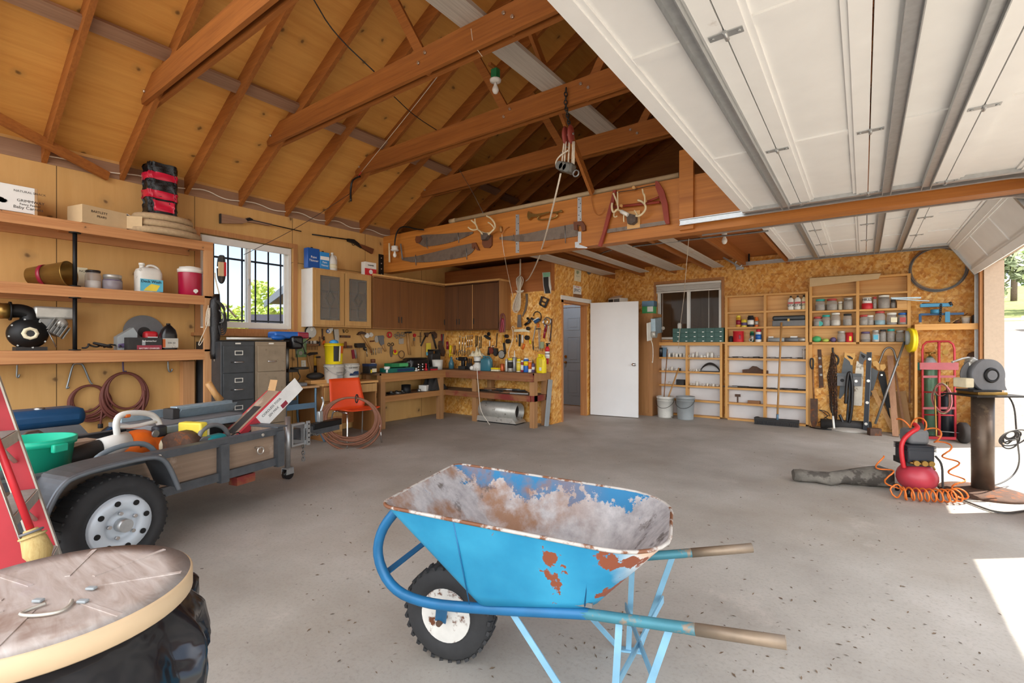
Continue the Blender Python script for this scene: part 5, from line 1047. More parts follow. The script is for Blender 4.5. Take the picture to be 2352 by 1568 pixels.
wt('sanding_belt','black sanding float with a green end hung at top right of the tool wall','float','T',[('backing','dirty_white','p',[(715,35),(805,28),(808,120),(822,230),(815,300),(745,302),(728,200)],(.005,.03)),('pad','dusty_black','p',[(725,95),(782,90),(785,200),(808,295),(750,300),(730,200)],(.036,.02)),('green_end','leaf_mint' if 'leaf_mint' in MATS else P('leaf_mint','8fc8a4',.5).name,'p',[(716,36),(804,30),(800,85),(720,92)],(.036,.012))])
wt('hinge_clamp','dark square metal clamp with two slots near the partition corner','clamp','T',[('bar','dusty_black','s',[(700,340),(670,440)],(.03,14)),('bar','dusty_black','s',[(780,375),(735,480)],(.03,14)),('bar','rusty_steel','s',[(705,345),(785,380)],(.03,10)),('bar','rusty_steel','s',[(690,395),(760,430)],(.03,10)),('bar','dusty_black','s',[(672,440),(738,478)],(.03,12))])
wt('putty_knives','bright steel blade hanging under the rope hank','blade','T',[('blade','steel','p',[(390,580),(430,570),(440,735),(385,735)],(.03,.01))])
wt('black_valve','black T shaped fitting on the tool wall right of the steel blade','fitting','T',[('bar','black_plastic','s',[(480,705),(550,655)],(.03,17)),('bar','black_plastic','s',[(510,615),(548,660)],(.03,16))])
wt('tile_scraper','blue and white ended scraper on a black arm near the partition','scraper','T',[('head','machine_blue','p',[(605,655),(670,620),(680,650),(625,690)],(.03,.04)),('edge','white_plastic','p',[(600,645),(665,610),(672,624),(607,660)],(.03,.04)),('arm','dusty_black','s',[(560,620),(610,650)],(.04,16))])
wt('hose_clamps','bunch of grey ring clamps hung near the partition corner','clamp','T',[('ring','steel','t',[(765,660)],(.03,7,52)),('ring','chrome','t',[(740,665)],(.05,6,34))])
wt('bow_wire','curved dark wire bow hung over the blue scraper','wire','T',[('bow','dark_iron','S',[(590,590),(600,545),(640,530),(680,555),(690,610),(675,650)],(.02,6))])
zf(1110,740,6.894)
q=WP('T',(1015,660),.1);t=thing('fire_extinguisher','small red and white fire extinguisher hung at the end of the tool wall','extinguisher',q);k=MPX('T',(1015,560),.1);r=36*k
z=lambda p:WP('T',(1015,p),.1).z-q.z
B().lathe([(r*.5,0),(r*.55,.0),(r*.55,z(570))],n=18).build('lower_body','red',t);B().lathe([(r,z(570)),(r,z(460))],n=20).build('white_label','paper',t);B().lathe([(r*1.02,z(460)),(r*1.02,z(420)),(r*.6,z(385)),(.01,z(380))],n=20).build('shoulder','red',t);b=B();b.bx(-.012,-.012,z(382),.012,.012,z(345));b.bx(-.03,-.008,z(345),.045,.008,z(330));b.build('valve','black_iron',t);B().lathe([(r*1.03,z(505)),(r*1.03,z(492))],n=20).build('band','dusty_black',t)
# ================= things standing on the bench
BI=-6.15
def XB(l,r,tp,bt,x=BI):c,w,h=XI(l,r,tp,bt,x);c.z=BZ+.001;return c,w,h
def YB(l,r,tp,bt,y=6.42):c,w,h=YI(l,r,tp,bt,y);c.z=BZ+.001;return c,w,h
zf(840,780,7.467)
c,w,h=XB(0,130,380,545);t=boxthing('blue_lid_box','small blue lidded box with a pale label at the left bench end','box',c,w,.16,h*.75,PI/2,'dusty_black');B().bx(-w*.1,-.0815,.02,w*.49,-.0805,h*.5).build('label','cream',t);B().bx(-w*.3,-.0815,.01,-w*.12,-.0805,h*.4).build('stripe','yellow',t);B().bx(-w/2,-.085,h*.75,w/2,.085,h).build('lid','navy',t)
c,w,h=XB(90,160,310,540,-6.28);jar('glue_bottle','bottle with a brown top and pale body behind the blue lidded box','bottle',c,w/2,h,'dirty_white','leather',.06)
c,w,h=XB(325,405,455,560,-6.05);t=thing('spool','small white spool at the front edge of the bench','spool',c);B().lathe([(w*.5,h*.55),(w*.5,h),(.001,h)],n=16).build('top','white_plastic',t);B().lathe([(w*.2,0),(w*.2,h*.56)],n=12).build('stem','white_plastic',t)
c,w,h=XB(320,420,390,455,-6.25);one(B().box((0,0,h*.8),(.1,w*.7,w*.7),Mx.Rotation(.7,3,'X')),'wood_offcut','pine','small pale wood offcut behind the white spool','offcut',loc=c)
c,w,h=XB(395,820,490,565,-6.02);t=boxthing('teal_tray','teal flat plastic tray case on the bench','case',(-6.12,c.y,BZ+.001),w,.24,h*.95,PI/2,'teal_dark' if 'teal_dark' in MATS else P('teal_dark','0f6b5e',.4).name);B().bx(-w*.2,-.1212,.01,w*.48,-.1202,h*.8).build('clear_front','navy',t)
c,w,h=XB(410,695,445,500,-6.1);t=boxthing('green_case','bright green flat case lying on the teal tray','case',(-6.14,c.y,BZ+.082),w,.18,.06,PI/2,'green');B().bx(-w*.05,-.0912,.005,w*.49,-.0902,.055).build('front','leaf_green2' if 'leaf_green2' in MATS else P('leaf_green2','4aa868',.4).name,t)
c,w,h=XB(420,1035,250,470,-6.25);t=thing('black_power_tool','large black power tool with round lamp end lying on the bench','power tool',(-6.25,c.y,BZ+.001),PI/2)
b=B();b.box((w*.2,0,h*.52),(w*.55,.24,h*.95),None,.05);b.build('body','black_plastic',t);b=B();b.tube(smooth([(-w*.05,0,h*.6),(-w*.25,-.02,h*.5),(-w*.5,-.02,h*.38)],2),[.08]*2+[.06]*6+[.05]*4 if False else .06,12);b.build('nose','black_plastic',t);b=B();b.cyl((-w*.16,-.14,h*.45),(-w*.16,-.06,h*.45),.07,n=20);b.build('lamp','dark_iron',t);b=B();b.torus((-w*.16,-.142,h*.45),.055,.012,(0,1,0),20,6);b.build('lamp_ring','mid_grey',t)
for i,(x,hh,mt) in enumerate(((865,490,'white_plastic'),(905,420,'chrome'),(940,440,'dark_iron'),(975,420,'chrome'),(1035,425,'red'),(1075,440,'dusty_black'))):
 c,w,h=XB(x-12,x+12,hh,545,-6.02);t=thing('small_fitting',['stubby white','bright chrome, left one','dark','bright chrome, right one','red','black'][i]+' upright fitting in the row at the bench front','fitting',c);B().lathe([(w*.9,0),(w*.9,h*.3),(w*.4,h*.32),(w*.4,h*.8),(w*.55,h*.82),(w*.55,h)],n=10).build('body',mt,t)
c,w,h=XB(1100,1200,500,540,-6.02);t=boxthing('red_case','small red and black case at the bench front in the corner','case',c,w,.1,h*.6,PI/2,'red');B().bx(-w/2,-.05,h*.6+.0005,w/2,.05,h*1.4).build('lid','dusty_black',t)
c,w,h=XB(1165,1300,355,520,-6.1);pt=thing('white_pail','small white pail with a cloth on the bench in the inner corner','pail',c);B().lathe([(.001,0),(w*.42,0),(w*.5,h),(w*.47,h),(w*.4,.01),(.001,.01)],n=22).build('body','dirty_white',pt)
c,w,h=XB(1095,1250,200,400,-6.32);t=thing('black_jerrycan','black can with a cutout handle behind the white pail','can',c,PI/2);h=h+.14;b=B();b.bx(-w/2,-.06,0,w/2,.06,h*.78,.02);b.bx(-w/2,-.05,h*.78,-w*.3,.05,h*.96);b.bx(w*.3,-.05,h*.78,w/2,.05,h*.96);b.bx(-w/2,-.05,h*.92,w/2,.05,h);b.build('body','dusty_black',t)
zf(1010,740,7.467)
c,w,h=YB(165,235,575,780,6.5);t=thing('spray_bottle','clear green spray bottle on the bench in the corner','bottle',c);B().lathe([(w*.5,0),(w*.5,h*.45),(w*.2,h*.8),(w*.15,h)],n=16).build('body','jar_teal',t)
c,w,h=YB(330,460,590,790,6.45);t=thing('cordless_drill','black cordless drill standing on the bench under the wrenches','drill',c);b=B();b.box((0,0,h*.9),(w,.06,.07),None,.012);b.build('motor','black_plastic',t);b=B();b.box((w*.05,0,h*.5),(w*.35,.05,h*.75),None,.01);b.build('grip','black_plastic',t);b=B();b.box((0,0,.03),(w*.9,.08,.06),None,.008);b.build('battery','dusty_black',t);b=B();b.cyl((-w*.5,0,h*.9),(-w*.85,0,h*.9),.02,n=12);b.build('chuck','dull_steel',t)
for i in range(3):c,w,h=YB(460+32*i,490+32*i,585,710,6.5);t=thing('dark_bottle',['left','middle','right'][i]+' of three dark bottles behind the drill on the bench','bottle',c,0,'dark bottles behind the drill');B().lathe([(w*.5,0),(w*.5,h*.8),(w*.25,h*.9),(w*.25,h*1.5)],n=12).build('body','dusty_black',t)
c,w,h=YB(585,720,590,830,6.36);t=thing('work_lamp','pale round bodied machine with a cord on the bench centre','machine',c);B().lathe([(w*.5,0),(w*.5,h*.35),(w*.3,h*.5),(w*.36,h*.75),(w*.4,h)],n=20).build('body','dirty_white',t);B().lathe([(w*.42,h*.58),(w*.42,h*.66)],n=18).build('dark_band','dark_iron',t)
c2=V((c.x-.0,c.y,BZ+h));b=B();b.grid(lambda u,v:(c2.x+.16*(u-.5)*2*(.7+.3*math.sin(7*v)),c2.y+.1*(v-.5)*2,c2.z+.12*math.sin(PI*u)*math.sin(PI*v)*(1+.4*math.sin(23*u+9*v))+.01*math.sin(40*u*v)+.002),20,16);o=one(b,'crumpled_rag','cream','crumpled cream rag sitting on the pale machine','rag')
c,w,h=YB(520,580,770,830,6.3);one(B().ball((0,0,w/2),w/2,14),'white_ball','white_plastic','small white ball at the front edge of the bench','ball',loc=c)
c,w,h=YB(720,890,580,835,6.36);t=thing('teal_jug','translucent teal jug with a grip hollow on the bench','jug',c);jug(t,w,.12,h,'jar_teal','jar_teal')
for i,z_ in enumerate((0,.03)):c,w,h=YB(908,1035,750,840,6.36);one(B().box((0,0,z_+.014),(w,.1,.026),None,.004),'sponge',['cream','yellow'][i],['lower cream coloured sponge right of the teal jug','upper yellow sponge right of the teal jug'][i],'sponge',loc=c)
zf(1110,740,6.894)
def spray(l,r,tp,bt,mat,capm,label,cap=.16,extra=None,y=6.4,nozzle=False):
 c,w,h=YB(l,r,tp,bt,y);t=thing('spray_can',label,'can',c);hb=h*(1-cap)
 B().lathe([(w*.48,0),(w*.5,.004),(w*.5,hb*.95),(w*.42,hb)],n=18).build('body',mat,t)
 B().lathe([(w*.42,hb),(w*.42,h*.98),(w*.36,h)] if not nozzle else [(w*.2,hb),(w*.12,hb+.02),(w*.06,h)],n=16).build('cap',capm,t)
 if extra:B().lathe([(w*.505,hb*extra[1]),(w*.505,hb*extra[2])],n=18).build('label',extra[0],t)
spray(275,330,660,780,'copper' if 'copper' in MATS else P('copper','b4562a',.35,.5).name,'copper','short copper coloured can right of the sponges',.03)
spray(350,388,580,780,'silver_paint','silver_paint','thin grey can at the left of the row on the bench',.1)
spray(396,466,572,785,'silver_paint','yellow','silver spray can with a yellow cap on the bench',.16,('dusty_black',.3,.85));spray(460,530,455,785,'dull_steel','white_plastic','grey can with a long white nozzle on the bench',.32,None,6.46,True)
spray(532,594,578,785,'cream','yellow','yellow and cream spray can fourth along the bench row',.2,('label_yellow',.1,.9));spray(598,640,600,785,'maroon','white_plastic','slim maroon and white can on the bench',.15,('paper',.2,.7));spray(645,715,560,788,'blue','white_plastic','blue and yellow spray can on the bench',.1,('yellow',.5,.85));spray(716,762,600,782,'paper','orange','white can with an orange band near the yellow jug',.05,('orange',.3,.95));spray(760,812,575,775,'purple','dusty_black','dark tall can with a slim nozzle next to the yellow jug',.3,('paper',.3,.6),6.45,True)
c,w,h=YB(845,995,475,775,6.36);t=thing('yellow_jug','bright yellow plastic jug at the right end of the bench','jug',c,-.3);jug(t,w,.1,h,'yellow','yellow');B().bx(0,-.0525,.1,w*.44,-.0512,.22).build('label','label_yellow',t);B().bx(.01,-.053,.04,w*.36,-.0512,.09).build('label','paper',t)
wtc=B();wtc.tube(smooth([AY(1096,850,BYF-.02),AY(1098,880,BYF-.02),AY(1101,915,BYF-.02),AY(1104,945,BYF-.05),AY(1125,975,BYF-.1)],2),.005,5);one(wtc,'white_cable','wire_white','white cable hanging down the front of the bench to the floor','cable')
zf(620,740,5.6)
c,w,h=XI(430,690,720,775,-6.1);t=thing('wood_offcuts','short pale timber block on the desk left of the buckets','block',(-6.02,c.y+.03,ZD),PI/2);B().bx(-w*.5,-.05,0,w*.45,.1,.045).build('block','pine',t)
c,w,h=XI(450,690,670,740,-6.15);b=B();b.ball((0,0,.05),(.09,w*.45,.05),12);one(b,'dark_hat','dusty_black','dark crumpled cap lying on the timber block on the desk','cap',loc=(-6.13,c.y,ZD+.046))
# ================= things on the big beam
zf(850,400)
P('antler','d8c6a0',.55,0,.15,14);P('fur','5c5048',.95,0,.3,30,bmp=.8);P('brass_bugle','a98d54',.28,.9,.15,16);P('pipe_tan','b9a07c',.7,0,.1,10)
def saw(name,label,blade,teeth,handle,hmat='leather',n=46,ft=7,extra=None):
 """blade polygon; teeth run between the two points of the lower edge"""
 a,c=teeth;pts=list(blade)
 i=pts.index(a);tt=[]
 for k in range(1,n):
  u=k/n;x,y=a[0]+(c[0]-a[0])*u,a[1]+(c[1]-a[1])*u
  if len(teeth3) > 2:x,y=qb(a,teeth3[2],c,u)
  tt.append((x,y+(ft if k % 2 else 0)))
 pts=pts[:i+1]+tt+pts[i+1:]
 parts=[('blade','steel_blade','p',pts,(.012,.004))]+handle
 return wt(name,label,'saw','G',parts)
def qb(a,m,c,u):return ((1-u)**2*a[0]+2*u*(1-u)*m[0]+u*u*c[0],(1-u)**2*a[1]+2*u*(1-u)*m[1]+u*u*c[1])
teeth3=((580,780),(1115,635),(880,760))
saw('crosscut_saw','upper crosscut saw at left on the big beam, teeth facing down',[(1115,620),(960,632),(800,645),(570,655),(520,675),(510,740),(580,780),(1115,635)],((580,780),(1115,635)),
 [('grip','leather','p',[(508,672),(560,672),(570,700),(545,740),(510,745),(498,710)],(.008,.025))])
teeth3=((430,945),(1040,885),(700,960))
saw('crosscut_saw','lower crosscut saw on the beam with a brown grip at its right end',[(1130,740),(950,775),(700,840),(500,885),(335,905),(350,930),(430,945),(1040,885),(1100,850),(1135,800)],((430,945),(1040,885)),
 [('grip','leather','p',[(1110,745),(1150,740),(1190,822),(1165,822),(1140,780),(1130,810),(1112,800)],(.008,.025))])
teeth3=((1560,722),(2240,665),(1850,735))
saw('crosscut_saw','long tapered crosscut saw in the middle of the beam under the bugle',[(2260,525),(2000,575),(1700,640),(1400,680),(1400,705),(1560,722),(2240,665)],((1560,722),(2240,665)),
 [('grip','leather','p',[(2210,520),(2300,510),(2335,560),(2338,610),(2300,620),(2290,560),(2250,550),(2255,610),(2215,605)],(.008,.03))],n=60)
for i,p in enumerate([[(613,680),(612,790),(625,800)],[(952,630),(958,740)],[(490,870),(496,985)],[(1040,800),(1045,920)],[(1550,650),(1552,715)],[(2105,555),(2112,745)]]):
 wt('saw_hanger',['left wire holding the upper saw','right wire holding the upper saw','left wire holding the lower saw','right wire holding the lower saw','left nail holding the long saw','right wire holding the long saw'][i],'hanger','G',[('hanger','dull_steel','s',p,(.02,4,6))])
wt('bugle','old brass bugle hung near the top of the beam between two metal straps','bugle','G',[('bell','brass_bugle','p',[(1722,430),(1735,405),(1760,430),(1820,440),(1960,412),(1960,425),(1830,465),(1770,470),(1735,500),(1720,470)],(.01,.05)),('tubing','brass_bugle','S',[(1960,418),(2060,402),(2082,402)],(.035,8)),('tubing','brass_bugle','S',[(1830,455),(1810,470),(1815,490),(1850,495),(1990,475),(2025,450),(2020,415),(1980,412)],(.035,8)),('mouthpiece','brass_bugle','d',[(2070,402)],(.025,.03,14))])
for i,(x0,x1,y0_,y1_) in enumerate(((1575,1612,435,850),(2243,2286,250,510))):
 wt('metal_strap',['galvanised perforated strap nailed upright near the middle of the beam','galvanised perforated strap on the beam behind the long saw grip'][i],'strap','G',[('plate','galvanised','p',[(x0,y0_),(x1,y0_),(x1,y1_),(x0,y1_)],(.001,.004))]+[('nail_head','dark_iron','d',[((x0+x1)/2+(8 if k % 2 else -8),y0_+25+(y1_-y0_-50)*k/5)],(.0052,.003,5)) for k in range(6)])
wt('hold_down_bracket','galvanised angle bracket at the lower edge of the beam by the partition','bracket','G',[('plate','galvanised','p',[(2248,620),(2284,620),(2284,740),(2260,745),(2262,790),(2218,795),(2215,735),(2248,730)],(.002,.006)),('foot','galvanised','p',[(2225,765),(2262,760),(2350,790),(2345,800),(2240,798)],(.009,.006))])
def antlers(label,parts,plaque,skull,mat_p):
 return wt('antlers',label,'antlers','G',[('plaque',mat_p,'p',plaque,(.001,.025)),('skull','fur','p',skull,(.027,.07))]+[('antler','antler','S',p,(o,r,8)) for p,o,r in parts])
antlers('left deer antlers on a dark wooden shield on the beam',[([(1215,650),(1190,615),(1160,595),(1150,550),(1120,520),(1095,498)],.12,9),([(1150,560),(1135,520),(1133,480)],.13,7),([(1165,592),(1120,605),(1085,595),(1060,572)],.14,8),([(1280,655),(1290,640),(1330,605),(1355,570),(1345,520),(1300,470),(1260,452)],.12,10),([(1345,585),(1310,540),(1275,520)],.15,7),([(1200,620),(1250,640),(1300,630),(1335,600)],.08,8)],
 [(1222,690),(1300,680),(1328,660),(1325,770),(1300,798),(1240,795),(1222,760)],[(1228,650),(1250,640),(1295,645),(1310,665),(1280,710),(1235,718)],'leather')
zf(1150,400)
antlers('right deer antlers on a pale board on the beam under the bow saw',[([(1375,435),(1330,405),(1270,385),(1255,380),(1225,415),(1208,400),(1200,350),(1205,310)],.12,12),([(1270,390),(1265,320),(1240,260),(1218,205)],.14,10),([(1265,330),(1265,250),(1262,190)],.15,8),([(1225,415),(1220,460),(1245,462),(1258,450)],.16,7),([(1330,440),(1328,490),(1332,515)],.16,7),([(1460,450),(1500,450),(1540,420),(1570,370),(1560,325),(1520,290),(1482,280)],.12,12),([(1555,330),(1560,250),(1540,210),(1530,160)],.14,9),([(1560,250),(1550,210)],.15,7),([(1475,440),(1460,410),(1445,390)],.15,7)],
 [(1375,410),(1515,395),(1512,580),(1375,598)],[(1380,450),(1420,440),(1480,455),(1480,520),(1440,550),(1395,545)],'pine')
wt('antler_burr_wrap','white wrapped joint on the left beam of the right antlers','wrap','G',[('wrap','white_plastic','s',[(1375,440),(1300,400)],(.12,22))])
teeth3=((1150,632),(1800,535),(1500,585))
bl=[(1150,595),(1785,500),(1800,535)];tp=[]
for k in range(0,61):u=k/60;x,y=1800+(1150-1800)*u,535+(632-535)*u;tp.append((x,y+(8 if k % 2 else 0)))
wt('bow_saw','large red wooden framed bow saw at the right end of the beam','saw','G',[('blade','steel_blade','p',bl[:2]+tp,(.02,.004)),
 ('side_arm','maroon_wood' if 'maroon_wood' in MATS else P('maroon_wood','8e3422',.6,0,.15,10).name,'p',[(1225,180),(1255,175),(1245,260),(1210,390),(1165,560),(1095,785),(1060,780),(1110,640),(1160,430),(1205,270)],(.03,.03)),
 ('side_arm','maroon_wood','p',[(1680,80),(1710,85),(1770,180),(1810,320),(1832,540),(1795,545),(1775,500),(1750,330),(1720,250),(1680,140)],(.03,.03)),
 ('stretcher','maroon_wood','s',[(1225,355),(1720,300)],(.045,15)),('stay','maroon_wood','s',[(1580,300),(1710,245)],(.045,11)),('tension_cord','dark_iron','S',[(1235,200),(1310,185),(1440,170),(1560,135),(1690,115)],(.045,4))])
for i,(x,y) in enumerate(((1462,160),(1588,303),(1328,355))):wt('peg',['upper','right','left'][i]+' round wooden peg holding the bow saw on the beam','peg','G',[('peg','pine','d',[(x,y)],(.001,.08,15))])
wt('wire_loop','thin orange wire looping down the beam left of the bow saw','wire','G',[('wire','copper_wire' if 'copper_wire' in MATS else P('copper_wire','b8763c',.5,.3).name,'S',[(985,205),(975,260),(990,320),(1005,400),(1040,440),(1090,430),(1130,370)],(.03,4,5))])
zf(850,400)
wt('awl','small wooden handled awl hung on the beam with a cord','awl','G',[('handle','handle_wood','s',[(1410,565),(1418,625)],(.03,14)),('hook','copper_wire','S',[(1430,640),(1450,600),(1475,575),(1500,568)],(.03,5))])
b=B();b.tube(smooth([WP('G',(1425,650),.05),WP('G',(1430,750),.05),WP('G',(1455,900),.06),AY(*U((1490,1080)),6.2),AY(*U((1545,1330)),6.3)],2),.004,5);one(b,'pull_cord','rope','thin tan cord dropping from the awl on the beam to the rope hank','cord')
p0,p1=AY(*U((870,525)),GB+.06),AY(*U((2900,20)),GB+.06)
b=B();b.cyl((p0.x,GB+.05,3.125),(AY(1557,408,GB).x,GB+.05,3.125),.03,n=14);b.cyl((p0.x,GB+.05,3.125),(p0.x+.12,GB+.05,3.125),.036,n=14);one(b,'plastic_pipe','pipe_tan','long tan plastic pipe lying along the top of the big beam','pipe')
b=B();b.cyl((p0.x+1.0,GB+.13,3.115),(p0.x+2.6,GB+.13,3.115),.03,n=12);one(b,'plastic_pipe','pipe_tan','shorter tan pipe lying behind the long pipe on the beam','pipe')
t=wt('arm_lamp','bare bulb lamp on a bent black conduit at the left end of the beam','lamp','G',[('conduit','black_iron','S',[(580,600),(500,595),(400,565),(330,570),(290,620),(270,700),(265,775)],(.1,8)),('socket','white_plastic','s',[(266,778),(267,830)],(.1,36)),('socket_base','white_plastic','s',[(267,815),(267,825)],(.1,44))])
P('bulb_glass','e9e6de',.2,0,.03)
def bulb(t,c,s=1.0,mat='bulb_glass'):
 o=B().lathe([(.001,-.1*s),(.018*s,-.094*s),(.03*s,-.07*s),(.028*s,-.05*s),(.014*s,-.02*s),(.013*s,0)],c,n=16);return o.build('bulb',mat,t,w=1)
bulb(t,WP('G',(267,832),.1))
wt('hanging_rod','pale wooden rod hanging left of the arm lamp on the beam','rod','G',[('rod','cream','s',[(208,745),(210,950)],(.06,9))]);wt('hanging_rod','grey metal rod hanging right of the arm lamp on the beam','rod','G',[('rod','mid_grey','s',[(330,752),(350,915)],(.06,8))])
b=B();b.bx(LW+.002,GB-.1,2.40,LW+.012,GB-.001,2.78);o=one(b,'beam_hanger','black_iron','black steel hanger plate with bolts beside the left beam end','bracket')
for k in range(4):b=B();b.cyl((LW+.013,GB-.05,2.45+.09*k),(LW+.02,GB-.05,2.45+.09*k),.01,n=8);c=b.build('bolt_head','bolt_metal',o,w=1)
# ================= overhead: bulb on green box, hoist, cords, wiring
c=AD(1138,186,4.0);zt_=TZ
q=AY(1138,190,3.9);t=thing('ceiling_bulb','bare bulb in a white porcelain holder under a green box among the roof ties','lamp',q)
b=B();b.box((0,0,.09),(.07,.06,.09));b.build('box','green',t);b=B();b.lathe([(.03,.0),(.055,.01),(.06,.03),(.03,.048),(.03,.05)],(0,0,-.0),n=18);b.build('holder','white_plastic',t);bulb(t,q+V((0,0,0)),1.15)
b=B();b.bx(-.02,-.1,.135,.02,.1,.16);b.build('mount_bracket','rafter_wood_y',t)
HYp=RYS[9]-.09
def HP(px,py,o=0):return AY(px,py,HYp+o)
t=thing('rope_hoist','red pulley block hoist on a chain with white rope falls and a lower block','hoist',HP(1303,405))
def chain(b,pts,L=.04,r=.005):
 pts=[V(p) for p in pts];k=0
 for a,c in zip(pts[:-1],pts[1:]):
  d=c-a;n=max(1,round(d.length/(L*.72)));dn=d.normalized();u=dn.orthogonal().normalized();v=dn.cross(u)
  for i in range(n):
   m=a+d*((i+.5)/n);s=u if k % 2 else v;k += 1
   b.tube([m+dn*(L*.5*math.cos(w_))+s*(L*.3*math.sin(w_)) for w_ in [2*PI*q/8 for q in range(8)]],r,5,closed=True)
 return b
b=B();chain(b,[HP(1300,202),HP(1299,240),HP(1303,262),HP(1308,292)],.05,.006);b.build('chain','dark_iron',t,w=1)
c=HP(1305,310);k=c.dot(FW)/FPX
b=B();b.ball(c+V((-.03,0,0)),(.024,.06,22*k),14);b.ball(c+V((.03,0,0)),(.024,.06,22*k),14);b.build('upper_block','hoist_red' if 'hoist_red' in MATS else P('hoist_red','8a3a30',.6).name,t,w=1)
b=B();b.cyl(c+V((-.06,0,0)),c+V((.06,0,0)),.012,n=8);b.build('axle','dull_steel',t,w=1)
for i,(x0,x1) in enumerate(((1296,1290),(1300,1296),(1308,1305),(1316,1314),(1319,1318))):B().tube([HP(x0,325,.01*i-.02),HP((x0+x1)/2,350,.01*i-.02),HP(x1,382,.01*i-.02)],.008,6).build('rope_fall','rope',t,w=1)
B().tube(smooth([HP(1305,345,-.04),HP(1285,358,-.04),HP(1276,372,-.04),HP(1278,384,-.04),HP(1292,380,-.04)],2),.008,6).build('rope_loop','rope',t,w=1)
c=HP(1302,385);b=B();b.box(c,(.16,.1,.09),Mx.Rotation(.35,3,'Y'),.02)
for s in (-1,0,1):b.cyl(c+V((.04*s-.015,-.06,-.02*s)),c+V((.04*s-.015,.06,-.02*s)),.04,n=14)
b.build('lower_block','hoist_grey' if 'hoist_grey' in MATS else P('hoist_grey','6b6a64',.5,.4).name,t,w=1);b=B();b.torus(HP(1323,398,0),.03,.008,(0,1,0),16,6);b.build('shackle','dull_steel',t,w=1)
pts=[HP(1288,398),HP(1276,450,.1),AY(1254,540,4.9),AY(1235,600,5.6),AY(1215,640,6.4),AY(1208,645,6.6)]
b=B();b.tube(smooth(pts,2),.009,7);b.build('hauling_line','rope',t,w=1)
q=HP(805,425);t=thing('strap_clamp','black strap clamp tied to the left end of the third roof tie','clamp',q);b=B();b.tube(smooth([HP(827,405),HP(818,408),HP(808,415),HP(805,440),HP(806,462)],1),.014,6);b.build('body','black_plastic',t,w=1);b=B();b.tube([HP(830,395),HP(822,406)],.006,6);b.build('red_cord','red',t,w=1)
def line(pts,mat,label,r=.004,name='cord',cat='cord'):return one(B().tube(smooth([V(p) for p in pts],2),r,5),name,mat,label,cat)
y2=RYS[7]
line([AY(718,-5,y2-.6),AY(765,75,y2-.4),AY(860,165,y2-.06)],'wire_black','black cable sagging from the roof to the second tie',.006,'cable','cable');line([AY(905,222,y2+.2),AY(950,265,3.6),AY(1005,300,HYp+.1)],'wire_black','black cable running from the second tie to the third tie',.005,'cable','cable')
line([AY(1082,66,y2-.05),AY(1000,185,y2+.4),AY(830,395,HYp)],'rope','thin pale string from the second tie down to the strap clamp',.004);line([AY(1082,66,y2-.06),AY(1086,100,y2-.06),AY(1108,130,y2+.0)],'rope','short string knotted over the second tie',.003)
line([AY(803,445,HYp),AX(690,520,-6.2),AX(560,585,LW+.25)],'wire_black','thin dark cord from the strap clamp down across the barred window',.0035);line([AY(1055,390,RYS[11]-.04),AY(1085,440,GB-.02),AY(1110,490,GB-.015)],'dull_steel','thin wire from the farthest tie down to the beam top',.004,'wire','wire')
for i,(a,c) in enumerate(zip(RYS[4:11],RYS[5:12])):
 if a < .3:continue
 x=LW+.03;z=ZT+.05;s=.035+.01*(i % 3)
 line([(x,a+.02,z+.02),(x,a+.2,z+s),(x,a+.4,z-.015),(x,c-.02,z+.01)],'wire_white','white wiring cable sagging along the top of the left wall between rafters',.007,'wiring_cable','cable')['group']='wiring along the left wall top'
line([AY(1345,591,7.6),AY(1370,588,7.0),AY(1400,572,6.2),AY(1560,553,6.2),AY(1765,530,6.2)],'dull_steel','grey conduit running under the loft joists',.011,'conduit','conduit')
q=AY(1664,540,6.3);t=thing('loft_bulb','bare bulb under the loft behind the big beam','lamp',q);b=B();b.cyl((0,0,0),(0,0,.03),.03,n=14);b.build('holder','white_plastic',t);bulb(t,q,1.1);B().bx(-.04,-.04,.031,.04,.04,.11).build('junction_box','galvanised',t)
line([AY(1582,548,6.0),AY(1574,640,6.9),AY(1572,675,7.6),AY(1562,750,8.4),AY(1558,800,8.8)],'rope','thin cord hanging from the loft down in front of the back window',.004)
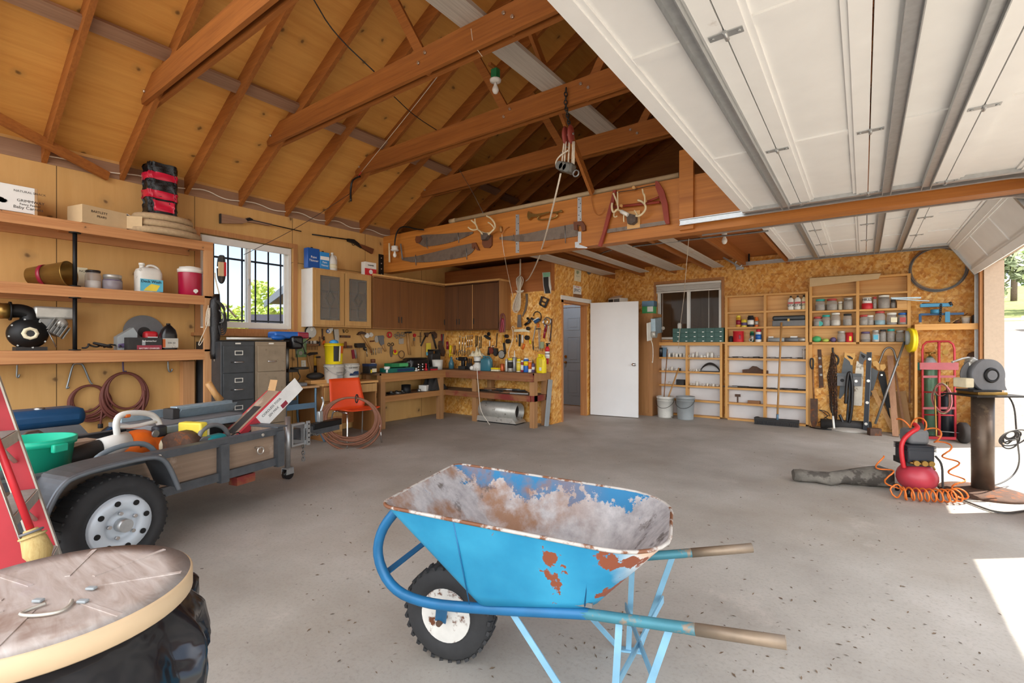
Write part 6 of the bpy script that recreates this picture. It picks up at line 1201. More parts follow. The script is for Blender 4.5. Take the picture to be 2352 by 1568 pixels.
# ================= utility trailer, in its own frame: X forward along the tongue, Y to the left, Z up; origin on the floor under the hub
TA=math.radians(14.4);TDIR=V((-math.sin(TA),math.cos(TA),0));TN=V((math.cos(TA),math.sin(TA),0))
TC=AZ(277,1205,.27);TC=V((TC.x,TC.y,0))
P('trailer_steel','55585c',.5,.4,.2,14);wood('trailer_plank','a08872','6f5a4a','X',24,.8,stain=('b09a88',.6,5));P('rim_white','c9d2da',.35,.1,.05,6);P('tyre_black','2c2c2d',.8,0,.18,26)
TR=thing('utility_trailer','low utility trailer with plank sides parked along the left wall','trailer',TC,PI/2+TA)
def TP(s,w,z):return TC+TDIR*s+TN*w+V((0,0,z))
def TL(s,w,z):return V((s,-w,z))
WS=-.22;WF=-1.38;ZT_,ZB_=.60,.30;SR,SFn=-1.5,1.33
for w in (WS,WF):
 sd=1 if w==WS else -1
 B().bx(SR,-w-.03*sd if sd > 0 else -w,ZT_-.05,SFn,-w if sd > 0 else -w+.03,ZT_).build('top_rail','trailer_steel',TR)
 B().bx(SR,-w if sd > 0 else -w-.03,ZT_-.008,SFn,-w+.05 if sd > 0 else -w,ZT_).build('rail_flange','trailer_steel',TR)
 B().bx(SR,-w-.03*sd if sd > 0 else -w,ZB_,SFn,-w if sd > 0 else -w+.03,ZB_+.06).build('bottom_rail','trailer_steel',TR)
 B().bx(SR+.02,-w+.002 if sd > 0 else -w-.03,ZB_+.061,SFn-.02,-w+.03 if sd > 0 else -w-.002,ZT_-.051).build('side_plank','trailer_plank',TR)
 for s in (-.9,.78,1.285):
  b=B();y=-w-.05 if sd > 0 else -w+.0;b.bx(s-.03,y,ZB_-.015,s+.035,y+.05,ZT_-.02 if s > 1 else ZT_-.035);b.build('stake_post','trailer_steel',TR)
 for s in (.33,1.12):b=B();b.cyl((s,-w-.031*sd,ZT_-.026),(s,-w-.037*sd,ZT_-.026),.012,n=12);b.build('bolt','bolt_metal',TR)
b=B();b.torus((1.08,-WS-.055,.46),.028,.006,(0,1,0),16,6);b.cyl((1.08,-WS-.0,.478),(1.08,-WS-.05,.478),.009,n=8);b.build('tie_ring','bolt_metal',TR)
b=B();b.bx(SFn-.04,-WS,ZB_+.01,SFn,-WF,ZT_);b.build('front_board','trailer_plank',TR);b=B();b.bx(SFn-.05,-WS-.02,ZT_+.0005,SFn+.05,-WF+.02,ZT_+.012);b.build('front_flange','trailer_steel',TR)
B().bx(SR,-WS+.031,ZB_+.02,SFn-.041,-WF-.031,ZB_+.05).build('bed','trailer_plank',TR)
b=B();b.cyl((0,-WF-.05,.27),(0,.05,.27),.03,n=12);b.build('axle','black_iron',TR)
for s in (.95,):B().bx(s-.04,-WS-.01,ZB_-.08,s+.12,-WS+.08,ZB_-.016).build('cross_block','bench_wood',TR)
def wheel(y,sd):
 h=thing('wheel',None,None);
 return h
def tyre_prof(R,w,rim):return [(rim,-w*.42),(rim+.02,-w*.5),(R-.05,-w*.52),(R-.012,-w*.44),(R,-w*.3),(R,w*.3),(R-.012,w*.44),(R-.05,w*.52),(rim+.02,w*.5),(rim,w*.42)]
for y,sd in ((.085,-1),(-WS-WF-.085,1)):
 tb=B().lathe(tyre_prof(.272,.18,.18),(0,y,.272),(0,1,0),48)
 for i in range(40):
  a=2*PI*i/40;r0=.270;c,s=math.cos(a),math.sin(a)
  tb.box((r0*c,y,.272+r0*s),(.012,.2*.66,.014),Mx.Rotation(-a,3,'Y'))
 ty_=tb.build('tyre','tyre_black',TR)
 yo=y+sd*.085
 D_=B();pr=[(.183,-.01),(.187,-.02),(.181,-.03),(.17,-.02),(.16,.0),(.155,.02),(.12,.012),(.09,.018),(.085,.0),(.05,-.002),(.045,-.0)]
 D_.lathe([(r,z) for r,z in pr],(0,yo,.272),(0,-sd,0),40) if sd > 0 else D_.lathe([(r,-z) for r,z in pr],(0,yo,.272),(0,1,0),40)
 rm=D_.build('rim','rim_white',TR)
 for i in range(8):a=2*PI*i/8+.2;b=B();c=V((.128*math.cos(a),yo+sd*.0185,.272+.128*math.sin(a)));b.cyl(c,c+V((0,sd*.004,0)),.0155,n=14);b.build('vent_hole','black_iron',rm)
 for i in range(5):a=2*PI*i/5+.5;b=B();c=V((.07*math.cos(a),yo+sd*.014,.272+.07*math.sin(a)));b.cyl(c,c+V((0,sd*.018,0)),.011,n=6);b.build('lug_nut','chrome',rm)
 b=B();b.cyl((0,yo-sd*.03,.272),(0,yo+sd*.055,.272),.038,.036,n=20);b.build('hub_cap','galvanised',rm)
 FY0,FY1=(y-.115,y+.115);pts=[(-.375,.34),(-.355,.45),(-.30,.57),(-.23,.628),(.13,.645),(.21,.62),(.255,.55),(.31,.40)]
 ps=smooth([V((s_,0,z_)) for s_,z_ in pts],2);b=B()
 b.loft([[p+V((0,FY0,0)),p+V((0,FY1,0)),p+V((0,FY1,.004)),p+V((0,FY0,.004))] for p in ps],True,False);f=b.build('fender','trailer_steel',TR)
 b=B();e=FY0 if sd < 0 else FY1;b.tube([p+V((0,e,-.012)) for p in ps],.016,6);b.build('fender_lip','trailer_steel2' if 'trailer_steel2' in MATS else P('trailer_steel2','6f757b',.45,.5,.1).name,f)
 b=B();b.bx(-.34,min(FY1,-WS) if sd < 0 else FY0-.03,.42,.28,(FY1+.06) if sd < 0 else FY0,.445);b.build('fender_arm','trailer_steel',f)
YC=-(WS+WF)/2
b=B();b.bx(SFn-.3,YC-.04,.33,2.65,YC+.04,.43);b.build('tongue','trailer_steel',TR)
b=B();b.bx(2.25,YC-.05,.385,2.66,YC+.05,.45,.012);b.cyl((2.66,YC,.385),(2.66,YC,.45),.05,n=16);b.build('coupler','black_iron',TR)
b=B();b.bx(2.36,YC-.02,.451,2.42,YC+.02,.57,.008);b.tube(smooth([(2.4,YC,.56),(2.45,YC,.66),(2.42,YC,.72)],1),.012,6);b.build('latch_lever','galvanised',TR)
jy=YC-.16;js=1.80
b=B();b.cyl((js,jy,.1),(js,jy,.60),.026,n=16);b.build('jack_tube','galvanised',TR);b=B();b.cyl((js,jy,.11),(js,jy,.32),.02,n=14);b.build('jack_ram','steel',TR)
b=B();frame_box(b,js+.03,js+.2,.3,.52,.018,jy-.02,jy+.02);b.build('jack_bracket','galvanised',TR);b=B();b.bx(js+.2,jy-.05,.29,js+.235,jy-.03,.53);b.bx(js+.18,jy-.03,.3,js+.235,YC-.04,.34);b.bx(js+.18,jy-.03,.46,js+.235,YC-.04,.5);b.build('jack_plate','galvanised',TR)
for k in range(5):b=B();b.cyl((js+.217,jy-.0505,.32+.045*k),(js+.217,jy-.053,.32+.045*k),.008,n=10);b.build('plate_hole','black_iron',TR)
b=B();b.cyl((js,jy-.025,.05),(js,jy+.025,.05),.05,n=20);b.build('jack_wheel','black_plastic',TR);b=B();b.prism([(js-.045,jy-.034,.05),(js+.045,jy-.034,.05),(js+.04,jy-.034,.11),(js-.04,jy-.034,.11)],(0,.005,0));b.prism([(js-.045,jy+.03,.05),(js+.045,jy+.03,.05),(js+.04,jy+.03,.11),(js-.04,jy+.03,.11)],(0,.005,0));b.bx(js-.04,jy-.034,.1,js+.04,jy+.034,.112);b.build('wheel_fork','galvanised',TR)
b=B();chain(b,[(2.1,YC-.055,.44),(2.2,YC-.06,.36),(2.3,YC-.05,.33),(2.32,YC-.05,.33)],.04,.005);chain(b,[(2.1,YC-.055,.33),(2.1,YC-.055,.1)],.045,.006);chain(b,[(2.08,YC-.055,.44),(2.1,YC-.055,.33)],.045,.006);b.build('safety_chain','dull_steel',TR)
ZBED=ZB_+.05
def ldr(name,label,cat,s,w,rz=0,group=None):return thing(name,label,cat,TP(s,w,ZBED),PI/2+TA+rz,group)
t=ldr('teal_tub','teal plastic tub standing in the trailer behind the ladder','tub',0,0);q=AZ(76,1006,ZBED+.38);t.location=(q.x,q.y,ZBED)
B().lathe([(.001,0),(.15,0),(.188,.34),(.2,.34),(.204,.38),(.186,.38),(.145,.01),(.001,.01)],n=36).build('body','teal',t)
for a in (-1.4,2.0):b=B();b.box((.204*math.cos(a),.204*math.sin(a),.33),(.03,.08,.05),Mx.Rotation(a,3,'Z'),.008);b.build('lug','teal',t)
one(B().beam(TP(-.6,-1.22,ZBED+.12),TP(.5,-1.22,ZBED+.12),.16,.23),'old_beam','trailer_plank','old brown timber lying along the far side of the trailer bed','timber')
t=ldr('leaf_blower','orange and white leaf blower with a long black tube lying in the trailer','leaf blower',.42,-.66,.12);t.scale=(.72,.72,.72);t.location.z += .09
P('stihl_orange','d8641c',.4,0,.1,14);P('stihl_white','d9d8d2',.4,0,.05)
b=B();b.tube([(-1.0,.04,.12),(-.45,.04,.2),(-.2,.02,.24)],[.07,.075,.08],14);b.build('tube','dusty_black',t);b=B();b.tube([(-.25,.02,.235),(-.02,.0,.24)],[.085,.11],16);b.build('volute_collar','stihl_white',t)
b=B();b.ball((.08,-.01,.2),(.2,.13,.15),18);b.build('housing','stihl_orange',t);b=B();b.cyl((.2,-.12,.2),(.2,.1,.2),.1,n=20);b.build('starter_cover','stihl_orange',t)
b=B();b.tube(smooth([(-.1,0,.3),(-.12,0,.48),(-.04,0,.53),(.2,0,.5),(.3,0,.42),(.34,0,.28),(.34,0,.1)],2),.028,10);b.tube(smooth([(-.1,0,.41),(.05,0,.38),(.28,0,.4)],1),.02,8);b.build('handle','stihl_white',t)
b=B();b.box((-.02,-.0,.5),(.05,.062,.035),None,.01);b.build('trigger','orange',t);b=B();b.box((.24,-.09,.31),(.12,.09,.12),None,.025);b.build('air_filter','navy_black' if 'navy_black' in MATS else P('navy_black','22262e',.5).name,t);b=B();b.cyl((.16,-.13,.3),(.16,-.15,.3),.035,n=16);b.build('choke_knob','dull_steel',t);b=B();b.ball((.27,-.09,.16),(.07,.06,.09),14);b.build('fuel_tank','cream',t);text('BG 56',.04,'ink',t,loc=(.06,-.135,.2),rot=(PI/2,0,0))
t=ldr('hyper_tool','long black tool with a red label lying beside the near trailer rail','tool',-.12,-.42,.1)
b=B();b.bx(-.5,-.05,.02,.12,.05,.16,.02);b.build('body','dusty_black',t);b=B();b.bx(-.28,-.053,.05,-.08,-.0505,.1);b.build('label','maroon',t);text('TOUGH',.035,'paper',t,loc=(-.18,-.054,.075),bold=.0008)
b=B();b.cyl((.14,-.02,.06),(.2,-.02,.06),.03,n=14);b.build('coupling','chrome',t)
t=ldr('chainsaw','grey and black chainsaw body against the near trailer rail','chainsaw',.22,-.36,.08)
b=B();b.bx(-.2,-.06,0.02,.16,.06,.2,.03);b.build('body','navy_black',t);b=B();b.tube(smooth([(-.19,-.02,.1),(-.2,-.02,.24),(-.1,-.02,.3),(.1,-.02,.31),(.2,-.02,.22),(.22,-.02,.1)],2),.017,8);b.build('handle','machine_grey' if 'machine_grey' in MATS else P('machine_grey','6d7880',.45).name,t);b=B();b.bx(-.14,-.0635,.1,.08,-.0605,.16);b.build('side_panel','dusty_black',t);b=B();b.box((-.19,-.0,.16),(.03,.13,.16),None,.01);b.build('front_guard','label_aqua_grey' if 'label_aqua_grey' in MATS else P('label_aqua_grey','9fb8c4',.4).name,t);text('MS 170',.03,'paper',t,loc=(-.05,-.0645,.13))
t=ldr('yellow_brush','pale yellow scrubbing block on a dark roller in the trailer','brush',.74,-.5,.2);b=B();b.cyl((-.12,0,.16),(-.01,0,.16),.15,n=18);b.build('roller','rusty_steel',t);b=B();b.bx(0.0,-.1,0.03,.07,.1,.36,.012);b.build('pad','label_yellow',t);b=B();b.bx(.071,-.09,.03,.1,.09,.33,.006);b.build('backing','cream',t)
t=ldr('circular_saw','teal circular saw resting against the near rail in the trailer','saw',.86,-.42,.1);P('makita_teal','1f8d94',.4,0,.08);t.scale=(.8,.8,.8);t.location.z += .05
b=B();b.box((.02,0,.17),(.24,.14,.17),None,.045);b.build('motor','makita_teal',t);b=B();b.box((-.03,-.071,.2),(.09,.004,.04),None);b.build('label','label_yellow',t);b=B();b.tube(smooth([(-.12,0,.16),(-.14,0,.3),(.0,0,.36),(.14,0,.31),(.2,0,.2)],2),.022,10);b.build('handle','mid_grey',t);b=B();b.cyl((-.1,-.05,.14),(-.1,-.02,.14),.12,n=24);b.build('blade_guard','mid_grey',t);b=B();b.tube(smooth([(.2,0,.2),(.3,-.02,.24),(.34,-.02,.16),(.38,0,.05)],2),.007,6);b.build('cord','dusty_black',t)
t=ldr('table_saw','grey steel table saw with an aluminium fence standing in the trailer','table saw',.98,-1.02,.02)
P('grey_alu','9db0bb',.4,.4,.12,24)
b=B();b.bx(-.35,-.28,.30,.42,.25,.335,.004);b.build('table','mid_grey',t);b=B();b.bx(-.35,-.32,.27,.42,-.281,.325,.006);b.build('front_rail','grey_alu',t);b=B();b.bx(-.25,-.2,0,.3,.2,.3);b.build('base','dusty_black',t)
b=B();b.bx(-.02,-.05,.336,.5,.03,.43,.004);b.prism([(-.02,-.05,.336),(.5,-.05,.336),(.5,-.11,.41),(-.02,-.11,.41)],(0,.004,.004));b.build('fence','grey_alu',t);b=B();b.bx(-.33,.12,.336,.0,.16,.4);b.build('rear_fence','grey_alu',t);b=B();b.bx(-.08,-.09,.336,-.022,.03,.42,.006);b.build('fence_lock','dusty_black',t)
b=B();b.tube([TP(1.42,-1.06,ZBED+.43),TP(1.38,-1.08,ZBED+.5),TP(1.33,-1.1,ZBED+.6)],[.035,.028,.03],10);one(b,'wood_mallet','handle_wood','pale wooden handle sticking up from the grey table saw','tool')
t=thing('tool_carton','long red and white tool carton leaning out over the front of the trailer','box',TP(1.2,-.62,ZBED+.02),0,None,rot=(0,-.68,PI/2+TA-.12))
P('carton_red','a82a36',.5,0,.06);P('carton_white','e6e6e4',.5)
L=.62;b=B();b.bx(0,-.09,0,L,.12,.14);b.build('carton','carton_red',t)
B().bx(.3,-.0925,.002,L+.001,-.0905,.138).build('white_panel','carton_white',t);b=B();b.prism([(L,-.0905,.0),(L+.18,-.0905,.0),(L+.18,-.0905,.14),(L,-.0905,.14)],(0,.004,0));b.build('flap','carton_white',t);b=B();b.prism([(L,.0,.14),(L+.08,.0,.2),(L+.08,.1,.2),(L,.1,.14)],(0,.002,.004));b.build('flap','card',t)
B().bx(.0,-.06,.1405,L,.1,.142).build('top_panel','trailer_plank',t);b=B();b.bx(.1,-.03,.1425,.42,.07,.1435);b.build('printed_tool','dusty_black',t);text('CORDLESS TOOL',.03,'ink',t,loc=(.46,-.093,.1));text('20V MAX',.03,'ink',t,loc=(.45,-.093,.055));b=B();b.bx(L-.09,-.0935,.01,L-.02,-.0926,.05);b.build('logo_patch','maroon',t);b=B();b.bx(.02,-.0925,.02,.28,-.0912,.09);b.build('printed_picture','dusty_black',t)
B().tube(smooth([TP(.1,-1.25,ZBED+.24),TP(.1,-1.25,ZBED+.34),TP(.22,-1.25,ZBED+.34),TP(.22,-1.25,ZBED+.24)],1),.009,6).build('x','rusty_steel').name
o=bpy.data.objects['x'];o.name='bent_rod';tag(o,'bent rusty rod loop standing behind the leaf blower','rod')
# ================= red step ladder and broom at the left edge
def LD(lat,d,z):return RT*lat+FW*d+V((0,0,z))
P('ladder_red','b5303a',.5,0,.12,7,dirt=('d98a8c',.62,9));P('ladder_alu','c9c4b8',.45,.5,.12,20);P('tread_grey','8a827a',.8,0,.15,30)
lean=math.radians(13.6);ux=V((0,0,1))*math.cos(lean)+(RT*-.816+FW*-.578)*math.sin(lean);sx_=RT*.578-FW*.816;nx=ux.cross(sx_).normalized()
F0=LD(-2.232,2.42,0);t=thing('step_ladder','red fibreglass step ladder with metal steps standing at the left edge','ladder',F0+sx_*.25);H=2.4
for k in (0,1):
 c=F0+sx_*(.5*k);b=B()
 b.beam(c,c+ux*H,.006,.085,sx_.cross(ux));b.build('rail_web','ladder_red',t,w=1)
 s=sx_*(1 if k==0 else -1)
 for q in (-1,1):b=B();e=nx*(q*.043);b.beam(c+e+s*.012,c+ux*H+e+s*.012,.028,.007,sx_.cross(ux));b.build('rail_flange','ladder_alu',t,w=1)
for k in range(1,8):
 c=F0+ux*(.3*k+.01)+sx_*.25;hz=(RT*-.816+FW*-.578).normalized()
 b=B();b.box(c,(.48,.085,.012),Mx((sx_,hz,V((0,0,1)))).transposed());b.build('tread','tread_grey',t,w=1)
 b=B();fr_=c-hz*.045;b.box(fr_+V((0,0,-.022)),(.49,.006,.05),Mx((sx_,hz,V((0,0,1)))).transposed());b.build('step_apron','ladder_alu',t,w=1)
 if k < 5:
  b=B();b.tube([c-sx_*.1+V((0,0,-.03)),F0+ux*(.3*k-.14)+sx_*.01],.009,6);b.build('step_brace','ladder_alu',t,w=1)
  b=B();b.tube([c+sx_*.1+V((0,0,-.03)),F0+ux*(.3*k-.14)+sx_*.49],.009,6);b.build('step_brace','ladder_alu',t,w=1)
t=thing('corn_broom','red handled broom with straw bristles leaning on the ladder','broom',AD(88,1285,1.95));
h0,h1=AD(70,1215,1.95),AD(-12,1000,1.98)
b=B();b.tube([h0,h1+(h1-h0)*.6],.0125,12);b.build('handle','red',t,w=1)
b=B();e=AD(95,1290,1.95);b.tube([h0,h0+(e-h0)*.15,h0+(e-h0)*.3,h0+(e-h0)*.7,e],[.022,.03,.04,.047,.028],12);b.build('bristles','straw' if 'straw' in MATS else wood('straw','d9c184','a8894c','Z',120,.8).name,t,w=1)
for f in (.08,.2):b=B();c=h0+(e-h0)*f;b.torus(c,.03+.05*f,.005,e-h0,16,6);b.build('binding','mid_grey' if f < .1 else 'straw',t,w=1)
# ================= fibre drum with a dusty lid, bin liner and bungee
LR=.262;LC=V((-1.453,.266,0));LZ=.75
t=thing('fibre_drum','tan fibre drum with a round dusty lid at the lower left corner','drum',LC)
P('drum_card','c9a678',.7,0,.08,10);P('lid_rim','cfb490',.6,0,.05,12)
def lidmat():
 m,nt,b=newmat('dusty_lid');w_=coords(nt)
 c=ramp(nt,noise(nt,coords(nt,(1.5,9,1),(0,0,.9)),3,6,.6,1.5),[(.3,s2l('a08f84')),(.5,s2l('b5a8a0')),(.72,s2l('c8bfb8'))])
 c=mixc(nt,ramp(nt,noise(nt,w_,5,6,.7),[(.56,(0,0,0)),(.7,(.6,.6,.6))]),c,s2l('b8aab0'))
 c=mixc(nt,ramp(nt,noise(nt,coords(nt,(1,1,1),loc=(4,2,1)),3.2,5,.6),[(.6,(0,0,0)),(.68,(.6,.6,.6))]),c,s2l('7d5c48'))
 nt.links.new(c,b.inputs['Base Color']);b.inputs['Roughness'].default_value=.5
lidmat()
B().lathe([(.001,0),(LR-.03,0),(LR-.03,LZ-.05),(LR-.04,LZ-.05),(.001,LZ-.06)],n=48).build('body','drum_card',t)
l_=B().lathe([(LR-.035,LZ-.048),(LR-.004,LZ-.048),(LR,LZ-.044),(LR,LZ-.004),(LR-.005,LZ)],n=64).build('lid_rim','lid_rim',t)
b=B();b.lathe([(LR-.005,LZ),(.2,LZ+.0005),(.12,LZ+.001),(.001,LZ+.001)],n=64)
for k in range(8):
 a=k*PI/4+.25;b.beam((.08*math.cos(a),.08*math.sin(a),LZ+.0015),((LR-.02)*math.cos(a),(LR-.02)*math.sin(a),LZ+.0006),.01,.003)
b.build('lid_top','dusty_lid',t)
hb=[AZ(x,y,LZ+.006)-LC for x,y in ((105,1385),(42,1408),(55,1413),(90,1413),(140,1405),(162,1388),(165,1378))]
b=B();b.tube(smooth(hb,2),.0035,8);b.build('wire_handle','ladder_alu',t)
for x,y in ((88,1378),(210,1350),(190,1380)):p=AZ(x,y,LZ+.006)-LC;b=B();b.box(p,(.02,.012,.006),Mx.Rotation(.6,3,'Z'),.002);b.build('lid_clip','grey_paint',t)
m,nt,bb=newmat('bin_liner');bb.inputs['Base Color'].default_value=(.012,.013,.016,1);bb.inputs['Roughness'].default_value=.16;bump(nt,bb,noise(nt,coords(nt),9,2,.5,.3),.7,.03)
rr=random.Random(11)
def liner(u,v):
 a=2*PI*u;r=LR-.026+(.075+.035*math.sin(3*a+1)+.015*math.sin(11*a))*min(1,v*2.4)+.012*math.sin(17*a+6*v)*v
 drop=.17+.13*max(0,math.sin(a*2+1.1))+.05*math.sin(5*a)+.03*math.sin(13*a)
 return (LC.x+r*math.cos(a),LC.y+r*math.sin(a),LZ-.046-drop*v+.01*math.sin(23*a+9*v)*v)
b=B();b.grid(liner,150,16);o=one(b,'bin_liner','bin_liner','shiny black plastic bag draped over the drum under its lid','bag')
b=B();b.tube([LC+V(((LR+.0)*math.cos(a),(LR+.0)*math.sin(a),LZ-.22+.02*math.sin(2*a))) for a in [2*PI*i/48 for i in range(48)]],.006,6,closed=True);one(b,'bungee_cord','dusty_black','black stretch cord tied round the drum over the plastic bag','cord')
# ================= wheelbarrow, frame: X along the handles (0 at the axle), Y to the far side, Z up
ax=V((-.2566,2.021));bd=V((.945,-.327)).normalized()
org=RT*ax.x+FW*ax.y;d3=RT*bd.x+FW*bd.y;ang=math.atan2(d3.y,d3.x)
t=thing('wheelbarrow','blue wheelbarrow with a rusty dirty tray in the middle of the floor','wheelbarrow',org,ang)
def wb_paint():
 m,nt,b=newmat('barrow_blue');w_=coords(nt)
 c=ramp(nt,noise(nt,w_,3.5,5),[(.3,s2l('1a7faa')),(.7,s2l('38a0c6'))])
 sx=nt.nodes.new('ShaderNodeSeparateXYZ');tcn=nt.nodes.new('ShaderNodeTexCoord');nt.links.new(tcn.outputs['Object'],sx.inputs[0])
 mr=nt.nodes.new('ShaderNodeMapRange');mr.inputs[1].default_value=.62;mr.inputs[2].default_value=.84;nt.links.new(sx.outputs[0],mr.inputs[0])
 n2=noise(nt,w_,9,4);ad=nt.nodes.new('ShaderNodeMath');ad.operation='MULTIPLY_ADD';ad.inputs[1].default_value=.35;nt.links.new(n2,ad.inputs[0]);nt.links.new(mr.outputs[0],ad.inputs[2])
 c=mixc(nt,ramp(nt,ad.outputs[0],[(.55,(0,0,0)),(1.0,(1,1,1))]),c,s2l('e6e8e6'))
 c=mixc(nt,ramp(nt,ad.outputs[0],[(.85,(0,0,0)),(1.15 if False else 1.0,(.55,.55,.55))]),c,s2l('d99a58'))
 gr=nt.nodes.new('ShaderNodeMapRange');gr.inputs[1].default_value=.2;gr.inputs[2].default_value=.65;gr.inputs[3].default_value=-.05;gr.inputs[4].default_value=.11;nt.links.new(sx.outputs[0],gr.inputs[0])
 n3=noise(nt,w_,7,7,.62);a3=nt.nodes.new('ShaderNodeMath');a3.operation='ADD';nt.links.new(n3,a3.inputs[0]);nt.links.new(gr.outputs[0],a3.inputs[1])
 c=mixc(nt,ramp(nt,a3.outputs[0],[(.645,(0,0,0)),(.655,(1,1,1))]),c,s2l('8a4a30'))
 nt.links.new(c,b.inputs['Base Color']);b.inputs['Roughness'].default_value=.45
 m,nt,b=newmat('barrow_inside');w_=coords(nt)
 c=ramp(nt,noise(nt,w_,16,7,.7),[(.3,s2l('8f8b8c')),(.6,s2l('b4b0b0')),(.8,s2l('c9c4c2'))])
 sx=nt.nodes.new('ShaderNodeSeparateXYZ');tcn=nt.nodes.new('ShaderNodeTexCoord');nt.links.new(tcn.outputs['Object'],sx.inputs[0])
 def band(lo,hi,out):
  q=nt.nodes.new('ShaderNodeMapRange');q.inputs[1].default_value=lo;q.inputs[2].default_value=hi;nt.links.new(sx.outputs[out],q.inputs[0]);return q.outputs[0]
 def addn(a,sc,k):
  q=nt.nodes.new('ShaderNodeMath');q.operation='MULTIPLY_ADD';q.inputs[1].default_value=k;nt.links.new(noise(nt,w_,sc,7,.65),q.inputs[0]);nt.links.new(a,q.inputs[2]);return q.outputs[0]
 q1=nt.nodes.new('ShaderNodeMath');q1.operation='MULTIPLY_ADD';q1.inputs[1].default_value=.3;nt.links.new(band(.2,.32,1),q1.inputs[0]);nt.links.new(noise(nt,w_,11,8,.7),q1.inputs[2])
 q2=nt.nodes.new('ShaderNodeMath');q2.operation='MULTIPLY_ADD';q2.inputs[1].default_value=.2;nt.links.new(band(.52,.68,2),q2.inputs[0]);nt.links.new(q1.outputs[0],q2.inputs[2])
 c=mixc(nt,ramp(nt,q2.outputs[0],[(.86,(0,0,0)),(.89,(1,1,1))]),c,s2l('1f6f9c'))
 m1=band(.62,.30,0);c1=ramp(nt,m1,[(0,(0,0,0)),(1,(1,1,1))])
 dirt=ramp(nt,addn(band(.30,.52,2),6,.9),[(.55,(1,1,1)),(.8,(0,0,0))]);c=mixc(nt,dirt,c,s2l('6a5a4c'))
 rust=ramp(nt,noise(nt,coords(nt,loc=(2.2,.3,.1)),3.6,7,.62),[(.44,(0,0,0)),(.56,(1,1,1))]);c=mixc(nt,mixc(nt,.85,(0,0,0),mixc(nt,1.0,rust,c1,'MULTIPLY')),c,s2l('8a5c34'))
 dk=ramp(nt,noise(nt,coords(nt,loc=(5.2,1.3,.1)),4.6,8,.7),[(.58,(0,0,0)),(.64,(.8,.8,.8))]);c=mixc(nt,dk,c,s2l('4e443c'))
 nt.links.new(c,b.inputs['Base Color']);b.inputs['Roughness'].default_value=.7;bump(nt,b,noise(nt,w_,30,6),.3,.004)
wb_paint()
P('barrow_rim','b9b4ae',.6,.1,.2,18,dirt=('7a4e34',.5,12));P('barrow_frame','1d6796',.45,.1,.15,10,dirt=('6b4a3a',.66,16));P('barrow_leg','78a8c2',.5,.1,.15,12,dirt=('8a6a58',.64,14))
def rr_(x0,x1,hw,r,z0,z1,n=7):
 """rounded rectangle ring; z goes from z0 at the front (small x) to z1 at the back"""
 pts=[]
 for cx,cy,a0 in ((x1-r[1],hw-r[1],0),(x0+r[0],hw-r[0],PI/2),(x0+r[0],-hw+r[0],PI),(x1-r[1],-hw+r[1],3*PI/2)):
  rr=r[1] if cx > (x0+x1)/2 else r[0]
  for i in range(n):a=a0+PI/2*i/(n-1);pts.append((cx+rr*math.cos(a),cy+rr*math.sin(a)))
 out=[]
 for x,y in pts:u=(x-x0)/(x1-x0);out.append((x,y,z0+(z1-z0)*u))
 return out
R0=rr_(.20,.65,.22,(.05,.07),.355,.425);R1=rr_(-.13,.875,.325,(.06,.2),.715,.655)
def lerp(A,Bq,k):return [V(a)*(1-k)+V(c)*k for a,c in zip(A,Bq)]
rings=[lerp(R0,R1,k) for k in (0,.1,.35,.7,1)]
b=B();b.loft(rings,False);b._f([v for v in b.bm.verts[:] [:len(R0)]][::-1]) if False else None
bm=b.bm;bm.verts.ensure_lookup_table();b._f([bm.verts[i] for i in range(len(R0))][::-1]);b.build('tray','barrow_blue',t)
ins=[[(V(p)+V((0,0,.004))-(V((p[0]-.4,p[1],0)).normalized()*.004)) for p in q] for q in rings]
b=B();b.loft(ins,False);b.bm.verts.ensure_lookup_table();b._f([b.bm.verts[i] for i in range(len(R0))]);b.build('tray_lining','barrow_inside',t)
b=B();b.tube(rings[-1],.0065,8,closed=True);b.build('rolled_rim','barrow_rim',t)
for x in (.2,.62):b=B();b.tube([lerp(R0,R1,k)[21 if x < .4 else 24] for k in (0,.35,.7,1)],.002,4) if False else b.tube([(x-.015,-.222,.36+(x-.2)*.15),(x+.02-.05*(x < .4),-.322,.70-.05*x)],.0025,5);b.build('seam','barrow_frame',t)
P('handle_teal','3f7d8c',.5,.2,.15,12,dirt=('8a7a68',.56,9));P('pipe_brown','8a7a68',.5,.5,.15,18)
def hz(x):return .325+.135*(x)/1.0
for s in (-1,1):
 y0_,y1_=s*.19,s*.325
 b=B();b.tube(smooth([(.62,s*.215,.40),(.2,s*.2,.335),(-.02,s*.19,.31),(-.16,s*.19,.34),(-.235,s*.185,.45),(-.22,s*.18,.56),(-.14,s*.17,.66)],2),.0195,12);b.build('frame_tube','barrow_frame',t)
 b=B();b.tube([(.58,s*.214,.395),(.62,s*.218,.40),(1.0,s*.29,.455),(1.17,s*.325,.48)],.0175,14);hd_=b.build('handle','handle_teal',t)
 b=B();b.tube([(.95,s*.2805,.4478),(1.18,s*.3268,.4815)],.0183,14);b.build('bare_grip','pipe_brown',hd_)
 for a,c in (((.33,s*.2,.36),(.66,s*.27,.005)),((.72,s*.23,.415),(.7,s*.27,.005)),((.88,s*.26,.44),(.74,s*.28,.005))):
  b=B();b.beam(a,c,.006,.022,(1,0,.1));b.build('leg','barrow_leg',t)
 b=B();b.beam((.655,s*.265,.005),(.765,s*.28,.005),.03,.008);b.build('foot','barrow_leg',t)
 b=B();b.beam((.06,s*.19,.322),(0,s*.09,.19),.006,.045,(1,0,0));b.build('axle_bracket','barrow_frame',t)
b=B();b.beam((.71,-.25,.2),(.84,.26,.25),.006,.03);b.beam((.69,.25,.2),(.83,-.26,.25),.006,.03);b.build('cross_brace','barrow_leg',t)
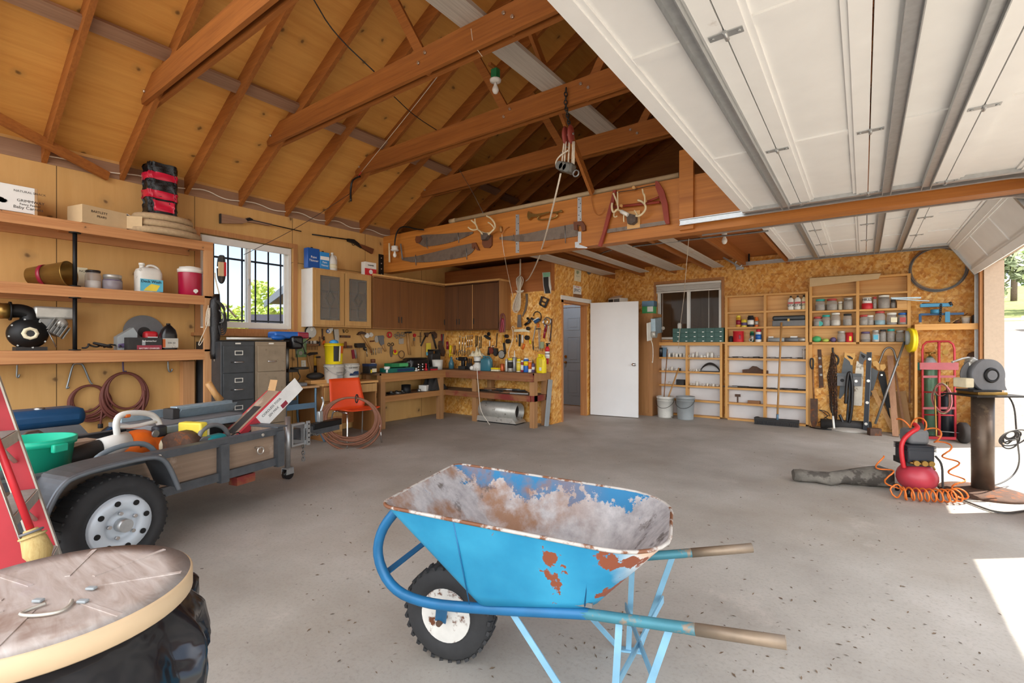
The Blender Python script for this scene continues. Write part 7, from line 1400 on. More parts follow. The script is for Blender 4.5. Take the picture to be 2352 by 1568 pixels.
b=B();b.beam((-.2,-.18,.39),(-.2,.18,.39),.03,.006);b.build('nose_bar','barrow_frame',t)
b=B();b.bx(.57,-.225,.424,.63,-.19,.44);b.build('clip','dull_steel',t)
P('wheel_rim_white','d9d6cf',.45,.1,.12,14,dirt=('6a3c24',.53,12))
b=B();b.lathe(tyre_prof(.19,.1,.105),(0,0,.19),(0,1,0),44)
for i in range(30):
 for q in (-1,1):
  a=2*PI*(i+.25*q)/30;b.box((.188*math.cos(a),q*.024,.19+.188*math.sin(a)),(.012,.044,.016),Mx.Rotation(-a,3,'Y') @ Mx.Rotation(.4*q,3,'X'))
w_=b.build('tyre','tyre_black',t)
b=B();b.lathe([(.108,-.05),(.11,-.046),(.1,-.04),(.095,-.02),(.05,-.02),(.045,-.035),(.02,-.04),(.02,.04),(.045,.035),(.05,.02),(.095,.02),(.1,.04),(.11,.046),(.108,.05)],(0,0,.19),(0,1,0),36);b.build('wheel_rim','wheel_rim_white',t)
b=B();b.cyl((0,-.11,.19),(0,.11,.19),.012,n=10);b.build('axle','rusty_steel',t)
# ================= compressor with its coiled hose, log, chop saw on a pipe stand
P('comp_red','b53a48',.4,0,.1,12);P('hose_orange','d9732a',.45,0,.06);P('driftwood','6f6a62',.9,0,.3,9,dirt=('4a453f',.5,7),bmp=.9)
c=AZ(2100,1135);t=thing('air_compressor','small red air compressor with a black pump head on the right floor','compressor',c,YAW-.2)
s=c.dot(FW)/FPX;
b=B();b.ball((.02,0,.155),(.15,.14,.13),22);b.build('tank','comp_red',t)
b=B();b.box((0,0,.36),(.2,.2,.15),None,.015)
for k in range(4):b.box((0,-.002,.395+.013*k),(.215,.205,.005))
b.build('pump_head','navy_black',t);b=B();b.box((.0,.02,.285),(.2,.2,.05));b.build('motor_plate','dusty_black',t)
b=B();b.box((.02,.04,.5),(.16,.16,.13),None,.03);b.build('motor_cover','mid_grey',t)
b=B();b.tube(smooth([(-.11,-.06,.24),(-.13,-.06,.36),(-.12,-.05,.47),(-.05,-.04,.54),(.02,-.03,.58),(.03,.05,.6)],2),.018,10);b.build('handle','red',t)
for x in (-.06,.0,.05):b=B();b.cyl((x,-.12,.3),(x,-.15,.3),.022,n=14);b.build('gauge','brass_old',t)
b=B();b.tube(smooth([(-.1,-.13,.3),(.06,-.13,.29),(.08,-.13,.25)],1),.008,6);b.build('manifold','brass_old',t)
b=B();b.tube(smooth([(.1,-.1,.36),(.14,-.12,.3),(.13,-.14,.15),(.14,-.13,.02)],2),.008,6);b.build('cord','dusty_black',t);
for x,y in ((-.09,-.09),(.12,-.09),(.1,.1),(-.08,.1)):b=B();b.cyl((x,y,0),(x,y,.06),.016,n=10);b.build('foot','black_plastic',t)
path=[(-.28,.0,.3),(-.2,-.1,.1),(-.24,-.2,.06),(-.1,-.22,.06),(.08,-.22,.06),(.24,-.18,.06),(.28,-.1,.1),(.27,-.05,.25),(.24,0,.4),(.17,0,.52),(.06,0,.62),(-.02,.02,.62),(-.1,.03,.6)]
pp=smooth(path,3);L=[0]
for a,d in zip(pp[:-1],pp[1:]):L.append(L[-1]+(V(d)-V(a)).length)
pts=[];tot=L[-1];N=900
for i in range(N):
 sL=tot*i/(N-1);j=max(k for k in range(len(L)) if L[k] <= sL+1e-9);j=min(j,len(pp)-2);p=pp[j].lerp(pp[j+1],(sL-L[j])/(L[j+1]-L[j]+1e-9));d=(pp[j+1]-pp[j]).normalized()
 u=d.cross(V((.3,1,.2))).normalized();v=d.cross(u)
 dens=26 if .18 < sL/tot < .5 else 14
 pts.append((p,u,v,sL))
ph=0;out=[]
for i,(p,u,v,sL) in enumerate(pts):
 f=sL/tot;ph += (2*PI*(34 if .2 < f < .5 else 12))/N;R=.05 if f < .55 else .045
 q=p+u*R*math.cos(ph)+v*R*math.sin(ph);q.z=max(q.z,.008);out.append(q)
b=B();b.tube(out,.0065,6);ho=b.build('coiled_hose','hose_orange');ho.location=t.location;ho.rotation_euler=t.rotation_euler;tag(ho,'orange coiled air hose draped around the red compressor','hose')
p0,p1=AZ(1822,1105),AZ(2045,1118)
dv=p1-p0;Ld=dv.length;sv=V((0,0,1)).cross(dv).normalized();rings=[]
for k,(u,w_,h_,zc,sh) in enumerate(((0,.05,.05,.06,0),(.08,.075,.055,.06,0),(.22,.06,.05,.06,-.01),(.36,.07,.06,.055,-.05),(.5,.05,.06,.07,-.02),(.62,.075,.07,.075,0),(.78,.09,.085,.09,0),(.9,.1,.09,.09,0),(1,.085,.08,.085,0))):
 c=p0+dv*u+sv*sh;rings.append([c+sv*(w_*math.cos(a)*(1+.15*math.sin(3*a+k)))+V((0,0,max(.0,zc+h_*math.sin(a)*(1+.12*math.sin(5*a+2*k))))) for a in [2*PI*i/18 for i in range(18)]])
one(B().loft(rings),'driftwood_log','driftwood','weathered dark log lying on the floor left of the compressor','log')
c=AZ(2257,1132);d=c.dot(FW);k=d/FPX;t=thing('pipe_stand','heavy steel pipe stand with a flat plate top near the far door','stand',c)
zt=HC+(790-908)/FPX*d;P('pipe_rust','6a5c50',.45,.6,.25,8,dirt=('8c7a66',.58,7))
B().cyl((0,0,.012),(0,0,zt),20*k,n=32).build('pipe','pipe_rust',t);B().lathe([(.001,0),(.3,0),(.29,.02),(.2,.035),(20*k,.045)],n=48).build('base_disc','rusty_steel',t);b=B();b.box((.02,0,zt+.006),(.46,.32,.012),Mx.Rotation(YAW,3,'Z'));b.build('plate','dark_iron',t)
cs=thing('chop_saw','grey abrasive chop saw with a big round guard on the pipe stand','chop saw',c+V((0,0,zt+.0125)),YAW);cs.scale=(.84,.84,.84)
P('guard_grey','6f7175',.45,.2,.12,10)
b=B();b.bx(-.16,-.12,0,.14,.12,.03,.004);b.build('base','brass_old',cs)
cz=.2;b=B();b.cyl((0.0,-.07,cz),(0,.0,cz),.165,n=48);b.build('guard','guard_grey',cs);b=B();b.cyl((-.06,.005,cz-.0),(-.06,.02,cz),.16,n=40);b.build('wheel_disc','mid_grey',cs)
b=B();b.torus((.02,-.072,cz),.065,.014,(0,1,0),30,8);b.build('guard_boss','black_iron',cs);b=B();b.cyl((.02,-.07,cz),(.02,-.085,cz),.05,n=26);b.build('arbor_cap','guard_grey',cs)
b=B();b.prism([(-.06,-.0695,.12),(-.02,-.0695,.07),(.1,-.0695,.045),(.185,-.0695,.045),(.165,-.0695,.09),(.16,-.0695,.2),(.05,-.0695,.25)],(0,.06,0));b.build('lower_guard','guard_grey',cs)
b=B();b.box((-.06,.03,.33),(.14,.08,.06),Mx.Rotation(.5,3,'Y'),.012);b.box((-.1,.03,.24),(.05,.07,.2),Mx.Rotation(-.2,3,'Y'),.01);b.build('motor_arm','silver_paint',cs);b=B();b.tube(smooth([(-.06,.03,.37),(-.15,.03,.38),(-.3,.02,.33)],1),.011,8);b.build('handle','silver_paint',cs)
b=B();b.box((-.2,0,.12),(.08,.16,.1),None,.012);b.build('vise','cream',cs);b=B();b.bx(-.19,-.1,.0305,.1,.1,.05);b.build('bed','dusty_black',cs)
P('cord_grey','4a4846',.6)
pc=[cs.location+V((.12,.1,.03)),AD(2330,920,d*.98),AD(2335,1000,d*.97),AZ(2345,1075,.15),AZ(2300,1115,.02),AZ(2200,1124,.012),AZ(2165,1126,.012)]
b=B();b.tube(smooth(pc,3),.007,6);one(b,'power_cord','cord_grey','grey power cord running from the chop saw down across the floor','cord')
cc=AD(2322,1000,d*.95);b=B();pts=coil(cc,RT*.94+V((0,0,.35)),(RT*-.35+V((0,0,.94))),.075,7,.1,4,20,.45,0);b.tube(pts,.006,5);one(b,'cord_bundle','cord_grey','figure of grey cord loops hanging beside the pipe stand','cord')
b=B();b.tube(smooth([AZ(2170,1130,.01),AZ(2240,1160,.012),AZ(2300,1180,.012),AZ(2360,1172,.012)],2),.008,6);one(b,'floor_cable','cord_grey','dark cable lying on the floor below the pipe stand','cable')
rr=random.Random(21);b=B()
for i in range(520):
 px=rr.uniform(700,2300);py=rr.uniform(985,1560);p=AZ(px,py,.002)
 if p.x > RW or p.x < LW+.3:continue
 a=rr.uniform(0,6.3);L_=rr.uniform(.004,.015);u=V((math.cos(a),math.sin(a),rr.uniform(-.1,.25)))*L_;v=V((-math.sin(a),math.cos(a),0))*L_*rr.uniform(.15,.4)
 b._f([b.bm.verts.new(p+q) for q in (u,v+V((0,0,.002)),-u,-v)])
P('dry_leaf','6a5846',.9,0,.4,3);o=b.build('leaf_litter','dry_leaf');tag(o,'scattered small dry leaves and grit on the concrete floor','leaves',None,'stuff')
# ================= partition wall, narrow cupboard, back wall shelving
zf(1300,600,9.95)
wt('calendar_card','pale printed card pinned on the partition above the licence plate','card','P',[('card','cream','p',[(200,80),(350,125),(335,475),(185,440)],(.002,.004)),('printed_figure','leaf_grey','p',[(240,210),(290,215),(300,260),(270,300),(240,270)],(.0065,.001)),('printed_lines','mid_grey','s',[(225,330),(310,350)],(.0065,3,4))])
q=WP('P',(255,660),.003);lt=thing('license_plate','white licence plate nailed on the partition over the doorway','plate',q-V((0,0,.075)),PI/2);B().bx(-.15,-.004,0,.15,0,.15,.004).build('plate','paper',lt);text('JJRNC2',.075,'navy',lt,loc=(0,-.005,.072));text('CALIFORNIA',.025,'red',lt,loc=(0,-.005,.13))
for x in (-.12,.12):B().cyl((x,-.0045,.13),(x,-.006,.13),.007,n=8).build('bolt','dark_iron',lt)
wt('brown_block','dark brown block under the licence plate','block','P',[('block','bar_wood','p',[(170,745),(330,765),(330,835),(170,815)],(.002,.03))])
zf(1150,400)
t=wt('wire_coil','coil of grey wire hung on the partition beside the pale card','wire','P',[('coil','dull_steel','t',[(955,1030)],(.02+.006*(k % 3),5,22+7*k)) for k in range(5)])
wt('hook_wire','bent dark wire hook high on the partition near its corner','hook','P',[('hook','dark_iron','S',[(618,890),(622,950),(650,960)],(.01,4))])
KX=-3.08;t=thing('narrow_cupboard','narrow brown cupboard behind the open white door','cupboard',(-3.55,BW,0));B().bx(-.45,-.5,0,.47,-.003,1.86).build('case','dark_panel_side',t);B().bx(-.4,-.52,.05,.4,-.501,1.8,.003).build('door','dark_panel_side',t)
wt_=lambda *a,**k:wt(*a,**k)
PLN['K']=('x',KX,1);zf(1460,660,2.987)
wt('disconnect_switch','grey electrical boxes on a white board on the side of the brown cupboard','switch box','K',[('board','white_plastic','p',[(75,245),(108,235),(108,360),(78,368)],(.001,.012)),('box','grey_alu','p',[(104,215),(148,205),(150,310),(106,318)],(.014,.08)),('meter','silver_paint','d',[(112,320)],(.014,.08,26))])
wt('cupboard_cord','thin white cord trailing down the cupboard side from the switch','cord','K',[('cord','wire_white','S',[(105,360),(120,400),(118,520),(112,510)],(.01,3))])
zf(1220,550)
c,w,h=YI(778,990,535,672,8.62);t=boxthing('spark_box','black and white printed carton on top of the cupboard behind the door','box',(-3.83,8.75,1.93),.3,.22,.25,-.35,'dirty_white')
for x0,x1,z0,z1,mt in ((-.14,-.02,.12,.23,'dusty_black'),(0,.14,.13,.23,'mid_grey'),(-.14,.13,.01,.09,'dusty_black')):B().bx(x0,-.112,z0,x1,-.1105,z1).build('printed_panel',mt,t)
text('MOTOR',.04,'paper',t,loc=(0,-.113,.05));b=B();b.prism([(-.14,-.11,.25),(.14,-.11,.25),(.12,-.0,.3),(-.12,-.0,.3)],(0,.003,.003));b.build('flap','dirty_white',t)
boxthing('maroon_case','flat maroon case under the printed carton on the cupboard','case',(-3.82,8.74,1.861),.42,.28,.068,-.2,'maroon');
t=boxthing('green_carton','green and white carton on the cupboard right of the door top','box',(-3.2,8.72,1.861),.2,.2,.13,0,'leaf_green2');B().bx(-.0,-.1015,.03,.1015,-.08,.125).build('label','paper',t)
boxthing('grey_carton','blue grey carton stacked on the green carton','box',(-3.2,8.73,1.992),.22,.2,.1,.06,'blue_leg')
YS=8.91;DS=BW-YS
wood('shelf_pine','e0ac62','c2853c','X',40,.5);wood('shelf_pine_z','e0ac62','c2853c','Z',40,.5);P('board_white','d4d3d4',.7,0,.05,5)
def unit(name,label,xs,zs,back,foot=True):
 """xs: pixel columns of the uprights; zs: shelf heights from the bottom up"""
 X=[AY(px,800,YS).x for px in xs];t=thing(name,label,'shelving',((X[0]+X[-1])/2,YS,zs[0]));
 B().bx(X[0],BW-.012,zs[0],X[-1],BW-.002,zs[-1]).build('back_panel',back,t,w=1)
 for x in X:B().bx(x-.019,YS,zs[0],x+.019,BW-.0125,zs[-1]).build('upright','shelf_pine_z',t,w=1)
 for a,c in zip(X[:-1],X[1:]):
  for z in zs:B().bx(a+.0195,YS+.002,z-.03,c-.0195,BW-.0125,z).build('shelf','shelf_pine',t,w=1)
 return X
ZL=[.03,.30,.555,.81,1.06,1.305];ZM=[1.335,1.59,1.85,2.13];ZR=[1.33,1.58,1.82,2.06,2.31]
unit('parts_shelving','low pine shelving with a white back under the back window',(1508,1577,1656),ZL,'board_white')
unit('parts_shelving','low pine shelving with a white back behind the push broom',(1668,1756,1854),ZL,'board_white')
unit('wall_shelving','upper pine shelving with oil bottles and cans right of the back window',(1668,1757,1853),ZM,'pine')
unit('jar_shelving','highest pine shelving full of plastic jars',(1862,1970,2088),ZR,'pine')
X0,X1=AY(1506,800,YS).x,AY(1857,800,YS).x;one(B().bx(X0,YS-.01,1.306,X1,BW-.003,1.334),'counter_board','shelf_pine','long pine board on top of the two low shelving units','board')
b=B();xa,xb=AY(1860,640,YS-.01).x,AY(2024,640,YS-.01).x;b.prism([(xa,YS-.006,2.34),(xb,YS-.006,2.34),(xb-.03,YS-.006,2.26),(xa,YS-.006,2.2)],(0,.004,0));b.bx(xa,YS-.006,2.336,xb,BW-.02,2.34);one(b,'kraft_paper','card_pale','strip of brown paper hanging over the top front of the jar shelving','paper')
x2,x3=AY(1860,800,YS).x,AY(2092,800,YS).x
b=B();b.bx(x2,BW-.03,1.13,x3,BW-.003,1.3);one(b,'tool_rail','shelf_pine','pine board under the jar shelving with tools hung below it','board');one(B().bx(x2-.015,YS+.02,0,x2+.03,BW-.003,1.29),'shelf_post','shelf_pine_z','pine post standing left of the hanging hand tools','post')
def YZ(l,r,tp,z,y=8.965):c,w,h=YI(l,r,tp,tp+10,y);zt=AY(*U(((l+r)/2,tp)),y).z;return V((c.x,y,z+.001)),w,max(.04,zt-z)
zf(1850,660,4.976)
P('jar_red','b8433f',.4);P('jar_teal_lid','2fa9a0',.4);P('jar_fill','8d857c',.8,0,.4,60);P('pink','d4577c',.4)
def J(l,r,tp,z,lid,lab,fill=None,sq=False,label=None):
 c,w,h=YZ(l,r,tp,z);t=jar('plastic_jar',lab,'jar',c,w/2,h,'jar_plastic',lid,.03,fill,None,.82,PI/8 if sq else 0,sq)
 if label:B().bx(-w*.3,-w*.5-.002,h*.2,w*.3,-w*.48,h*.6).build('label',label,t)
 return t
F=('jar_fill',.62);r1,r2,r3=ZR[2],ZR[1],ZR[0]
J(110,230,135,r1,'jar_teal_lid','jar with a teal lid at left of the top row of jars',F);J(238,368,130,r1,'jar_red','wide jar with a red lid in the top row of jars',F);J(370,425,160,r1,'dirty_white','small pale tub behind the wide red lidded jar',('cream',.9));J(428,550,118,r1,'silver_paint','square grey jar left of the divider in the top row',('jar_fill',.9),True)
c,w,h=YZ(640,770,115,r1);t=thing('coffee_can','red and white coffee can lying in the top row right of the divider','can',c);B().lathe([(w*.48,0),(w*.5,.01),(w*.5,h*.45),(w*.42,h*.5)],n=22).build('body','red',t);B().lathe([(w*.42,h*.5),(w*.4,h),(.001,h)],n=22).build('white_band','paper',t);text('HILLS',.05,'dusty_black',t,loc=(0,-w*.43,h*.78),bold=.001)
J(770,815,108,r1,'jar_red','slim jar with a dark red lid behind the coffee can',F);J(825,970,90,r1,'white_plastic','large square jar of grey screws in the top row',('jar_fill',.95),True);J(972,1035,140,r1,'dusty_black','small dark jar right of the large square jar',('dusty_black',.9))
c,w,h=YZ(1045,1165,155,r1);one(B().bx(-w/2,-.05,0,w/2,.05,h),'pine_offcut','pine','square pine offcut at right end of the top jar row','offcut',loc=c)
t=J(90,190,335,r2,'jar_red','jar tipped behind a round teal lid in the middle row',F);c,w,h=YZ(135,200,365,r2,8.925);one(B().cyl((0,-.012,w/2),(0,.0,w/2),w/2,n=22),'loose_lid','jar_teal_lid','loose round teal lid standing on edge in the middle row','lid',loc=c)
J(185,288,315,r2,'jar_teal_lid','jar with a teal lid in the middle row',F);J(288,402,290,r2,'white_plastic','tall ribbed jar with a white lid in the middle row',('white_plastic',.5));J(428,535,300,r2,'dusty_black','jar with a dark lid left of the divider in the middle row',F);J(550,660,315,r2,'jar_red','jar with a red lid partly behind the divider in the middle row',F).location.x += .07;J(690,785,318,r2,'dirty_white','plain pale jar right of the divider in the middle row',F);J(788,915,272,r2,'jar_red','large clear jar with a red lid in the middle row',('label_aqua',.4));J(920,1050,290,r2,'white_plastic','square jar with a white lid and cream label in the middle row',('jar_fill',.3),True,'cream');J(1055,1165,290,r2,'blue','jar with a blue lid and red striped label at right of the middle row',F,False,'jar_red')
for l,r,tp,mt,lab in ((75,185,550,'leaf_green2','bright green and white bag at left of the bottom jar row'),(185,275,580,'leaf_lime','flat green bag beside the bright green bag'),(278,355,565,'purple','small clear bag of violet parts in the bottom row')):
 c,w,h=YZ(l,r,tp,r3);one(B().ball((0,0,h*.45),(w*.5,.05,h*.5),10),'parts_bag',mt,lab,'bag',loc=c)
J(362,460,498,r3,'silver_paint','brownish clear jar left of the red can in the bottom row',('jar_fill',.3));c,w,h=YZ(458,545,515,r3);t=thing('red_can','bright red can with a yellow picture in the bottom jar row','can',c);B().lathe([(w*.48,0),(w*.5,.01),(w*.5,h),(.001,h)],n=20).build('body','red',t);B().bx(0,-w*.51,.02,w*.3,-w*.46,h*.6).build('picture','label_yellow',t)
J(630,745,505,r3,'purple','jar with a violet lid on a pink base right of the divider',('dusty_black',.3));J(760,848,488,r3,'silver_paint','jar with a white and blue label in the bottom row',('white_plastic',.8),False,'label_aqua');J(848,925,480,r3,'dusty_black','jar of grey bits next to the labelled jar',('jar_fill',.9));J(930,1025,475,r3,'jar_teal_lid','jar with a bright teal lid in the bottom row',('jar_fill',.8));J(1030,1140,490,r3,'silver_paint','brown clear jar at the right end of the bottom row',('jar_fill',.4))
zf(1600,550)
for l,r,tp,mt,lab in ((985,1052,610,'white_plastic','left'),(1056,1130,605,'white_plastic','middle'),(1134,1186,600,'cream','right')):
 c,w,h=YZ(l,r,tp,ZM[2]);t=thing('oil_bottle',lab+' one of three motor oil bottles on the upper shelving','bottle',c);q_=lambda z,k:[(k*w/2*math.copysign(abs(math.cos(a))**.6,math.cos(a)),k*.035*math.sin(a),z) for a in [2*PI*i/16 for i in range(16)]]
 B().loft([q_(0,.95),q_(.01,1),q_(h*.72,1),q_(h*.85,.5),q_(h*.88,.35)]).build('body',mt,t);B().cyl((0,0,h*.88),(0,0,h),.014,n=12).build('cap','dusty_black',t);text('GTX',w*.55,'ink',t,loc=(0,-.037,h*.3),bold=.0006);B().bx(-w*.44,-.0362,h*.42,w*.44,-.0352,h*.55).build('label_stripe','jar_red',t)
def C(l,r,tp,z,mt,cap,lab,ch=.18,extra=None):
 c,w,h=YZ(l,r,tp,z);t=thing('can',lab,'can',c);B().lathe([(w*.48,0),(w*.5,.004),(w*.5,h*(1-ch)),(w*.4,h*(1-ch*.9))],n=18).build('body',mt,t);B().lathe([(w*.4,h*(1-ch*.9)),(w*.4,h),(.001,h)],n=16).build('cap',cap,t)
 if extra:B().lathe([(w*.505,h*.2),(w*.505,h*.6)],n=18).build('label',extra,t)
z2=ZM[1];C(425,480,820,z2,'yellow_old','label_yellow','tall yellow can on the upper shelving',.2,'maroon');C(483,546,865,z2,'label_yellow','yellow','short yellow tin on the upper shelving',.08,'purple');C(550,620,822,z2,'navy_black','dusty_black','dark can with a white band on the upper shelving',.12,'paper');C(628,668,838,z2,'orange','orange','slim orange can on the upper shelving',.2,'silver_paint')
c,w,h=YZ(822,1180,822,z2);t=thing('tool_box','dark grey metal tool box on the upper shelving','tool box',c);B().bx(-w/2,-.05,0,w/2,.05,h*.55,.008).build('body','mid_grey',t);b=B();b.bx(-w/2,-.052,h*.56,w/2,.052,h,.025);b.build('lid','file_black',t);B().bx(-.015,-.06,h*.45,.015,-.0525,h*.7).build('latch','brass_old',t)
z3=ZM[0];C(350,392,1042,z3,'dusty_black','dusty_black','small dark tin at left on the lowest upper shelf');c,w,h=YZ(395,510,990,z3);t=thing('coffee_tub','red plastic coffee tub with a moulded grip','tub',c);B().lathe([(w*.48,0),(w*.5,.01),(w*.5,h*.92),(w*.52,h*.93),(w*.52,h),(.001,h)],n=26).build('body','red',t);B().bx(w*.12,-w*.51,h*.25,w*.3,-w*.45,h*.65,.006).build('grip','maroon',t)
C(575,622,992,z3,'dark_green','green','dark green can behind a round silver lid',.15,'silver_paint');C(636,702,970,z3,'paper','red','white spray can with a red cap on the lowest upper shelf',.22,'blue');c,w,h=YZ(562,612,1075,z3,8.92);one(B().torus((0,0,w/2),w*.38,w*.12,(0,1,0),20,6),'pipe_end','silver_paint','round silver ring end in front of the dark green can','ring',loc=c)
for i,(l,r) in enumerate(((770,950),(955,1100),(1100,1190))):c,w,h=YZ(l,r,1070,z3,8.95);one(B().cyl((-w/2,0,.035),(w/2,0,.035),.034,n=14),'sealant_tube',['grey_paint','mid_grey','silver_paint'][i],['left','middle','right'][i]+' grey tube lying on the lowest upper shelf behind the broom','tube',loc=c)
for i,(l,r,tp) in enumerate(((780,830,1035),(1015,1090,1040))):c,w,h=YZ(l,r,tp,z3+.07,8.96);one(B().bx(-w/2,-.03,0,w/2,.03,h*.5),'white_packet','paper',['left','right'][i]+' white packet on top of the grey tubes','packet',loc=c)
zf(1450,700);c,w,h=YZ(457,1004,252,1.335,8.93);t=thing('drawer_cabinet','dark green parts cabinet with eighteen small drawers under the back window','cabinet',c);B().bx(-w/2,-.05,0,w/2,.11,h).build('case','dark_green',t)
for i in range(6):
 for j in range(3):dx=w/6;x0=-w/2+dx*i;z0=.004+(h-.008)/3*j;d=B().bx(x0+.004,-.056,z0+.002,x0+dx-.004,-.0505,z0+(h-.008)/3-.002,.002).build('drawer','dark_green',t);B().bx(x0+dx*.58,-.061,z0+.01,x0+dx*.8,-.0565,z0+.018).build('pull','label_frame',d)
one(B().cyl((0,-.008,.032),(0,0,.032),.032,n=24),'window_dial','white_plastic','small round white dial leaning in the lower left of the back window','dial',loc=AY(*U((345,270)),BW+.01));C(500,540,195,1.335+h,'dirty_white','silver_paint','little white bottle standing on the green drawer cabinet')
c,w,h=YZ(285,345,462,ZL[4]);t=thing('black_canister','black canister with a strap on the low shelving under the window','canister',c);B().lathe([(w*.5,0),(w*.5,h*.9),(w*.4,h)],n=18).build('body','black_plastic',t)
c,w,h=YZ(345,380,460,ZL[4]);one(B().bx(-w/2,-.03,0,w/2,.03,h),'blue_grey_block','blue_leg','small blue grey block beside the black canister','block',loc=c)
xa,xb=AY(*U((390,500)),8.99).x,AY(*U((700,500)),8.99).x
for k,(z,mt) in enumerate(((.075,'grey_paint'),(.1,'white_plastic'))):one(B().cyl((xa,9.0,ZL[4]+z-.05+.012),(xb-.25,9.0,ZL[4]+z-.05+.012),.012,n=10),'plastic_rod',mt,['lower grey','upper white'][k]+' plastic rod lying at the back of the top low shelf','rod')
rr=random.Random(31)
def fit(px,tp,z,mt,grp,lab,nm='pipe_fitting'):
 c,w,h=YZ(px-14,px+14,tp,z,8.95);h=min(h,.1);k=rr.random();b=B()
 if k < .55:b.lathe([(w*.5,0),(w*.5,h),(w*.38,h),(w*.38,.004)],n=14)
 elif k < .8:b.torus((0,0,w*.5),w*.4,w*.14,(.3,1,0),16,6)
 else:b.cyl((-w*.6,0,w*.4),(w*.6,.01,w*.4),w*.4,n=12)
 o=one(b,nm,mt,lab,'fitting',grp,loc=c+V((0,rr.uniform(-.02,.05),0)))
for px,tp in ((410,520),(455,515),(490,525),(525,528),(570,526),(632,526),(664,526),(700,505),(760,540),(790,470),(825,515),(845,478),(870,515),(912,495),(945,530)):fit(px,tp,ZL[4],'white_plastic','white pipe fittings on the top low shelf','white pipe fitting on the top shelf of the low shelving under the window')
for px,tp in ((340,688),(375,690),(432,668),(480,690),(515,685),(640,690),(672,694),(704,690),(736,694)):fit(px,tp,ZL[3],'dirty_white' if px != 515 else 'dusty_black','small fittings on the second low shelf','small fitting on the second shelf of the low shelving under the window')
for px,tp in ((400,845),(640,840),(672,840),(710,825),(740,830),(780,845),(815,848),(850,848),(885,850),(930,850)):fit(px,tp,ZL[2],'dirty_white','small fittings on the third low shelf','small fitting on the third shelf of the low shelving under the window')
c,w,h=YZ(745,962,622,ZL[3]);b=B();b.grid(lambda u,v:(w*(u-.5),.1*(v-.5),h*max(0,math.sin(PI*u))**.6*(.75+.25*math.sin(PI*v))),18,6);b.bx(-w/2,-.05,0,w/2,.05,.012);one(b,'fan_guard','dusty_black','dark domed fan part with pale ribs on the second low shelf','fan part',loc=c)
c,w,h=YZ(490,575,806,ZL[2]);one(B().bx(-w/2,-.04,0,w/2,.04,h,.004),'dark_block','dusty_black','dark block on the third low shelf left of its divider','block',loc=c)
c,w,h=YZ(1200,1475,662,ZL[3]);b=B();b.prism([(x*w,0,z*h) for x,z in ((-.5,0),(-.5,.45),(-.25,.55),(-.1,1),(.05,.95),(.2,.6),(.5,.4),(.5,0))],(0,.05,0));one(b,'saddle_bracket','rusty_steel','brown humped bracket on the second shelf behind the broom','bracket',loc=c)
for n_,(z,grp,lab,mt) in enumerate(((ZL[4],'dark oddments on the top broom shelf','dark oddment lying on the top shelf of the low unit behind the broom','dark_iron'),(ZL[2],'dark rods on the third broom shelf','dark rod lying on the third shelf of the low unit behind the broom','dark_iron'))):
 for i in range(14):
  x=AY(*U((1060+58*i,560)),8.96).x;L_=.05 if n_==0 else .13;b=B();b.cyl((-L_,rr.uniform(-.03,.03),.012),(L_,rr.uniform(-.03,.03),.014),rr.uniform(.005,.011),n=8);one(b,'metal_oddment',mt if i % 4 else 'dull_steel',lab,'oddment',grp,loc=(x,8.97,z+.001+.004*(i % 3)))
c,w,h=YZ(1845,1882,476,ZL[4]);jar('clear_jar','clear jar at the right end of the top shelf behind the broom','jar',c,w/2,h,'jar_plastic','silver_paint',.02)
c,w,h=YZ(1120,1178,965,ZL[1]);b=B();b.bx(-.01,-.01,0,.01,.01,h*.7);b.bx(-w/2,-.012,h*.7,w/2,.012,h);one(b,'tee_post','rusty_steel','rusty T shaped piece standing on the fourth shelf behind the broom','bracket',loc=c);c,w,h=YZ(1260,1392,1030,ZL[1]);one(B().bx(-w/2,-.03,0,w/2,.03,.05),'wood_block','bar_wood','brown wood block on the fourth shelf behind the broom','block',loc=c)
c,w,h=YZ(1335,1392,1185,ZL[0]);one(B().ball((0,0,.03),(w*.7,.03,.03),10),'dark_lump','dusty_black','dark lump on the floor shelf left of the broom handle','lump',loc=c)
def pail2(lab,px,r1_,mt,y):
 c=AY(*U((px,1215)),y);t=thing('plastic_bucket',lab,'bucket',(c.x,y,0));h=AY(*U((px,985)),y).z;B().lathe([(.001,0),(r1_*.86,0),(r1_*.88,.01),(r1_,h-.04),(r1_+.008,h-.04),(r1_+.008,h-.001),(r1_-.008,h),(r1_*.82,.02),(.001,.02)],n=30).build('body',mt,t);B().torus((0,0,h-.07),r1_+.001,.006,n=30,k=6).build('rim_ring',mt,t)
 b=B();b.tube([((r1_+.012)*math.cos(a),-(r1_)*.9*math.sin(a)-.02,h-.06-.14*math.sin(a)) for a in [PI*i/16 for i in range(17)]],.0035,5);b.build('bail','dark_iron',t);return t,h
P('spattered','d6d4cd',.5,0,.1,10,dirt=('5e5850',.62,11))
t,h=pail2('spattered white bucket holding two sticks before the low shelving',370,.148,'spattered',8.6);tx=t.location.x;t2,h2=pail2('clean grey bucket next to the spattered white one',585,.15,'grey_paint',8.56)
one(B().tube([V((tx-.05,8.6,.03)),AY(*U((390,480)),8.83)],.009,8),'thin_stick','bar_wood','thin dark stick standing in the white bucket','stick');one(B().tube([V((tx-.06,8.58,.03)),AY(*U((515,680)),8.83)],.014,8),'broom_stick','handle_wood','pale wooden stick slanting out of the white bucket','stick')
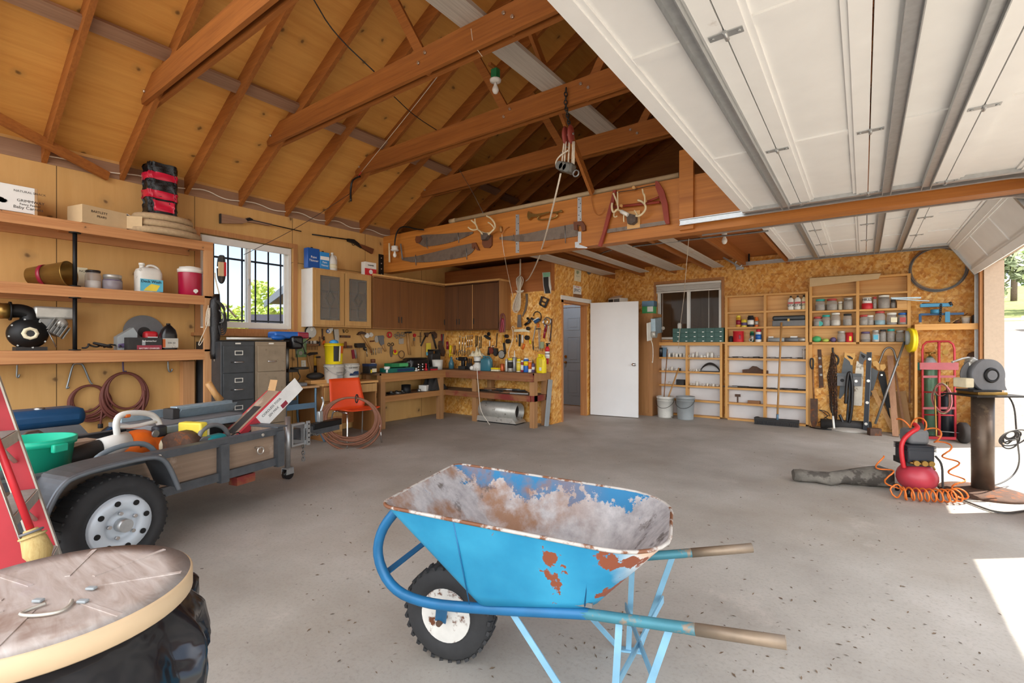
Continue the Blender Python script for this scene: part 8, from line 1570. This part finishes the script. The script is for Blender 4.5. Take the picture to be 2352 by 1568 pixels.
h1,h0=AY(*U((1622,190)),8.88),AY(*U((1580,1180)),8.68);t=thing('push_broom','wide push broom leaning on the low shelving with bristles on the floor','broom',AZ(*U((1570,1290))));b=B();b.tube([h1,h0],.015,10);b.build('handle','handle_wood',t,w=1);b=B();b.tube([h0,h0+(h0-h1)*.06],.018,10);b.build('ferrule','blue_leg',t,w=1)
a,c=AZ(*U((1330,1285))),AZ(*U((1815,1325)));m_=(a+c)/2;dv=(c-a);ux_=dv.normalized();b=B();b.box(m_+V((0,.0,.095)),(dv.length,.07,.035),Mx.Rotation(math.atan2(dv.y,dv.x),3,'Z'),.006);b.build('head','dusty_black',t,w=1);b=B()
nb=46
for i in range(nb):q=a+dv*(i+.5)/nb;b.box(q+V((0,0,.04)),(dv.length/nb*.75,.06,.076),Mx.Rotation(math.atan2(dv.y,dv.x),3,'Z'))
b.box(m_+V((0,0,.07)),(dv.length,.05,.02),Mx.Rotation(math.atan2(dv.y,dv.x),3,'Z'));b.build('bristles','black_plastic',t,w=1)
# ================= hand tools hung and leaning under the jar shelving
zf(1852,750)
def wl_(*a):return wt(*a)
P('saw_light','c4bdb0',.4,.6,.1,12,dirt=('8a7f70',.55,8));P('saw_dark','55595c',.45,.5,.15,10);P('tan_handle','d9a85c',.5)
wl_('garden_shovel','long narrow shovel with a grip handle beside the pine post','shovel','B',[('handle','bar_wood','s',[(70,460),(82,780)],(.16,9)),('grip','dusty_black','S',[(70,465),(42,430),(42,350),(60,342),(75,350),(74,430),(70,465)],(.16,8)),('blade','rusty_steel','p',[(45,775),(125,778),(125,1010),(110,1065),(85,1090),(60,1065),(45,1010)],(.15,.025))])
wl_('wall_level','old metal level hung upright on the back wall','level','B',[('beam','rusty_steel','p',[(122,245),(162,245),(188,655),(140,662)],(.01,.03)),('vial','dull_steel','d',[(145,340)],(.041,.003,12)),('vial','dull_steel','d',[(152,430)],(.041,.003,14)),('vial','dull_steel','d',[(160,520)],(.041,.003,12))])
rr=random.Random(8);q=WP('B',(290,1060),.05);t=thing('chain_bundle','heavy bundle of brown chains hanging to the floor','chain',q)
for k in range(6):
 b=B();chain(b,[WP('B',(285+rr.uniform(-8,8),290),.03+.02*k)]+[WP('B',(285+(k-2.5)*14+rr.uniform(-18,18),y),.03+.02*k) for y in (400,540,700,850)][:3+k % 2]+[WP('B',(295+(k-2.5)*10,900+25*k),.03+.02*k)],.06,.007);b.build('chain','rusty_steel',t,w=1)
b=B();b.tube(smooth([WP('B',p,.09) for p in ((285,225),(285,290),(350,330),(345,400),(300,430))],2),.014,8);b.build('hook','dark_iron',t,w=1)
for lab,hp,bl,hm,bm_,o,hole in (('hand saw with a tan wooden grip and dark blade hanging left',[(415,275),(450,285),(495,290),(530,278),(528,345),(505,360),(500,415),(480,412),(470,375),(440,350),(412,330)],[(412,325),(440,350),(470,378),(500,415),(500,500),(440,680),(370,778),(350,775),(390,420)],'tan_handle','saw_dark',.03,[(435,310),(470,315),(505,340),(500,355),(460,340)]),('hand saw with a blue grey grip and a pale worn blade hanging right',[(585,265),(625,290),(655,300),(650,350),(625,370),(610,410),(570,390),(565,350)],[(545,370),(615,395),(620,480),(600,855),(510,850),(530,480)],'mid_grey','saw_light',.045,[(590,290),(620,305),(640,320),(620,345),(595,320)])):
 wl_('hand_saw',lab,'saw','B',[('grip',hm,'p',hp,(o,.025)),('blade',bm_,'p',bl,(o+.008,.004)),('grip_slot','dusty_black','p',hole,(o+.0255,.002))])
wl_('hitch_receiver','grey steel hitch receiver block hung over the hand saws','hitch','B',[('plate','mid_grey','p',[(335,510),(595,515),(592,640),(335,635)],(.1,.06)),('lip','saw_dark','p',[(330,500),(598,508),(598,540),(330,532)],(.162,.015)),('hole','black_iron','d',[(388,580)],(.161,.002,18)),('bolt','bolt_metal','d',[(538,588)],(.161,.01,14))])
wl_('black_hose_loop','long black hose looped over the hitch receiver and hanging down','hose','B',[('loop','black_plastic','S',[(360,950),(400,1050),(430,1080),(470,1040),(495,850),(500,640),(480,510),(465,490),(450,520),(430,700),(425,830)],(.2,15)),('strap','file_black','S',[(475,500),(470,700),(450,900),(440,1060)],(.17,14))])
wl_('long_level','tall black and silver level leaning on the back wall','level','B',[('beam','navy_black','p',[(655,275),(705,275),(665,1150),(615,1150)],(.2,.025)),('edge','grey_alu','s',[(658,275),(618,1148)],(.21,5)),('edge','grey_alu','s',[(703,275),(663,1148)],(.21,5))]+[('vial','label_frame','d',[(x,y)],(.226,.004,15)) for x,y in ((684,350),(670,585),(658,820),(645,1050))])
wl_('frame_saw','saw with a tan grip and a broad grey blade leaning right of the level','saw','B',[('grip','tan_handle','p',[(715,375),(760,365),(790,400),(800,470),(770,465),(750,430),(720,420)],(.05,.025)),('blade','saw_dark','p',[(705,440),(780,480),(760,560),(700,760),(690,740)],(.055,.004))])
wl_('pruning_saw','long saw with a black blade and tan grip pointing down','saw','B',[('grip','tan_handle','p',[(795,410),(850,405),(862,440),(830,475),(800,460)],(.07,.025)),('blade','black_iron','p',[(790,480),(845,485),(860,540),(900,800),(935,1060),(915,1075),(860,860),(800,640),(775,550)],(.075,.005)),('rivet','bolt_metal','d',[(815,522)],(.081,.003,10))])
wl_('steel_hoop','thin grey bow frame hanging over the planks','frame','B',[('bow','dull_steel','S',[(780,410),(800,360),(840,250),(890,220),(940,240),(960,310),(990,420)],(.05,9))])
def lean(name,lab,cat,p,y0,q_,y1,w_,h_,mat):return one(B().beam(AY(*U(p),y0),AY(*U(q_),y1),w_,h_,(0,1,0)),name,mat,lab,cat)
wood('old_plank','b58a68','8a5e44','Z',40,.7)
lean('leaning_plank','reddish plank leaning on the back wall right of the pruning saw','plank',(905,315),9.0,(965,1185),8.66,.07,.035,'old_plank');lean('leaning_plank','tan board leaning slantwise low on the back wall','plank',(725,690),8.98,(935,1110),8.75,.06,.03,'handle_wood');lean('leaning_bar','dark thin bar leaning right of the reddish plank','bar',(960,480),9.0,(1060,1090),8.85,.025,.02,'bar_wood');lean('leaning_board','wide pale board leaning low behind the planks','board',(970,700),9.03,(1040,1160),8.9,.22,.02,'card');lean('leaning_bar','dark bar hanging beside the right shelf post','bar',(1120,290),9.0,(1115,820),9.0,.02,.02,'bar_wood')
p0,p1=AY(*U((745,1050)),8.6),AY(*U((1062,160)),8.8);t=thing('edger_pole','long bare pole with a grey disc at its top leaning across the planks','pole',p0);B().tube([p0,p1],.015,10).build('pole','dull_steel',t,w=1);c=AY(*U((1088,120)),8.8);B().cyl(c+V((-.02,0,0)),c+V((.03,-.0,0)),.1,n=26).build('disc','grey_paint',t,w=1)
c=AY(*U((1132,145)),8.78);t=thing('yellow_reel','yellow wheel hung edge on at the right end of the jar shelving','wheel',c-V((0,0,.17)));B().lathe([(.06,-.03),(.165,-.03),(.175,-.02),(.165,-.008),(.165,.008),(.175,.02),(.165,.03),(.06,.03)],c,(1,.25,0),32).build('wheel','yellow',t,w=1)
b=B();b.box(AY(*U((735,1085)),8.62),(.14,.1,.1),Mx.Rotation(.4,3,'Z'));o=one(b,'rusty_tamper','rusty_steel','rusty square iron foot at the base of the bare pole','tamper');o.location.z=.0
a,c=AY(*U((150,1050)),8.75),AY(*U((700,1040)),8.9);one(B().cyl((a.x,8.85,.075),(c.x,8.93,.075),.075,n=18),'black_pipe','dusty_black','thick black pipe lying on the floor along the wall','pipe');c=AZ(*U((450,1115)));one(B().lathe([(.28,0),(.27,.02),(.15,.045),(.001,.05)],n=30),'floor_mound','concrete','low round grey stone slab in front of the black pipe','slab',loc=(c.x,c.y,.001))
p0,p1=AY(*U((300,1100)),8.5),AY(*U((262,730)),8.78);t=thing('weeding_tool','slim tool with a white grip leaning before the chains','tool',p0);B().tube([p0,p0.lerp(p1,.35)],.014,8).build('grip','white_plastic',t,w=1);B().tube([p0.lerp(p1,.35),p1],.008,8).build('shaft','dark_iron',t,w=1)
rr=random.Random(14);c=AZ(*U((205,1085)));b=B();pts=[c+V((rr.uniform(-.14,.14),rr.uniform(-.02,.1),rr.uniform(.01,.3))) for _ in range(16)];b.tube(smooth(pts,2),.006,5);one(b,'wire_tangle','dusty_black','dark tangle of wire and scrap at the foot of the shovel','wire');b=B();b.torus(c+V((0,-.1,.01)),.2,.008,n=30,k=6);one(b,'ring_hoop','black_iron','thin black hoop lying flat on the floor by the shovel','hoop')
# ================= corner shelf with clay target thrower, wire hoop on wall
xs_,xe_=AY(2101,745,8.7).x,RW-.035;zs_=1.574
t=thing('corner_shelf','pine corner shelf on a tall upright beside the far door','shelf',(xs_,8.7,0));B().bx(xs_,8.7,zs_-.025,xe_,BW-.003,zs_).build('shelf_board','shelf_pine',t,w=1);B().bx(xs_,8.7,zs_-.08,xe_,8.72,zs_-.0255).build('front_rail','shelf_pine',t,w=1);B().bx(xs_,8.71,0,xs_+.03,BW-.003,zs_-.0255).build('upright','shelf_pine_z',t,w=1)
zf(1852,550)
q=AY(*U((1400,895)),8.88);t=thing('target_thrower','blue clay target thrower with a silver arm on the corner shelf','thrower',(q.x,8.88,zs_));P('thrower_blue','3f87ab',.45,.1,.1,10)
g=lambda p,y=8.88:AY(*U(p),y);
b=B();b.beam(g((1228,810),8.9),g((1700,800),8.9),.06,.03);b.beam(g((1230,805),8.9),g((1230,893),8.9),.04,.03,(1,0,0));b.build('base_frame','machine_blue',t,w=1);b=B();b.beam(g((1525,780),8.84),g((1525,893),8.84),.03,.05,(1,0,0));b.build('leg','thrower_blue',t,w=1)
b=B();b.beam(g((1228,715)),g((1570,705)),.1,.045);b.build('body','thrower_blue',t,w=1);b=B();c=g((1400,755));b.cyl(c,g((1400,800)),.06,n=20);b.build('pivot','thrower_blue',t,w=1);b=B();b.cyl(g((1545,700),8.85),g((1575,690),8.85),.03,n=12);b.build('spring_end','navy_black',t,w=1)
b=B();b.beam(g((912,640),8.72),g((1320,665),8.86),.05,.01);b.beam(g((912,632),8.72),g((1240,628),8.82),.008,.02);b.build('throwing_arm','grey_alu',t,w=1);b=B();b.tube([g((1250,695)),g((1540,692))],.012,8);b.build('spring','dull_steel',t,w=1);b=B();chain(b,[g((1455,700),8.82),g((1450,830),8.82),g((1440,885),8.82)],.04,.005);b.build('chain','dark_iron',t,w=1)
c,w,h=YI(1672,1775,812,893,8.86);t=thing('margarine_tub','white plastic tub with a tan rim on the corner shelf','tub',(c.x,8.86,zs_));B().lathe([(w*.4,0),(w*.48,h*.8),(w*.5,h*.82)],n=22).build('body','dirty_white',t);B().lathe([(w*.52,h*.8),(w*.52,h),(.001,h)],n=22).build('lid','card_pale',t)
c,w,h=YI(1790,1880,800,893,8.86);one(B().bx(-w/2,-.06,0,w/2,.06,h,.01),'black_motor','navy_black','dark boxy motor at the right end of the corner shelf','motor',loc=(c.x,8.86,zs_));one(B().tube([V((AY(*U((1560,850)),8.8).x,8.8,zs_+.01)),g((1740,800),8.95)],.008,6),'shelf_stick','handle_wood','thin stick slanting up from the corner shelf behind the tub','stick')
c,w,h=YI(1580,1668,850,893,8.86);one(B().ball((0,0,h*.5),(w*.5,.05,h*.5),10),'brown_lump','rusty_steel','small brown rag lump left of the white tub','rag',loc=(c.x,8.86,zs_))
c=WP('B',(1420,320),.02);R_=240*MPX('B',(1420,320));t=thing('wire_hoop','large hoop of coiled grey cable hung on the wall near the far door','cable',c-V((0,0,R_)))
for k in range(6):B().torus(c+V((.01*math.sin(k*2.1),.0-.007*k,.012*math.cos(k*1.7))),R_*(1-.012*k),.006,(0,1,0),64,6).build('cable_turn',['dull_steel','mid_grey'][k % 2],t,w=1)
# ================= red cylinder cart
zf(1852,750)
def CT(p,o=0):px,py=U(p);return AD(px,py,6.75-(px-2110)*.39/103-o)
b0=AZ(*U((1430,1215)));t=thing('cylinder_cart','red two wheeled cart with green and black gas cylinders under the corner shelf','cart',CT((1430,1215)));K=6.55/FPX/4.704
def tb(name,pts,r,mat='cart_red',o=0):b=B();b.tube([CT(p,o) for p in pts],r*K,10);return b.build(name,mat,t,w=1)
P('cart_red','b8343e',.4,.1,.12,10);P('cart_pink','c9737a',.5,.1,.12,8);P('cyl_green','4f6f58',.4,.3,.2,6,dirt=('8a9488',.62,8));P('cyl_black','22252c',.35,.3,.15,6)
tb('frame',[(1262,1200),(1258,700),(1254,260),(1262,200),(1300,165),(1400,158),(1440,160),(1540,158),(1585,190),(1600,240),(1605,700),(1612,1200)],11);tb('centre_tube',[(1432,165),(1436,700),(1438,1200)],13,o=.02)
def plate(name,pts,mat='cart_red',o=0):b=B();b.prism([CT(p,o) for p in pts],FW*-.008);return b.build(name,mat,t,w=1)
plate('cross_plate',[(1225,388),(1640,388),(1640,468),(1225,462)],'cart_pink',.05)
for y in (540,880):plate('cross_bar',[(1255,y-12),(1605,y-14),(1605,y+12),(1255,y+12)],'cart_pink',.02)
for y in (705,950):tb('cross_rung',[(1258,y),(1606,y+8)],8)
plate('toe_plate',[(1262,1182),(1612,1192),(1612,1222),(1262,1210)],'cart_red',.1);tb('axle',[(1215,1112),(1700,1150)],6,'dull_steel')
for x,y0_,ht in ((1212,1092,85),(1698,1150,108)):
 c=CT((x,y));c=CT((x,y0_));n_=(RT*.9-FW*.35).normalized();R_=ht*K;c.z=R_;b=B();b.lathe(tyre_prof(R_,.085,R_*.45),c,n_,30);b.build('tyre','old_rubber',t,w=1);b=B();b.cyl(c-n_*.03,c+n_*.03,R_*.45,n=20);b.build('wheel_hub','cart_red',t,w=1)
def gas(x0,x1,yt,yb,mat,o):
 c0,c1=CT(((x0+x1)/2,yb),-o),CT(((x0+x1)/2,yt),-o);r=(x1-x0)/2*K*1.02;h=c1.z-.02;g_=thing('gas_cylinder',mat,'cylinder',(c0.x,c0.y,.02));B().lathe([(r*.9,0),(r,.02),(r,h*.86),(r*.85,h*.93),(r*.4,h*.985),(r*.3,h)],n=28).build('shell','cyl_green' if x0 < 1400 else 'cyl_black',g_);return g_,h,r
g1,h,r=gas(1268,1402,320,1180,'tall green gas cylinder strapped in the left of the red cart',.14);B().lathe([(r*1.01,h*.86),(r*.86,h*.932),(r*.42,h*.985)],n=28).build('shoulder','grey_paint',g1);b=B();b.cyl((0,0,h),(0,0,h+.06),.015,n=10);b.cyl((-.05,0,h+.05),(.06,0,h+.05),.012,n=8);b.build('valve','brass_old',g1)
for x,z in ((.1,.06),(.16,.0),(.1,-.05)):b=B();b.cyl((x,-.03,h+.06+z),(x,.0,h+.06+z),.032,n=16);b.build('gauge','brass_old',g1)
g2,h,r=gas(1455,1592,690,1190,'shorter black gas cylinder in the right of the red cart',.14);b=B();b.cyl((0,0,h),(0,0,h+.12),.015,n=10);b.build('valve','brass_old',g2)
q=CT((1460,940),.12);h_=thing('welding_hoses','coiled red and green welding hoses hung on the front of the red cart','hose',q)
for k in range(9):b=B();pts=[CT((1460+(90+6*(k % 4))*math.cos(a)+8*math.sin(k*3)+(20*max(0,-math.sin(a)))*1,770-(150+6*(k % 3))*math.sin(a)+6*k % 11),.1+.012*(k % 5)) for a in [2*PI*i/28 for i in range(28)]];b.tube(pts,.0075,6,closed=True);b.build('hose_turn',['cart_pink','hose_red','leaf_grey'][k % 3],h_,w=1)
b=B();b.tube([CT(p,.17) for p in ((1388,740),(1395,900),(1400,1050),(1405,1180),(1450,1185))],.01,8);b.build('torch','brass_old',h_,w=1);b=B();b.torus(CT((1455,680),.15),66*K,.007,FW,24,6);b.build('small_coil','hose_red',h_,w=1)
q=AY(*U((1205,460)),8.78);one(B().bx(-.03,-.04,0,.05,.04,.11,.01),'teal_meter','teal_dark','small teal box on the floor side behind the red cart frame','box',loc=(q.x,8.95,q.z-.02))
q=AY(*U((1850,320)),8.9);b=B();b.ball((0,0,0),(.1,.07,.07),14);b.bx(-.05,-.04,-.14,.06,.06,-.05);one(b,'wall_motor','rusty_steel','dark old motor mounted on the back wall beside the door track','motor',loc=(q.x,8.95,q.z))
